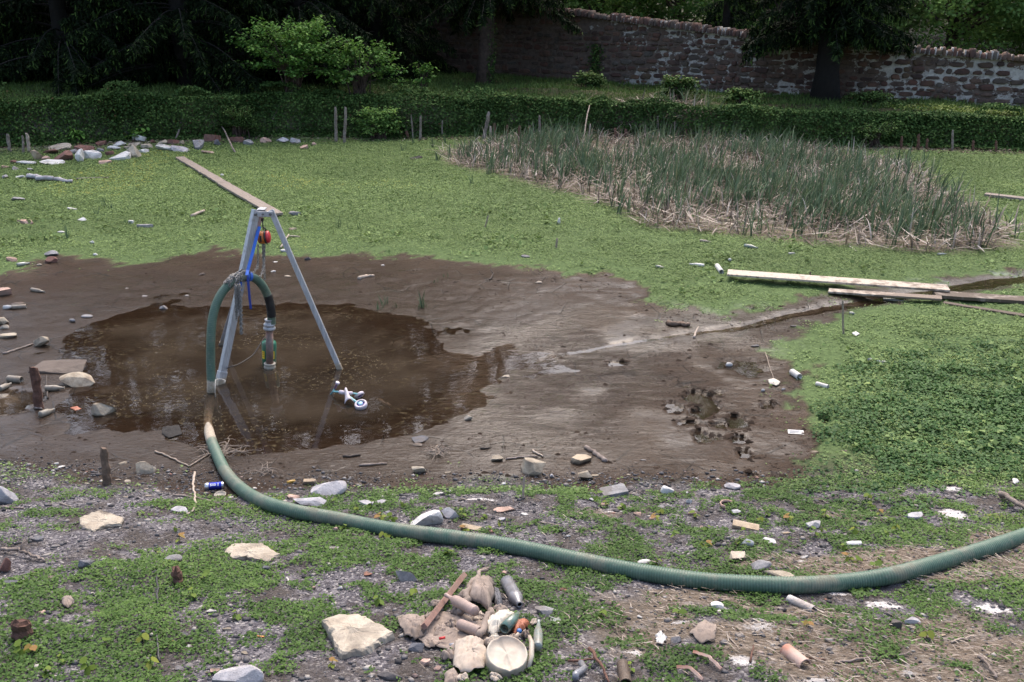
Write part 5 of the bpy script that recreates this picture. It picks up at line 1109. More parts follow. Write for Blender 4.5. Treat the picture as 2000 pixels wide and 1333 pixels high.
rock(785, 1205, 28, 15, 's_beige', 'small beige stone above the biggest cream slab'); rock(829, 1292, 24, 22, 's_pink', 'pink tile fragment below the slate wedge', 'shard'); rock(1442, 900, 9, 6, 's_dark', None, g='specks') if False else None
rock(101, 494, 26, 14, 's_grey', 'upper grey-brown stone of the pair at the left edge of the mud'); rock(100, 507, 26, 15, 's_red', 'lower reddish stone of the pair at the left edge of the mud')
rock(117, 714, 104, 32, 's_mud', 'wide flat mud-coated slab half under water at the left', 'slab', flat=.1, rot=0.); rock(154, 738, 72, 38, 's_beige', 'large two-tone rock, muddy below and cream on top, at the left waterline'); rock(200, 797, 48, 38, 's_beige', 'pointed cream and brown rock standing in the left part of the puddle')
rock(82, 665, 34, 26, 's_beige', 'dome-shaped beige rock at the left waterline'); rock(18, 654, 36, 15, 's_beige', 'flat beige stone at the left edge above the dark twig', 'slab'); rock(8, 569, 30, 20, 's_pink', 'pale slab cut by the left edge on the mud', 'slab')
rock(38, 592, 30, 10, 's_mud', 'muddy stone behind the bottle stub at the left edge'); rock(15, 599, 18, 12, 's_white', 'whitish lump left of the bottle stub'); rock(4, 626, 24, 18, 's_beige', 'tan stone cut by the left edge above two smaller ones'); rock(9, 638, 18, 12, 's_cream', 'cream pebble just below the tan edge stone')
rock(142, 625, 14, 10, 's_grey', 'small grey pebble in the water left of the flat one'); rock(170, 617, 22, 9, 's_grey', 'flat grey pebble at the far left waterline', 'cobble'); rock(320, 600, 16, 11, 's_grey', 'pale-capped pebble beside the bright sky reflection')
rock(405, 662, 34, 20, 's_mud', 'brown stone in the water behind the standing hose'); rock(425, 651, 10, 10, 's_white', 'white pebble between the hose and the rear tripod leg'); rock(509, 634, 26, 10, 's_grey', 'flat stone in the water left of the pump flange', 'slab')
rock(988, 734, 19, 9, 's_cream', 'cream stone at the right tip of the puddle'); rock(915, 815, 17, 14, 's_cream', 'cream stone with a shadow of mud in the lower right of the puddle'); rock(824, 854, 36, 22, 's_slate', 'grey floor tile lying on the mud in front of the puddle', 'slab', flat=.1, rot=.4, name='tile', cat='tile'); rock(816, 868, 20, 9, 's_mud', 'muddy lump at the left corner of the grey floor tile')
rock(1424, 712, 14, 12, 's_white', 'white stone in the brown pool on the right mudflat', 'cobble'); rock(1475, 675, 18, 8, 's_slate', 'bluish flat stone where mud meets weeds at the right', 'slab')
rock(577, 417, 26, 12, 's_grey', 'grey stone in the green carpet right of the tripod head'); rock(572, 447, 16, 8, 's_tan', 'small tan stone right of the hoist in the green carpet'); rock(555, 489, 16, 8, 's_white', 'white stone behind the right tripod leg at the mud edge', 'cobble')
rock(283, 443, 34, 7, 's_grey', 'flat grey stone in the green carpet left of the hoist', 'slab', flat=.2); rock(257, 434, 9, 8, 's_white', 'small white block above the flat grey stone in the carpet', 'block'); rock(162, 428, 17, 9, 's_white', 'wedge-shaped white stone in the green carpet at the left'); rock(50, 435, 34, 7, 's_pink', 'flat pinkish stone in the carpet near the left edge', 'slab', flat=.2)
rock(119, 453, 14, 6, 's_white', 'white pebble left of the lone grass tuft in the carpet', 'cobble'); rock(35, 388, 26, 9, 's_grey', 'mossy grey stone in the carpet below the pale log'); rock(141, 409, 20, 4, 's_white', 'thin whitish stone in the carpet above the white wedge', 'slab', flat=.2)
rock(187, 497, 10, 7, 's_white', 'round white pebble near the mud edge at the left', 'cobble'); rock(180, 473, 9, 8, 's_white', 'bright white fragment in the carpet above the round white pebble'); rock(77, 517, 11, 6, 's_beige', 'little pebble right of the pale bottle at the mud edge', 'cobble'); rock(23, 506, 22, 12, 's_pink', 'pinkish stone above the pale bottle at the left mud edge')
rock(1026, 500, 18, 7, 's_grey', 'grey stone in the carpet beyond the middle of the mud', 'cobble'); rock(434, 342, 7, 6, 's_white', 'tiny white pebble right of the upper walkway plank', 'cobble')
rock(1714, 705, 10, 7, 's_white', None, g='rw') ; rock(1700, 702, 11, 8, 's_lilac', None, g='rw'); rock(1725, 706, 12, 6, 's_white', None, g='rw'); rock(1490, 762, 8, 8, 's_white', 'tiny white pebble above the footprints', 'cobble')
# far rubble at the foot of the ivy bank
rub = [(275,270,26,12,'s_white'),(234,280,22,8,'s_white'),(264,282,22,8,'s_cream'),(285,285,20,9,'s_cream'),(222,288,20,8,'s_white'),(320,288,30,12,'s_white'),(350,291,34,10,'s_lilac'),(386,281,28,16,'s_grey'),(415,270,25,14,'s_red'),(424,278,15,10,'s_slate'),(463,272,20,11,'s_red'),
 (484,278,18,9,'s_grey'),(518,274,20,10,'s_pink'),(550,273,22,10,'s_lilac'),(573,275,24,10,'s_lilac'),(595,288,14,6,'s_pink'),(612,281,12,7,'s_pink'),(74,303,24,18,'s_tan'),(52,317,32,10,'s_white'),(115,288,40,9,'s_cream'),(124,305,34,18,'s_red'),(156,303,22,22,'s_white'),(182,301,34,17,'s_white'),
 (235,307,34,12,'s_white'),(258,296,30,22,'s_cream'),(103,318,36,8,'s_white'),(197,280,24,8,'s_red'),(165,290,30,9,'s_red'),(205,317,20,7,'s_pink'),(316,279,20,9,'s_cream'),(335,277,24,9,'s_red'),(406,297,22,7,'s_pink'),(28,316,22,8,'s_red'),(100,296,30,9,'s_red'),(196,293,16,8,'s_grey'),(215,299,14,8,'s_red'),(12,325,18,8,'s_pink'),(280,294,18,9,'s_white'),(90,309,14,8,'s_pink'),(356,279,12,8,'s_tan'),
 (30,330,18,7,'s_grey'),(60,331,14,6,'s_lilac'),(10,345,16,7,'s_grey'),(40,345,14,6,'s_white'),(145,296,18,8,'s_grey'),(300,276,14,7,'s_red'),(250,288,14,7,'s_beige')]
for (a, b, w, h, m_) in rub: o_ = rock(a, b, w*1.22, h*1.25, m_, None, 'shard' if int(a) % 2 else 'boulder', g='rub'); o_.rotation_euler = (random.uniform(-.3, .3), random.uniform(-.3, .3), random.uniform(-1, 1))
# small shards scattered over the near bank
sm = [(719,1121,18,11,'s_brick'),(719,1100,12,12,'s_grey'),(1099,1152,18,10,'s_brick'),(1189,1177,16,14,'s_pink'),(1207,1184,14,12,'s_pink'),(985,1119,13,12,'s_pink'),(1166,1243-30,20,12,'s_slate'),(1232,1300-70,18,10,'s_grey'),
 (1250,1205,12,9,'s_white'),(1025,1004,16,9,'s_white'),(980,1014,14,11,'s_lilac'),(656,1034,12,14,'s_pink'),(651,1070,24,8,'s_white'),(706,1262-8,0,0,''),(415,1193,24,13,'s_white'),(367,1262,20,9,'s_white'),(443,1228,18,10,'s_beige'),(506,1188,0,0,''),
 (1155,975,12,10,'s_white'),(1178,985,18,9,'s_pink'),(1213,990,16,9,'s_beige'),(1245,1004,18,10,'s_pink'),(1290,990,14,9,'s_grey'),(1345,978,12,12,'s_white'),(1340,962,9,7,'s_white'),(948,1020,10,8,'s_white'),(900,975,12,8,'s_grey'),(758,1000,11,8,'s_lilac'),
 (670,1090,14,9,'s_lilac'),(612,1148,10,9,'s_pink'),(664,1148,12,12,'s_white'),(1610,1020,0,0,''),(1571,1088,18,12,'s_white'),(1690,1092,14,9,'s_pink'),(1535,1041,18,8,'s_tan'),(1370,1030,10,10,'s_pink'),(1250,1180,0,0,''),(1320,1250,26,18,'s_slate'),(1346,1276,20,13,'s_slate'),
 (1132,1232,14,9,'s_grey'),(1110,1200,14,8,'s_slate'),(240,1062,18,10,'s_slate'),(180,1075,14,7,'s_slate'),(110,1066,18,9,'s_grey'),(60,1118,22,10,'s_slate'),(100,1128,22,9,'s_beige'),(305,1117,10,9,'s_slate'),(382,1170,16,9,'s_slate'),(430,1163,14,8,'s_lilac'),
 (350,1203,16,9,'s_grey'),(362,1239,16,12,'s_slate'),(477,1291-16,14,10,'s_beige'),(520,1205,14,9,'s_grey'),(575,1217,14,8,'s_slate'),(282,1234,11,12,'s_slate'),(195,1229,9,9,'s_slate'),(352,1305,24,12,'s_grey'),(420,1310,20,14,'s_pink'),(688,1293,20,12,'s_slate'),(855,1305,16,15,'s_pink'),(810,1318,16,13,'s_pink'),
 (1180,1125,12,8,'s_white'),(1060,1100,12,8,'s_lilac'),(1110,1046,10,8,'s_white'),(1300,1165,12,8,'s_white'),(1330,1195,10,7,'s_beige'),(1220,1130,14,9,'s_lilac'),(1480,1210,22,10,'s_lilac'),(1620,1250,18,10,'s_grey'),(1700,1240,20,9,'s_white'),(1840,1240,14,10,'s_tan'),(1660,1205,12,8,'s_white'),
 (640,1005,0,0,''),(110,905,10,6,'s_white'),(150,899,9,6,'s_beige'),(120,912,16,8,'s_white'),(240,904,18,9,'s_beige'),(231,937,12,7,'s_cream'),(250,940,14,8,'s_cream'),(170,945,10,6,'s_cream'),(285,955,10,6,'s_cream'),(290,968,12,7,'s_beige'),(245,970,11,6,'s_cream'),(325,955,9,6,'s_cream'),(480,955,10,6,'s_tan'),(75,915,12,6,'s_grey'),(150,968,14,8,'s_lilac'),(215,985,12,7,'s_lilac'),(95,985,14,9,'s_slate')]
for (a, b, w, h, m_) in sm:
    if w: rock(a, b, w, h, m_, None, 'shard' if w > 13 and h < 12 else 'boulder', g='sm')
# stones resting on the mud
for (a, b, w, h, m_) in [(874,923,14,6,'s_beige'),(1078,929,10,10,'s_lilac'),(1242,903,9,5,'s_cream'),(1228,927,9,5,'s_cream'),(1256,898,13,4,'s_white'),(1205,938,8,5,'s_beige'),(537,512,10,4,'s_white'),(534,530,10,5,'s_white'),(563,539,14,5,'s_cream'),(394,535,14,7,'s_mud'),(196,648,10,5,'s_cream'),(602,505,14,8,'s_dark'),(1052,551,14,6,'s_cream'),(748,518,8,4,'s_white'),(1550,637,13,6,'s_dark'),(1429,634,6,3,'s_white'),(983,945,10,8,'s_white'),(613,913,8,6,'s_grey'),(700,945,12,5,'s_beige'),(760,950,10,5,'s_beige'),(1372,948,12,5,'s_beige'),(1530,760,9,6,'s_grey'),(1560,733,0,0,''),(248,563,7,3,'s_white'),(283,578,12,3,'s_white'),(365,577,8,4,'s_white'),(1650,880,14,6,'s_tan'),(1590,882,16,6,'s_tan')]:
    if w: rock(a, b, w, h, m_, None, 'boulder', g='mudst')
# ------------------------------------------------------------------ wood
stake(209, 946, 203, 879, 17, 'wood_old', 'round brown stake stump standing at the near edge of the mud')
stake(76, 797, 66, 722, 19, 'wood_red', 'broken reddish post leaning in the mud at the left')
stake(349, 1138, 343, 1112, 22, 'wood_red', 'short rotten brown stump in the weeds behind the black cable')
stake(40, 1245, 41, 1212, 36, 'wood_red', 'thick dark stump in the weeds at the lower left')
stake(1022, 974, 1024, 932, 6, 'wood_pale', 'thin pale lath standing upright at the mud edge', sq=True)
stake(1647, 652, 1646, 588, 4, 'twig', 'thin upright stick standing in the weeds below the clean board')
stake(1580, 550, 1583, 532, 4, 'twig_dark', 'dark twig stuck upright behind the clean board'); stake(1086, 485, 1088, 467, 4, 'twig', 'small upright stick in the green carpet in front of the cattails'); stake(947, 445, 954, 421, 3, 'twig', 'pair of pale straws standing in the middle of the green carpet')
posts = [(20,297,14,262,7,'wood_grey'),(46,300,44,266,5,'wood_grey'),(58,296,52,262,7,'wood_pale'),(657,278,655,210,6,'wood_grey'),(673,280,675,211,6,'wood_grey'),(797,272,794,258,6,'wood_red'),(807,272,803,225,3,'wood_grey'),(821,275,822,226,5,'wood_grey'),(863,268,864,236,3,'wood_grey'),(945,272,955,220,7,'wood_grey'),(957,279,958,248,5,'wood_pale'),(965,277,966,243,7,'wood_red'),(990,272,991,246,5,'wood_red'),
 (1014,274,1015,247,6,'wood_red'),(1033,272,1034,247,6,'wood_red'),(1054,275,1054,227,5,'wood_grey'),(1077,270,1076,250,4,'wood_grey'),(1096,272,1096,248,5,'wood_red'),(1129,276,1130,250,4,'wood_grey'),(1148,283,1153,243,3,'wood_pale'),(1168,276,1169,253,3,'wood_grey'),(1202,276,1202,252,6,'wood_red'),(1222,274,1223,255,7,'wood_red'),(1260,276,1261,245,4,'wood_grey'),(1284,273,1285,228,5,'wood_grey'),(1317,275,1318,238,4,'wood_grey'),(1372,280,1371,258,6,'wood_red'),(1340,278,1341,252,4,'wood_red'),
 (1412,278,1412,262,5,'wood_red'),(1445,280,1446,262,4,'wood_grey'),(1515,282,1515,262,5,'wood_red'),(1543,284,1544,262,5,'wood_red'),(1590,284,1591,262,5,'wood_red'),(1692,285,1694,262,5,'wood_grey'),(1712,286,1720,248,5,'wood_grey'),(1760,290,1761,268,5,'wood_red'),(1793,294,1794,263,6,'wood_red'),(1810,292,1811,272,5,'wood_red'),(1860,296,1861,255,5,'wood_grey'),(1900,297,1901,275,5,'wood_red'),(1945,298,1946,276,5,'wood_red')]
for (a, b, c, d, w, m_) in posts: stake(a, b, c, d, w, m_, g='post')
# sunken pale poles leaning on the bank
for pts in [[(520,266,.05),(546,240,.5)],[(460,300,.02),(435,268,.35)],[(1135,296,.02),(1150,250,.7)],[(345,274,.05),(362,250,.4)],[(1708,285,.05),(1730,258,.5)]]:
    stick(pts, 4, 'wood_grey', g='lean')
stick([(939,878),(959,876)], 4, 'twig_dark', g='ms'); stick([(702,911),(755,907)], 5, 'wood_grey', 'short grey stick on the mud in front of the puddle, left of the twig tangle'); stick([(671,893),(704,891)], 6, 'twig_dark', g='ms')
stick([(988,899),(1018,895),(1051,893)], 4, 'wood_grey', g='ms'); stick([(1041,882),(1060,894)], 5, 'wood_pale', g='ms')
stick([(1144,876),(1162,888),(1185,903)], 9, 'wood_grey', 'thick grey driftwood branch with a knobbly end on the mud', forks=[(.9, .3, -.5, .3, .05)], taper=1.1)
stick([(0,1081,.03),(38,1086,.05),(60,1091,.03),(90,1098,.01)], 8, 'wood_grey', 'forked brown branch lying in the bare patch at the left edge', forks=[(.42, .1, .5, .6, .12)])
stick([(381,925),(377,950),(380,970),(384,985),(378,998),(366,1008)], 5, 'wood_pale', 'curved pale root standing out against the mud left of the blue can'); stick([(339,969),(385,975),(429,986)], 5, 'wood_grey', 'straight brown stick crossing the curved pale root')
stick([(7,692),(35,684),(64,674)], 5, 'wood_grey', 'grey stick on the mud at the left edge below the dome-shaped rock'); stick([(64,798),(80,801)], 6, 'wood_grey', g='ms'); stick([(95,780),(92,735)], 4, 'twig_dark', g='ms')
stick([(304,884),(335,896),(369,913),(395,897),(420,884)], 4, 'twig', 'bent bare twig lying on the mud left of the hose', forks=[(.2, .5, .3, .1, .12)])
stick([(701,546,.01),(716,541,.01),(728,540,.01)], 9, 'wood_pale', 'pale split log on the mud beyond the puddle', name='log', cat='log', taper=.5); stick([(737,786,.03),(748,790,.03),(761,796,.02)], 8, 'wood_pale', 'pale stub of wood floating right of the toy bike', name='log', cat='log', taper=.7)
stick([(1303,634,.02),(1325,637,.03),(1349,639,.03)], 11, 'wood_old', 'short brown driftwood log on the far side of the stream', name='log', cat='log', taper=.7); stick([(62,350,.06),(85,355,.08),(112,355,.06),(140,359,.05)], 12, 's_lilac', 'pale lichen-covered log lying in the carpet below the rubble', name='log', cat='log', taper=.7)
stick([(375,425,.03),(398,416,.05)], 7, 'wood_pale', 'short whitish stick in the carpet left of the tripod head'); stick([(150,351),(212,348)], 5, 'wood_grey', 'thin pale stick in the carpet right of the pale log')
stick([(548,487,.03),(565,463,.05)], 4, 'wood_pale', 'pale lath crossing behind the right tripod leg, above the white stone'); stick([(562,464,.03),(586,466,.03)], 4, 'wood_pale', 'short pale lath end right of the tripod leg')
stick([(1630,1297),(1700,1288),(1779,1279)], 6, 'wood_grey', 'long thin grey stick at the lower right'); stick([(1576,1288),(1611,1291)], 5, 'wood_red', 'short curved twig left of the long thin grey stick'); stick([(1909,1290,.03),(1922,1300,.03),(1944,1328,.02)], 9, 'wood_grey', 'pale branch piece in the lower right corner')
stick([(1856,1257),(1905,1244)], 5, 'wood_pale', 'pale straight stick above the branch piece in the lower right corner'); stick([(1951,973,.05),(1975,988,.06),(2010,1007,.05)], 12, 'wood_grey', 'thick pale driftwood limb entering from the right edge above the hose')
stick([(1354,661),(1362,650,.08)], 5, 'wood_pale', 'small pale stick leaning over the stream'); stick([(957,548,.01),(963,541,.05),(958,538,.10)], 3, 'twig_dark', g='ms'); stick([(1495,690),(1512,748)], 2, 'twig', g='ms')
stick([(1108,1203),(1120,1222),(1132,1236)], 3, 'twig', g='ns'); stick([(1126,1212),(1150,1193)], 3, 'twig', g='ns'); stick([(1420,1244),(1445,1272)], 4, 'twig', g='ns'); stick([(1465,1296),(1472,1272,.04)], 5, 'wood_red', g='ns'); stick([(117,985),(140,992)], 3, 'twig', g='ns'); stick([(632*0+1055,1022),(1100,1030)], 3, 'twig', g='ns'); stick([(0,993),(45,996)], 5, 'wood_grey', g='ns')
for k, pts in enumerate([[(1150,1283,.05),(1172,1310,.04),(1190,1340,.02)],[(1112,1297,.02),(1160,1297,.03)]]): stick(pts, 8-2*k, 'wood_red', ['dark split branch slanting down at the bottom edge right of the basin', 'thin reddish cane lying across the split branch'][k])
def bird_twigs(cx, cy, r, n, label, seed, m='twig', w=2.4, flat=.4):
    rs = np.random.RandomState(seed); o0 = gp(cx, cy); s = ppm(o0); mb = MB()
    for i in range(n):
        a = rs.uniform(0, 6.28); L = r/s*rs.uniform(.5, 1.1); st = np.array([rs.normal(0, .3)*r/s*.5, rs.normal(0, .3)*r/s*.5, .02]); e = st+np.array([math.cos(a)*L, math.sin(a)*L*1.3*.6, rs.uniform(.0, flat)*L*.5]); mid = (st+e)/2+rs.normal(0, .12*L, 3)*np.array([1, 1, .4])+[0, 0, .02]
        for q in (st, mid, e): q[2] = max(q[2], hgt(o0[0]+q[0], o0[1]+q[1])-o0[2]+.004)
        P = catmull([st, mid, e], 4); mb.tube(P, np.linspace(w/s/2, w/s/5, len(P)), 4, cap=False)
        for k in range(2): b0 = P[rs.randint(2, len(P)-1)]; e2 = b0+rs.normal(0, .25*L, 3)*np.array([1, 1, .3]); e2[2] = max(e2[2], .005); mb.tube([b0, (b0+e2)/2+[0, 0, .01], e2], [w/s/4, w/s/5, w/s/7], 4, cap=False)
    return tag(mb.build('twig_tangle', M[m], loc=o0), label, 'twigs')
bird_twigs(433, 888, 52, 30, 'tangle of pale bare twigs lying across the hose where it leaves the water', 1); bird_twigs(855, 888, 38, 18, 'smaller tangle of dry twigs on the mud above the beige rocks', 2); bird_twigs(520, 925, 40, 9, 'sparse thin twigs on the mud right of the hose bend', 3, w=1.8)
bird_twigs(512, 845, 20, 12, 'dark twigs lying in the shallow water between the leg reflections', 4, 'twig_dark', 2)
# ------------------------------------------------------------------ bottles, cans, litter on the ground
bottle(17, 745, 43, 747, 14, 'glass_mud', 'broken muddy jar lying beside the red post at the left', JAR); bottle(0, 764, 22, 753, 11, 'glass_mud', 'muddy bottle cut by the left edge behind the broken jar', BOT2)
bottle(89, 763, 127, 762, 12, 'glass_mud', 'muddy brown beer bottle lying right of the leaning red post', BOT2); bottle(79, 815, 107, 804, 13, 'glass_mud', 'muddy bottle in front of the leaning red post', BOT2)
bottle(24, 604, 52, 602, 9, 'glass_mud', 'muddy bottle stub lying among stones at the left edge', JAR); bottle(34, 521, 58, 517, 8, 'glass_pale', 'pale greyish bottle at the edge of mud and carpet on the left', BOT2)
bottle(62, 569, 88, 573, 8, 'glass_mud', 'mud-caked bottle above the stones at the left edge', BOT2); bottle(311, 754, 329, 755, 4, 'glass_green', 'green bottle neck poking out of the puddle left of the hose', JAR)
bottle(1375, 522, 1346, 518, 7, 'plastic_white', 'white plastic bottle in the carpet left of the clean board', BOT2); bottle(1454, 484, 1480, 488, 9, 'glass_green', 'greenish bottle in the carpet in front of the cattails', BOT2); bottle(1367, 473, 1388, 475, 6, 'glass_mud', 'grey bottle in the straw at the near edge of the cattails', BOT2)
bottle(1281, 523, 1297, 525, 6, 'glass_green', 'small green glass bottle in the carpet right of the bare mud tongue', BOT2); bottle(1400, 523, 1409, 535, 10, 'plastic_white', 'crushed grey cup beside the left end of the clean board', JAR, name='cup', cat='cup')
bottle(1546, 731, 1561, 741, 13, 'plastic_white', 'white tin can lying at the right edge of the mud', JAR, name='can', cat='can'); bottle(1594, 753, 1617, 759, 9, 'plastic_white', 'white crumpled carton in the weeds right of the white tin can', JAR, name='carton', cat='carton')
bottle(1540, 498, 1556, 497, 5, 'glass_pale', None, g='gl'); bottle(1832, 499, 1848, 498, 5, 'glass_pale', None, g='gl'); bottle(1659, 614, 1670, 615, 6, 'glass_pale', None, g='gl')
bottle(1725, 587, 1765, 590, 6, 'glass_pale', 'pale blue bottle caught under the boards at the stream', BOT2)
# blue drink can
a, b = gp(401, 957), gp(438, 954); s_ = ppm(a); r_ = 15/s_/2; a = a+[0, 0, r_*.9]; b = b+[0, 0, r_*.9]; L_ = np.linalg.norm(b-a); ax_ = (b-a)/L_
simple('can_blue', (.02,.035,.36), .25, .6, var=.1); simple('can_silver', (.55,.56,.60), .3, .8, var=.1); simple('white_ink', (.75,.75,.75), .5)
can = empty('drink_can', a); tag(can, 'shiny blue and silver drink can lying on the mud left of the hose', 'can')
mb = MB(); mb.lathe([(r_*.7, L_*.02), (r_*.98, L_*.06), (r_, L_*.10), (r_, L_*.90)], (0,0,0), ax_, 24); mb.build('body', M['can_blue'], can)
mb = MB(); mb.lathe([(0, L_*.0), (r_*.72, L_*.0), (r_*.8, -.002), (r_*1.005, L_*.07), (r_*1.012, L_*.22), (r_*1.0, L_*.22)], (0,0,0), ax_, 24); mb.lathe([(r_, L_*.9), (r_*.86, L_*.97), (r_*.86, L_), (r_*.78, L_), (r_*.76, L_*.985), (0, L_*.985)], (0,0,0), ax_, 24); mb.build('metal_ends', M['can_silver'], can)
sd1 = np.cross(ax_, [0, 0, 1.]); sd1 /= np.linalg.norm(sd1); mb = MB()
if sd1[1] > 0: sd1 = -sd1
for (u0, u1, a0, a1) in ((.32,.62,.55,.85),(.34,.60,.98,1.12),(.30,.34,.45,1.2),(.70,.74,.4,1.3)):
    V = []
    for uu in (u0, u1):
        for aa in np.linspace(a0, a1, 5): V.append(ax_*L_*uu+(sd1*math.cos(aa)+np.array([0, 0, 1])*math.sin(aa))*r_*1.01)
    mb.add(V, [(i, i+1, 6+i, 5+i) for i in range(4)])
mb.build('printed_mark', M['white_ink'], can)
# lid ring, broken pot rim, paper label, etc
c = gp(430, 968); s_ = ppm(c); mb = MB(); mb.lathe([(.0,.006),(11.5/s_*.8,.005),(11.5/s_*.85,.012),(11.5/s_,.014),(11.5/s_*1.02,.006),(11.5/s_,0)], (0,0,0), (0,-.1,1), 24); tag(mb.build('lid', M['glass_mud'], loc=c), 'round muddy tin lid next to the blue can', 'lid')
c = gp(1420, 990); s_ = ppm(c); mb = MB(); t = np.linspace(.6, 4.2, 16); rr_ = 14/s_; V = []
for a in t:
    for (q, z) in ((1,0),(1,.035),(.88,.035),(.88,0)): V.append((rr_*q*math.cos(a), rr_*q*math.sin(a), z))
mb.add(V, [(4*i+k, 4*i+(k+1) % 4, 4*i+4+(k+1) % 4, 4*i+4+k) for i in range(15) for k in range(4)]+[(0,1,2,3),(60,61,62,63)]); tag(mb.build('pot_rim', M['s_pink'], loc=c), 'broken curved rim of a clay pot in the weeds', 'pot shard')
c = gp(1554, 846); s_ = ppm(c); mb = MB(); mb.box((0,0,.012), (30/s_, .065, .004)); ca_ = mb.build('card', M['plastic_white'], loc=c); ca_.rotation_euler = (R(14), 0, R(-8)); tag(ca_, 'white printed paper card lying at the right edge of the mud', 'paper')
mb = MB()
for k, (yy, x0, x1) in enumerate(((.018,-.40,.30),(.008,-.40,.38),(-.002,-.40,.15),(-.012,-.40,.34),(-.02,-.4,-.1))): mb.box(((x0+x1)/2*30/s_, yy, .0150), ((x1-x0)*30/s_, .0028, .001))
simple('grey_ink', (.25,.25,.27), .7); mb.build('printed_lines', M['grey_ink'], ca_)
def crumple(pts, m, label, name='cloth', cat='cloth', h=.03, th=.003, seed=1, fold=18, foldamp=.02, g=None, fx=1., fy=.3):
    """crumpled sheet filling an outline of pixels"""
    c0 = gp(np.mean([p[0] for p in pts]), np.mean([p[1] for p in pts])); Pw = np.array([gp(a, b) for a, b in pts]); Pw = Pw[:, :2]; c = Pw.mean(0); org = np.array([c[0], c[1], c0[2]]); rings = 10; V = []; N = 0; rs = np.random.RandomState(seed)
    out = []
    for i in range(len(Pw)):
        a, b = Pw[i], Pw[(i+1) % len(Pw)]; k = 8
        for j in range(k): out.append(a+(b-a)*j/k+(rs.normal(0, .003, 2)))
    out = np.array(out); N = len(out)
    for r in range(rings):
        q = c+(out-c)*(1-r/rings); e = r/rings; z = hgt(q[:, 0], q[:, 1])+h*(.25+.75*math.sin(min(1, e*1.6+.12)*math.pi/2)) ; u = (q[:, 0]*fx+q[:, 1]*fy)*fold+fbm(q[:,0]*9, q[:,1]*9, seed)*5
        z = z+foldamp*(.5-np.abs((u % 1)-.5))*(.4+.9*fbm(q[:,0]*7, q[:,1]*7, seed+2)); V.append(np.stack([q[:, 0], q[:, 1], z], 1))
    V = np.vstack(V+[np.array([[c[0], c[1], c0[2]+h]])]); F = [(r*N+i, r*N+(i+1) % N, (r+1)*N+(i+1) % N, (r+1)*N+i) for r in range(rings-1) for i in range(N)]+[((rings-1)*N+i, (rings-1)*N+(i+1) % N, rings*N) for i in range(N)]
    mb = MB(); mb.add(V-org, F, 0, True); o = mb.build(name, M[m], loc=org); md = o.modifiers.new('s', 'SOLIDIFY'); md.thickness = th
    if label: tag(o, label, cat)
    if g: reg(g, pts[0][0], o)
    HEAPS.append((c[0], c[1], np.linalg.norm(out-c, axis=1).mean()*.9)); return o
simple('cloth_mud', (.30,.24,.20), .95, var=.35, sc=14, dirt=(.13,.10,.08), dirtamt=.7, bump=.006); simple('cloth_pale', (.46,.39,.32), .9, var=.25, sc=12, dirt=(.25,.19,.15), dirtamt=.6, bump=.003); simple('paper', (.62,.57,.48), .85, var=.15, dirt=(.36,.28,.22), dirtamt=.4)
simple('basin', (.50,.44,.35), .5, var=.12, sc=16, dirt=(.30,.22,.165), dirtamt=.75); simple('orange_shard', (.38,.12,.06), .6, var=.25, dirt=(.25,.15,.1), dirtamt=.4); simple('terracotta', (.45,.17,.10), .75, var=.3, sc=12, dirt=(.5,.42,.36), dirtamt=.7); simple('chalk', (.62,.58,.55), .95, var=.2, sc=14, dirt=(.25,.2,.17), dirtamt=.7, bump=.02)
simple('cap_blue', (.03,.12,.34), .4); simple('red', (.55,.03,.03), .4); simple('cig', (.62,.28,.10), .8); simple('plastic_grey', (.22,.225,.25), .25, var=.3, sc=30, spec=.8, dirt=(.2,.17,.14), dirtamt=.5)
# the rubbish heap, piece by piece
crumple([(800,1235),(835,1200),(880,1200),(935,1215),(990,1215),(1000,1235),(950,1262),(900,1282),(852,1268),(822,1258)], 'cloth_mud', 'muddy brown sacking spread under the rubbish heap', 'sacking', 'sacking', .02, seed=2, foldamp=.035, fold=9)
crumple([(776,1216),(800,1206),(832,1212),(838,1246),(812,1256),(792,1248)], 'cloth_mud', 'ragged corner of brown cloth at the left end of the heap', 'cloth', 'cloth', .04, seed=3, foldamp=.05, fold=12)
crumple([(918,1150),(946,1138),(962,1142),(966,1172),(955,1208),(938,1190),(915,1186)], 'cloth_mud', 'ribbed stiff muddy cloth standing up at the back of the heap', 'cloth', 'cloth', .11, seed=4, foldamp=.02, fold=40)
crumple([(962,1150),(974,1158),(981,1185),(976,1200),(966,1185)], 's_slate', 'curved grey scrap behind the ribbed cloth', 'scrap', 'scrap', .05, seed=5, foldamp=.01)
crumple([(890,1262),(918,1252),(945,1262),(952,1290),(945,1318),(905,1325),(885,1312)], 'cloth_pale', 'crumpled pale cloth with folds touching the left side of the cream basin', 'cloth', 'cloth', .07, seed=6, foldamp=.045, fold=11, fx=1., fy=.8)
crumple([(868,1320),(888,1308),(898,1330),(890,1345),(868,1345)], 'cloth_mud', 'muddy rag at the bottom edge left of the pale cloth', 'cloth', 'cloth', .03, seed=7)
crumple([(941,1232),(960,1222),(975,1208),(1000,1206),(1006,1212),(985,1236),(966,1250),(946,1248)], 'paper', 'folded cream plastic scrap lying over the middle of the heap', 'wrapper', 'wrapper', .07, seed=8, foldamp=.05, fold=9)
crumple([(1000,1232),(1014,1220),(1030,1218),(1034,1228),(1018,1240),(1004,1246)], 'orange_shard', 'bright orange plastic shard right of the green glass bottle', 'shard', 'shard', .05, seed=9, foldamp=.008)
stick([(829,1246,.08),(907,1140,.07)], 15, 'wood_batten', 'square brown wooden batten slanting across the left of the heap', name='batten', cat='batten', taper=.97, n=4, wob=0)
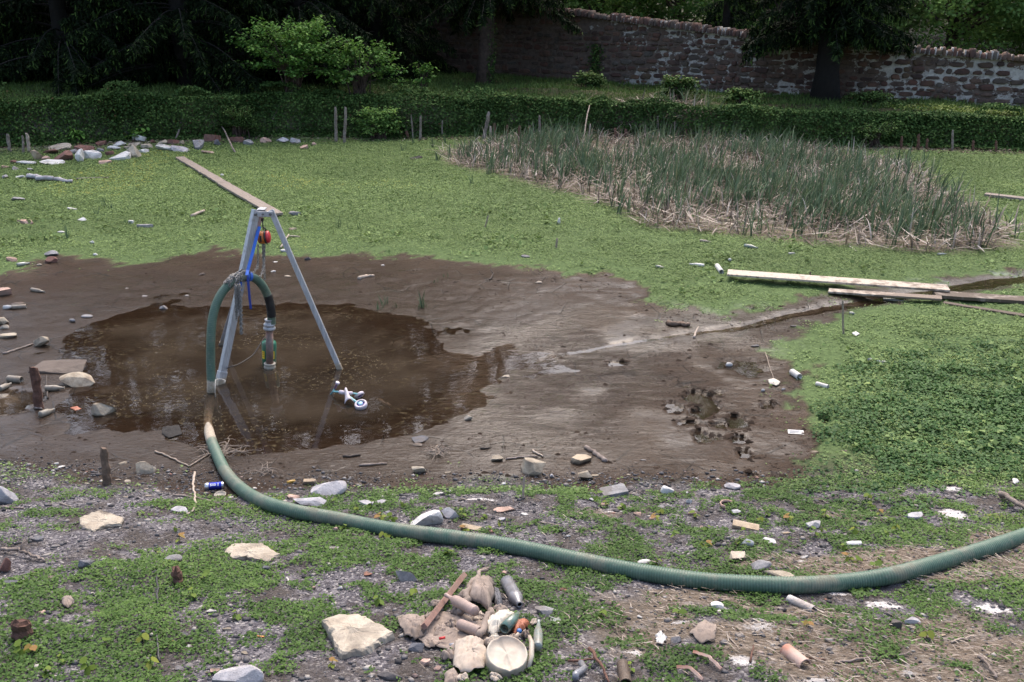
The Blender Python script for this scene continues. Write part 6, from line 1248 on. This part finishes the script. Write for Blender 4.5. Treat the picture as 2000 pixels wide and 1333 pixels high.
stick([(899,1213,.05),(912,1180,.08),(922,1160,.09),(940,1138,.09),(950,1127,.07)], 16, 'cloth_mud', 'twisted roll of muddy cloth running up the middle of the heap', name='cloth_roll', cat='cloth', taper=.35, n=8)
stick([(935,1262,.07),(950,1232,.08),(960,1205,.05)], 15, 'cloth_mud', 'muddy bent tube of cloth behind the cream basin', name='cloth_roll', cat='cloth', taper=.8, n=8)
bottle(929, 1222, 871, 1186, 21, 'glass_pink', 'mud-filmed wine bottle lying on top of the wooden batten', BOT, lift=.10); bottle(898, 1236, 938, 1250, 22, 'glass_pink', 'broken end of a second pale bottle left of the cream scrap', JAR, lift=.06)
bottle(1014, 1216, 985, 1246, 22, 'glass_green', 'dark green glass bottle with its open end towards the viewer', [(0,0),(.3,0),(.5,.15),(.95,.4),(1,.5),(1,1.),(.8,1.),(.72,.96),(.72,.7),(0,.7)], lift=.07)
bottle(1050, 1284, 1052, 1230, 18, 'glass_pale', 'clear plastic bottle standing against the right side of the basin', BOT2, lift=.07)
bottle(989, 1144, 1015, 1190, 28, 'plastic_grey', 'crumpled grey plastic drink bottle lying behind the heap', [(0,0),(.8,0),(1,.04),(.9,.12),(1,.18),(.88,.26),(1,.33),(.92,.42),(1,.5),(.9,.6),(1,.68),(.96,.76),(.6,.88),(.42,.93),(.42,1.),(.3,1.),(.28,.97)], lift=.035)
c = gp(1014, 1250); mb = MB(); mb.lathe([(0,.012),(.013,.012),(.015,.008),(.015,0)], (0,0,.06), (.2,-.4,1), 14); tag(mb.build('plastic_disc', M['cap_blue'], loc=c), 'small blue bottle cap on the heap under the orange shard', 'cap')  # blue bottle cap lying loose on the heap
a = gp(858, 1262); mb = MB(); mb.tube([(0,0,.05),(.035,.01,.052)], .008, 8); tag(mb.build('lighter', M['red'], loc=a), 'tiny red plastic tube at the front of the heap', 'plastic tube')
bottle(878, 1268, 893, 1264, 10, 'plastic_grey', 'small grey crushed tube right of the tiny red tube', JAR, lift=.02, name='tube', cat='tube')
# cream round basin, upside down and tipped towards the viewer
cb = gp(990, 1316); s_ = ppm(cb); rb = 43/s_; bas = empty('basin', cb); tag(bas, 'round cream plastic basin lying tipped in front of the rubbish heap', 'basin'); axb = np.array([.10, -.26, .96]); axb /= np.linalg.norm(axb)
mb = MB(); mb.lathe([(rb*1.0,-.10),(rb*1.04,-.085),(rb*1.04,-.06),(rb*.99,-.055),(rb*.96,-.02),(rb*.95,.006),(rb*.93,.014),(rb*.88,.016),(rb*.84,.010),(rb*.5,.004),(0,.008)], (0,.06,.085), axb, 44); ob = mb.build('bowl', M['basin'], bas)
me = ob.data
for v in me.vertices: v.co.z += .012*(fbm(v.co.x*9, v.co.y*9, 3)-.5)*2-.012*math.exp(-((v.co.x*.95+v.co.y*.35-.0)/.012)**2)*(v.co.y > -.3)
mb = MB(); mb.tube([np.array([rb*.98, .02, .02]), np.array([rb*1.12, .08, .05]), np.array([rb*1.15, .16, .08]), np.array([rb*1.05, .22, .08])], [.012,.016,.015,.010], 8); mb.build('handle', M['basin'], bas)
mb = MB(); mb.tube([np.array([rb*.35, .19, .08]), np.array([rb*.55, .22, .10])], [.014,.010], 8); mb.build('spout', M['basin'], bas)
HEAPS.append((cb[0], cb[1]+.06, rb*1.05)); HEAPS.append((gp(900, 1225)[0], gp(900, 1225)[1], .24)); HEAPS.append((gp(960, 1230)[0], gp(960, 1230)[1], .2))
rs_ = np.random.RandomState(91)
for k, (cx, cy, w_, m_) in enumerate([(812,1222,30,'cloth_mud'),(846,1214,26,'cloth_mud'),(862,1238,34,'cloth_mud'),(842,1262,24,'cloth_mud'),(880,1226,22,'cloth_mud'),(912,1228,26,'cloth_mud'),(892,1200,24,'cloth_mud'),(906,1172,20,'cloth_mud'),(934,1212,22,'cloth_pale'),(966,1250,20,'paper'),(958,1262,24,'cloth_pale'),(1000,1252,18,'cloth_mud'),(1042,1222,14,'straw'),(1028,1246,16,'cloth_mud'),(905,1332,30,'cloth_pale'),(965,1330,24,'cloth_pale'),(876,1290,26,'cloth_mud'),(975,1195,22,'cloth_mud'),(850,1186,20,'cloth_mud'),(926,1268,20,'cloth_pale')]):
    n_ = rs_.randint(5, 8); ph = rs_.rand()*6; pts = [(cx+w_*.62*math.cos(ph+6.283*i/n_)*rs_.uniform(.55, 1.25), cy+w_*.36*math.sin(ph+6.283*i/n_)*rs_.uniform(.5, 1.25)) for i in range(n_)]
    crumple(pts, m_ if m_ != 'straw' else 'cloth_pale', None, 'rag', 'rag', rs_.uniform(.015, .045), seed=60+k, foldamp=.045, fold=rs_.uniform(9, 22), g='rag', fx=rs_.uniform(-1, 1), fy=rs_.uniform(-1, 1))
# roof tiles and pipes at the right
def halfpipe(ax0, ay0, bx0, by0, w, m, label, arc=3.3, name='roof_tile', cat='roof tile', a0=0.):
    a, b = gp(ax0, ay0), gp(bx0, by0); s = ppm(a); r = w/s/2; a = a+[0, 0, r*.4]; b = b+[0, 0, r*.35]; T = (b-a); L = np.linalg.norm(T); T /= L; X = np.cross(T, [0, 0, 1.]); X /= np.linalg.norm(X); Z = np.cross(X, T); V = []; n = 14
    for e in (0, .33, .66, 1):
        for q, rr in ((1, 1.), (0, .84)):
            for k in range(n): t = (k/(n-1)-.5)*arc+math.pi/2+a0; V.append(T*L*e+(X*math.cos(t)+Z*math.sin(t))*r*rr)
    F = []
    for i in range(3):
        o = i*2*n; p = (i+1)*2*n
        F += [(o+k, o+k+1, p+k+1, p+k) for k in range(n-1)]+[(o+n+k, p+n+k, p+n+k+1, o+n+k+1) for k in range(n-1)]+[(o, p, p+n, o+n), (o+n-1, o+2*n-1, p+2*n-1, p+n-1)]
    F += [(k, n+k, n+k+1, k+1) for k in range(n-1)]+[(6*n+k, 6*n+k+1, 7*n+k+1, 7*n+k) for k in range(n-1)]
    mb = MB(); mb.add(V, F, 0, True); o = mb.build(name, M[m], loc=a); 
    try: o.data.set_sharp_from_angle(angle=R(50))
    except Exception: pass
    return tag(o, label, cat)
halfpipe(1534, 1275, 1572, 1305, 28, 'terracotta', 'salmon curved roof tile half sunk in pale litter'); halfpipe(1541, 1173, 1590, 1195, 17, 'chalk', 'white pipe piece with an orange crack in front of the hose bend', 5.5, 'pipe', 'pipe')
stick([(1355,1282,.03),(1385,1295,.04),(1408,1312,.02)], 8, 'terracotta', 'upper curved terracotta strip at the bottom right of centre', name='tile_edge', cat='tile strip', n=4, taper=.8, wob=.3); stick([(1322,1312,.03),(1348,1316,.04),(1372,1333,.02)], 9, 'terracotta', 'lower curved terracotta strip at the bottom edge', name='tile_edge', cat='tile strip', n=4, taper=.8, wob=.3)
halfpipe(1216, 1302, 1222, 1340, 24, 's_mud', 'dark rubber boot sole end at the bottom edge right of the split branch', 3.2, 'boot_sole', 'sole'); stick([(1136,1300,.03),(1130,1335,.03)], 12, 'plastic_grey', 'grey cracked pipe end at the bottom edge right of the basin', name='pipe', cat='pipe', taper=1.1, n=8)
crumple([(1345,1240),(1375,1215),(1400,1228),(1395,1255),(1370,1262)], 'cloth_mud', 'torn muddy plastic bag right of the slate flakes', 'bag', 'bag', .02, seed=21, foldamp=.03, fold=10); crumple([(1280,1246),(1290,1240),(1302,1252),(1294,1264),(1283,1260)], 'plastic_white', 'small torn black and white wrapper between weeds and slate flakes', 'wrapper', 'wrapper', .03, seed=22, foldamp=.03)
None; None
None; None
crumple([(955,884*0+873),(0,0),(0,0)], 'chalk', '') if False else None
crumple([(121,1175),(140,1170),(144,1180),(134,1194),(124,1186)], 'cloth_mud', 'curled brown dead leaf in the weeds at the lower left', 'dead_leaf', 'dead leaf', .03, seed=27, foldamp=.03); crumple([(318,836),(350,832),(356,850),(330,858),(316,848)], 'hole', 'black plastic scrap half sunk in the puddle left of the hose', 'plastic_scrap', 'scrap', .01, seed=28, foldamp=.02)
crumple([(1500,744),(1512,742),(1524,749),(1518,756),(1503,752)], 'paper', 'torn cream paper at the right edge of the mud', 'paper_scrap', 'paper', .02, seed=29); crumple([(1062*0+1664,652),(1672,649),(1679,654),(1671,658)], 'plastic_white', 'small white plastic disc in the weeds right of the upright stick', 'plastic_scrap', 'plastic', .02, seed=30, foldamp=.0)
crumple([(1975,938),(1984,936),(1990,943),(1982,948)], 'plastic_white', 'bright white disc in the weeds near the right edge', 'plastic_scrap', 'plastic', .02, seed=31, foldamp=.0); crumple([(557,942-8),(590,0),(0,0)], 'paper', '') if False else None
crumple([(138,798),(150,795),(158,800),(148,804)], 'orange_shard', 'small orange leaf floating in the left of the puddle', 'leaf', 'leaf', .01, seed=32, foldamp=.01); crumple([(800,310),(822,304),(826,308),(805,314)], 'hole', 'dark flattened plastic sheet left of the cattails', 'plastic_scrap', 'plastic', .02, seed=33, foldamp=.02)
crumple([(1215*0+1072,1205),(1095,1210),(1098,1220),(1078,1220)], 'glass_pale', 'pale green glass shard right of the flat-topped stone', 'glass_shard', 'glass', .01, seed=34, foldamp=.01); crumple([(1580,738*0+722),(0,0),(0,0)], 'paper', '') if False else None
stick([(562,944,.01),(576,942,.01)], 8, 'amber', 'small amber plastic tube on gravel left of the yellowish rock', name='tube', cat='tube', n=8)
for k, (a, b, c2, d2, nm_) in enumerate([(330,1252,339,1255,'orange cigarette end in the weeds right of the black cable'),(503,1244,515,1247,'orange cigarette end between the cable and the biggest cream slab'),(560,1130,566,1138,'white cigarette end in the weeds left of the dark pyramid rock')]): stick([(a, b, .006), (c2, d2, .006)], 4, 'cig' if k < 2 else 'plastic_white', nm_, name='cigarette_end', cat='cigarette end', taper=1, n=6)
stick([(317,1098,.01),(308,1130,.012),(309,1188,.012),(305,1240,.012),(313,1295,.012)], 4, 'cable', 'thin black cable running down through the weeds at the lower left', name='cable', cat='cable', taper=1)
c = gp(1425, 511); mb = MB(); mb.lathe([(0,-.03),(.02,-.02),(.03,0),(.02,.02),(0,.03)], (0,0,.03), (0,0,1), 14); tag(mb.build('ball', M['plastic_white'], loc=c), 'small white ball in the carpet above the clean board', 'ball')
c = gp(1091, 438); mb = MB(); mb.lathe([(0,0),(.03,0),(.033,.05),(.02,.09),(.02,.12),(0,.12)], (0,0,0), (.1,0,1), 14); tag(mb.build('bottle', M['plastic_white'], loc=c), 'tiny pale bottle standing upright in the middle of the carpet', 'bottle')

# ------------------------------------------------------------------ lone plants
def tuft(px, pyy, hpx, n, seed, label=None, g=None, m='cattail', spread=.16, w=.014):
    o0 = gp(px, pyy); s = ppm(o0); rs = np.random.RandomState(seed); L = hpx/s; V, F = blades(rs.normal(0, .03, n), rs.normal(0, .03, n), np.full(n, -.02), L*rs.uniform(.5, 1.1, n), np.full(n, w)*rs.uniform(.7, 1.2, n), rs.rand(n)*6.28, np.abs(rs.normal(spread, .12, n)), np.abs(rs.normal(.3, .35, n)), seed=seed)
    o = bigmesh('reed_tuft', V, F, M[m], dict(rnd=rep(rs.rand(n)*.8, 10))); o.location = o0
    if label: tag(o, label, 'reed tuft')
    if g: reg(g, px, o)
    return o
for k, (a, b, h, n) in enumerate([(133,466,34,7),(88,472,26,4),(205,405,26,9),(188,420,22,8),(218,408,18,6),(333,418,30,5),(308,402,14,2),(370,423,16,3),(662,445,30,5),(680,450,22,4),(700,448,20,4),(652,455,14,3),(742,604,30,7),(752,596,28,5),(772,600,20,4),(828,600,42,10),(822,602,24,9),(851,552,16,4),(872,540,14,3),(920,360,34,5),(806,282,34,12),(788,296,26,9),(845,290,30,12),(870,282,30,10),(160,410,12,3)]): tuft(a, b, h, n, 300+k, g='tuft' if b < 470 or b > 500 and b < 530 else 'tuftm')
M['seed'] = leafmat('seedling_leaf', [(0, (.09,.15,.025)), (.5, (.16,.22,.035)), (.85, (.25,.26,.05)), (1, (.26,.15,.05))], .5, .5)
def seedling_mesh(seed, n):
    rs = np.random.RandomState(seed); mb = MB(); mb.tube([(0,0,-.01),(.004,0,.03),(0,.004,.06)], .0018, 5); P = np.array([[0, 0, .058-.012*i] for i in range(n)]); az = np.arange(n)*6.28/n*1.0+rs.rand(); V, F = leaves(P, rs.uniform(.035, .06, n), rs.uniform(.03, .045, n), az, rs.uniform(-.9, .3, n), rs.normal(0, .3, n), LEAF6); return mb, V, F, rep(np.clip(rs.rand()*.6+rs.rand(n)*.5, 0, 1), 6)
SM = []
for k in range(6):
    mb, V, F, r = seedling_mesh(k, 2+k % 3+1); SM.append((mb, V, F, r))
sproto = {}
def seedling(px, pyy, k, sc, g):
    loc = gp(px, pyy+3)
    if k not in sproto:
        mb, V, F, r = SM[k]; root = empty('seedling', loc); mb.build('stem', M['grass'], root); bigmesh('leaves', V, F, M['seed'], dict(rnd=r), parent=root); sproto[k] = root
    else:
        root = sproto[k].copy(); C.objects.link(root); root.location = loc
        for ch in sproto[k].children: c = ch.copy(); C.objects.link(c); c.parent = root
    root.rotation_euler = (0, 0, random.random()*6.28); root.scale = (sc,)*3; reg(g, px, root); return root
sl = [(652,981,'b'),(696,996,'b'),(726,991,'b'),(788,988,'b'),(744,1014,'b'),(767,1016,'b'),(861,1004,'b'),(904,1008,'b'),(946,1011,'b'),(975,1024,'b'),(908,1036,'b'),(955,1034,'b'),(1165,974,'b'),(1184,986,'b'),(1215,992,'b'),(1290,1002,'b'),(1280,1014,'b'),(1283,1100,'b'),
 (1317,1048,'r'),(1357,1010,'r'),(1381,1037,'r'),(1370,1066,'r'),(1381,1068,'r'),(1443,1060,'r'),(1457,1064,'r'),(1450,1036,'r'),(1500,1005,'r'),(1485,1017,'r'),(1540,1015,'r'),(1605,1040,'r'),(1590,1046,'r'),(1611,1010,'r'),(1648,1072,'r'),(1668,1043,'r'),(1656,1092,'r'),(1675,1097,'r'),(1705,1112,'r'),(1718,1098,'r'),(1729,1044,'r'),(1748,1034,'r'),(1717,1004,'r'),(1702,990,'r'),(1735,1019,'r'),(1695,975,'r'),
 (672,1034,'f'),(750,1050,'f'),(760,1046,'f'),(875,1083,'f'),(1285,1127,'f'),(806,1163,'f'),(740,1180,'f'),(345,1036,'f'),(352,1056,'f'),(534,1079,'f'),(400,1133,'f'),(377,1166,'f'),(463,1207,'f'),(280,1252,'f'),(64,1272,'f'),(44,1277,'f'),(207,1260,'f'),(120,1292,'f'),(92,1316,'f'),(296,1303,'f'),(650,1300,'f'),(173,1310,'f'),(1325,1205,'f'),(1232,1310*1,'f'),(1176,1205,'f'),(1810,1246,'f'),(1575,1222,'f')]
for k, (a, b, z_) in enumerate(sl): seedling(a, b, k % 6, random.uniform(.75, 1.2), 'sd'+z_)

# ------------------------------------------------------------------ group labels: ordinal from the left inside each group
GD = {'rub': ('{m} stone from the left in the rubble row at the foot of the ivy bank', 'rock', 'rubble stones at the foot of the ivy bank'),
 'sm': ('{c} stone chip, {o} from the left among chips on the near bank', 'rock', 'small stone chips on the near bank'),
 'mudst': ('{c} small stone, {o} from the left among small stones on bare mud', 'rock', 'small stones on the bare mud'),
 'rw': ('{o} from the left of three whitish stones in the weeds at the right', 'rock', 'whitish stones in the right weeds'),
 'post': ('{o} old wooden post from the left along the foot of the ivy bank', 'post', 'old posts along the ivy bank'),
 'lean': ('{o} thin stick from the left leaning against the ivy bank', 'stick', 'sticks leaning on the ivy bank'),
 'ms': ('{o} loose stick from the left lying on the bare mud', 'stick', 'loose sticks on the mud'), 'ns': ('{o} thin dry twig from the left lying on the near bank', 'twig', 'thin twigs on the near bank'),
 'rag': ('{o} muddy rag scrap from the left in the rubbish heap', 'rag', 'rag scraps in the rubbish heap'), 'gl': ('{o} pale glass bottle from the left half hidden in the weeds at the right', 'bottle', 'pale bottles in the right weeds'),
 'tuft': ('{o} reed tuft from the left growing in the green carpet', 'reed tuft', 'reed tufts in the green carpet'), 'tuftm': ('{o} reed tuft from the left standing in the wet mud', 'reed tuft', 'reed tufts in the mud'),
 'sdb': ('{o} yellow-green seedling from the left behind the middle of the hose', 'seedling', 'seedlings behind the hose'), 'sdr': ('{o} yellowish seedling from the left in the weeds above the hose bend', 'seedling', 'seedlings above the hose bend'), 'sdf': ('{o} green seedling from the left on the bank in front of the hose', 'seedling', 'seedlings in front of the hose')}
COLN = {'grey_rock':'grey','pale_grey_rock':'pale grey','cream_rock':'cream','beige_rock':'beige','dark_rock':'black','slate':'slate-grey','red_sandstone':'red','brick_shard':'brick-red','white_stone':'white','pink_shard':'pink','tan_brick':'tan','mud_coated_stone':'muddy brown'}
def ordn(i): return ORD[i] if i < len(ORD) else ORD[0]
for gk, lst in GROUPS.items():
    tmpl, cat_, gname = GD[gk]; lst.sort(key=lambda t: t[0]); cnt = {}
    for i, (px, o) in enumerate(lst):
        col = COLN.get(o.data.materials[0].name, '') if o.type == 'MESH' else ''; j = cnt.get(col, 0); cnt[col] = j+1
        if gk in ('rub', 'sm', 'mudst'):
            lb = {'rub': f'{ordn(j)} {col} stone from the left in the rubble row below the ivy bank', 'sm': f'{ordn(j)} {col} chip from the left among the loose chips on the near bank', 'mudst': f'{ordn(j)} {col} pebble from the left among the pebbles on bare mud'}[gk]
        else: lb = tmpl.format(o=ordn(i))
        tag(o, lb, cat_, gname)
# ------------------------------------------------------------------ scattered small plants and pebbles (last, so they leave room for the things)
put = scatter_plants()
HEAPS += CHW
def merge(name, parts, matl, label, cat):
    V = np.concatenate([p[0] for p in parts]); k = parts[0][1].shape[1]; F = np.arange(len(V)).reshape(-1, k)
    return tag(bigmesh(name, V, F, matl, dict(rnd=np.concatenate([p[2] for p in parts]))), label, cat, kind='stuff')
lush_d = lambda x, y: sstep(.15, -.85, sdf(LUSH, x, y)+(fbm(x*1.5, y*1.5, 141)-.5)*1.9)*(1-.8*sstep(.53, .62, fbm(x*1.9, y*1.9, 142)))*(.35+.65*sstep(.35, .55, fbm(x*5, y*5, 144)))*sstep(-.15, .1, sdf(MUD, x, y)+(fbm(x*3, y*3, 143)-.5)*.4)
merge('marsh_carpet', [put(3300, -7, 7, 7.4, 10.5, .025, .018, LEAF4, -.15, .5, 201, veg_density), put(2600, -9, 11, 10.5, 14, .027, .02, LEAF4, -.15, .5, 202, veg_density),
    put(2100, -13, 14, 14, 19, .028, .025, LEAF4, -.15, .5, 203, veg_density), put(1150, -19, 20, 19, 31.5, .037, .035, LEAF4, -.2, .6, 204, veg_density), put(150, -10, 12, 8.2, 20, .075, .06, LEAF4, -.1, .9, 205, lambda x, y: veg_density(x, y)*sstep(.60, .68, fbm(x*1.4, y*1.4, 206)))], M['carpet'], 'low green carpet of small marsh plants over the drained pond bed', 'plants')
merge('undergrowth', [put(5500, 1.8, 8.5, 6.2, 12.8, .033, .055, LEAF6, -.3, .6, 211, lush_d)], M['lush'], 'thick taller dark green cress patch right of the mud', 'plants')
merge('weeds', [put(8500, -4.6, 4.8, 3.6, 7.9, .0175, .024, LEAF6, -.3, .6, 221, lambda x, y: veg_density(x, y)*(y < 7.8))], M['nearleaf'], 'patchy green clover-like weeds on the near gravel bank', 'weeds')
# gravel
m_, nt_ = mat('gravel'); b_ = NB(nt_)
b_.prin(b_.ramp(b_.attr('rnd'), [(0, (.04,.038,.04)), (.45, (.10,.095,.096)), (.7, (.16,.148,.146)), (.9, (.25,.225,.205)), (.98, (.42,.39,.35)), (1., (.35,.17,.12))]), .85, spec=.3); M['gravelp'] = m_
def gravel():
    rs = np.random.RandomState(31); n = 60000; x = rs.uniform(-5, 5.2, n); y = rs.uniform(3.6, 8.6, n)
    ys = 7.62+.1*np.clip(-x-2, 0, 5); band = np.exp(-((y-ys-.05)/.38)**2)*sstep(2.6, 1.6, x); d = .18+.30*fbm(x*1.5, y*1.5, 32)+band*1.2*sstep(.35, .6, fbm(x*2.2, y*2.2, 33)+.1*(x < -1.2)); d *= sstep(ys+.45, ys+.1, y)
    k = (rs.rand(n) < d) & (np.abs(x) < (y*.941+1.4)*.56+.3); x, y = x[k], y[k]; n = len(x); z = hgt(x, y)
    base = np.array([(0,0,1),(.9,.1,.1),(.2,.9,0),(-.8,.5,.1),(-.6,-.7,0),(.5,-.8,.1),(0,0,-.8)], float); tri = [(0,1,2),(0,2,3),(0,3,4),(0,4,5),(0,5,1),(6,2,1),(6,3,2),(6,4,3),(6,5,4),(6,1,5)]
    S = rs.uniform(.004, .011, n)*(1+1.5*(rs.rand(n) < .14)); P = base[None]*(S[:, None, None]*np.stack([rs.uniform(.7, 1.4, n), rs.uniform(.7, 1.4, n), rs.uniform(.3, .8, n)], -1)[:, None, :]); P *= rs.uniform(.75, 1.25, (n, 7, 1))
    a = rs.rand(n)*6.28; ca, sa = np.cos(a)[:, None], np.sin(a)[:, None]; X = P[:,:,0]*ca-P[:,:,1]*sa; Y = P[:,:,0]*sa+P[:,:,1]*ca
    V = np.stack([X+x[:, None], Y+y[:, None], P[:,:,2]+(z+S*.2)[:, None]], -1).reshape(-1, 3); F = (np.array(tri)[None]+(np.arange(n)*7)[:, None, None]).reshape(-1, 3)
    tag(bigmesh('gravel', V, F, M['gravelp'], dict(rnd=rep(rs.rand(n), 7))), 'loose grey gravel and shell bits strewn along the near bank', 'gravel', kind='stuff')
gravel()
def litter():
    rs = np.random.RandomState(35); n = 30000; x = rs.uniform(-.5, 6.5, n); y = rs.uniform(3.7, 7.4, n); _, _, lit_, _, _ = masks(x, y)
    k = (rs.rand(n) < lit_*.75+.02) & (np.abs(x) < (y*.941+1.4)*.56+.3); x, y = x[k], y[k]; n = len(x)
    V, F = blades(x, y, hgt(x, y)+.004+rs.rand(n)*.03, rs.uniform(.02, .085, n), rs.uniform(.003, .008, n), rs.normal(2.55, .45, n)+math.pi*(rs.rand(n) < .5), rs.uniform(1.4, 1.62, n), rs.normal(0, .12, n))
    tag(bigmesh('litter', V, F, M['straw'], dict(rnd=rep(rs.rand(n)*.9, 10))), 'matted brown and bleached reed litter at the lower right', 'litter', kind='stuff')
litter()
# dark mud lumps on the wet mud
def clodm(x, y):
    k = np.zeros(x.shape)
    for cx, cy, a, b in POOLW:
        if a < .25: q = ((x-cx)/a)**2+((y-cy)/b)**2; k = np.maximum(k, np.exp(-((q-1.6)/1.1)**2))
    return k
def lumps():
    rs = np.random.RandomState(37); n = 26000; x = rs.uniform(-6, 6, n); y = rs.uniform(7.6, 15, n); dm = sdf(MUD, x, y); z = hgt(x, y)
    k = (dm < .05) & (z > .003) & (rs.rand(n) < .12+.6*sstep(.5, .62, fbm(x*1.5, y*1.5, 38))+.5*(dm > -.4)+.8*clodm(x, y)); x, y, z = x[k], y[k], z[k]; n = len(x); S = rs.uniform(.003, .011, n)*(1+1.6*(rs.rand(n) < .05)+2.2*(rs.rand(n) < .6)*clodm(x, y))
    base = np.array([(0,0,1),(.9,.1,0),(.2,.9,0),(-.8,.5,0),(-.6,-.7,0),(.5,-.8,0)], float); tri = [(0,1,2),(0,2,3),(0,3,4),(0,4,5),(0,5,1)]
    P = base[None]*S[:, None, None]*np.array([1.6, 1, .7])*rs.uniform(.6, 1.4, (n, 6, 1)); V = (P+np.stack([x, y, z-.001], -1)[:, None]).reshape(-1, 3); F = (np.array(tri)[None]+(np.arange(n)*6)[:, None, None]).reshape(-1, 3)
    tag(bigmesh('mud_crumbs', V, F, M['mudlump'], None), 'small dark crumbs of mud on the wet pond bed', 'mud', kind='stuff')
simple('mudlump', (.030,.020,.014), .85, var=.7, sc=3, spec=.1); lumps()
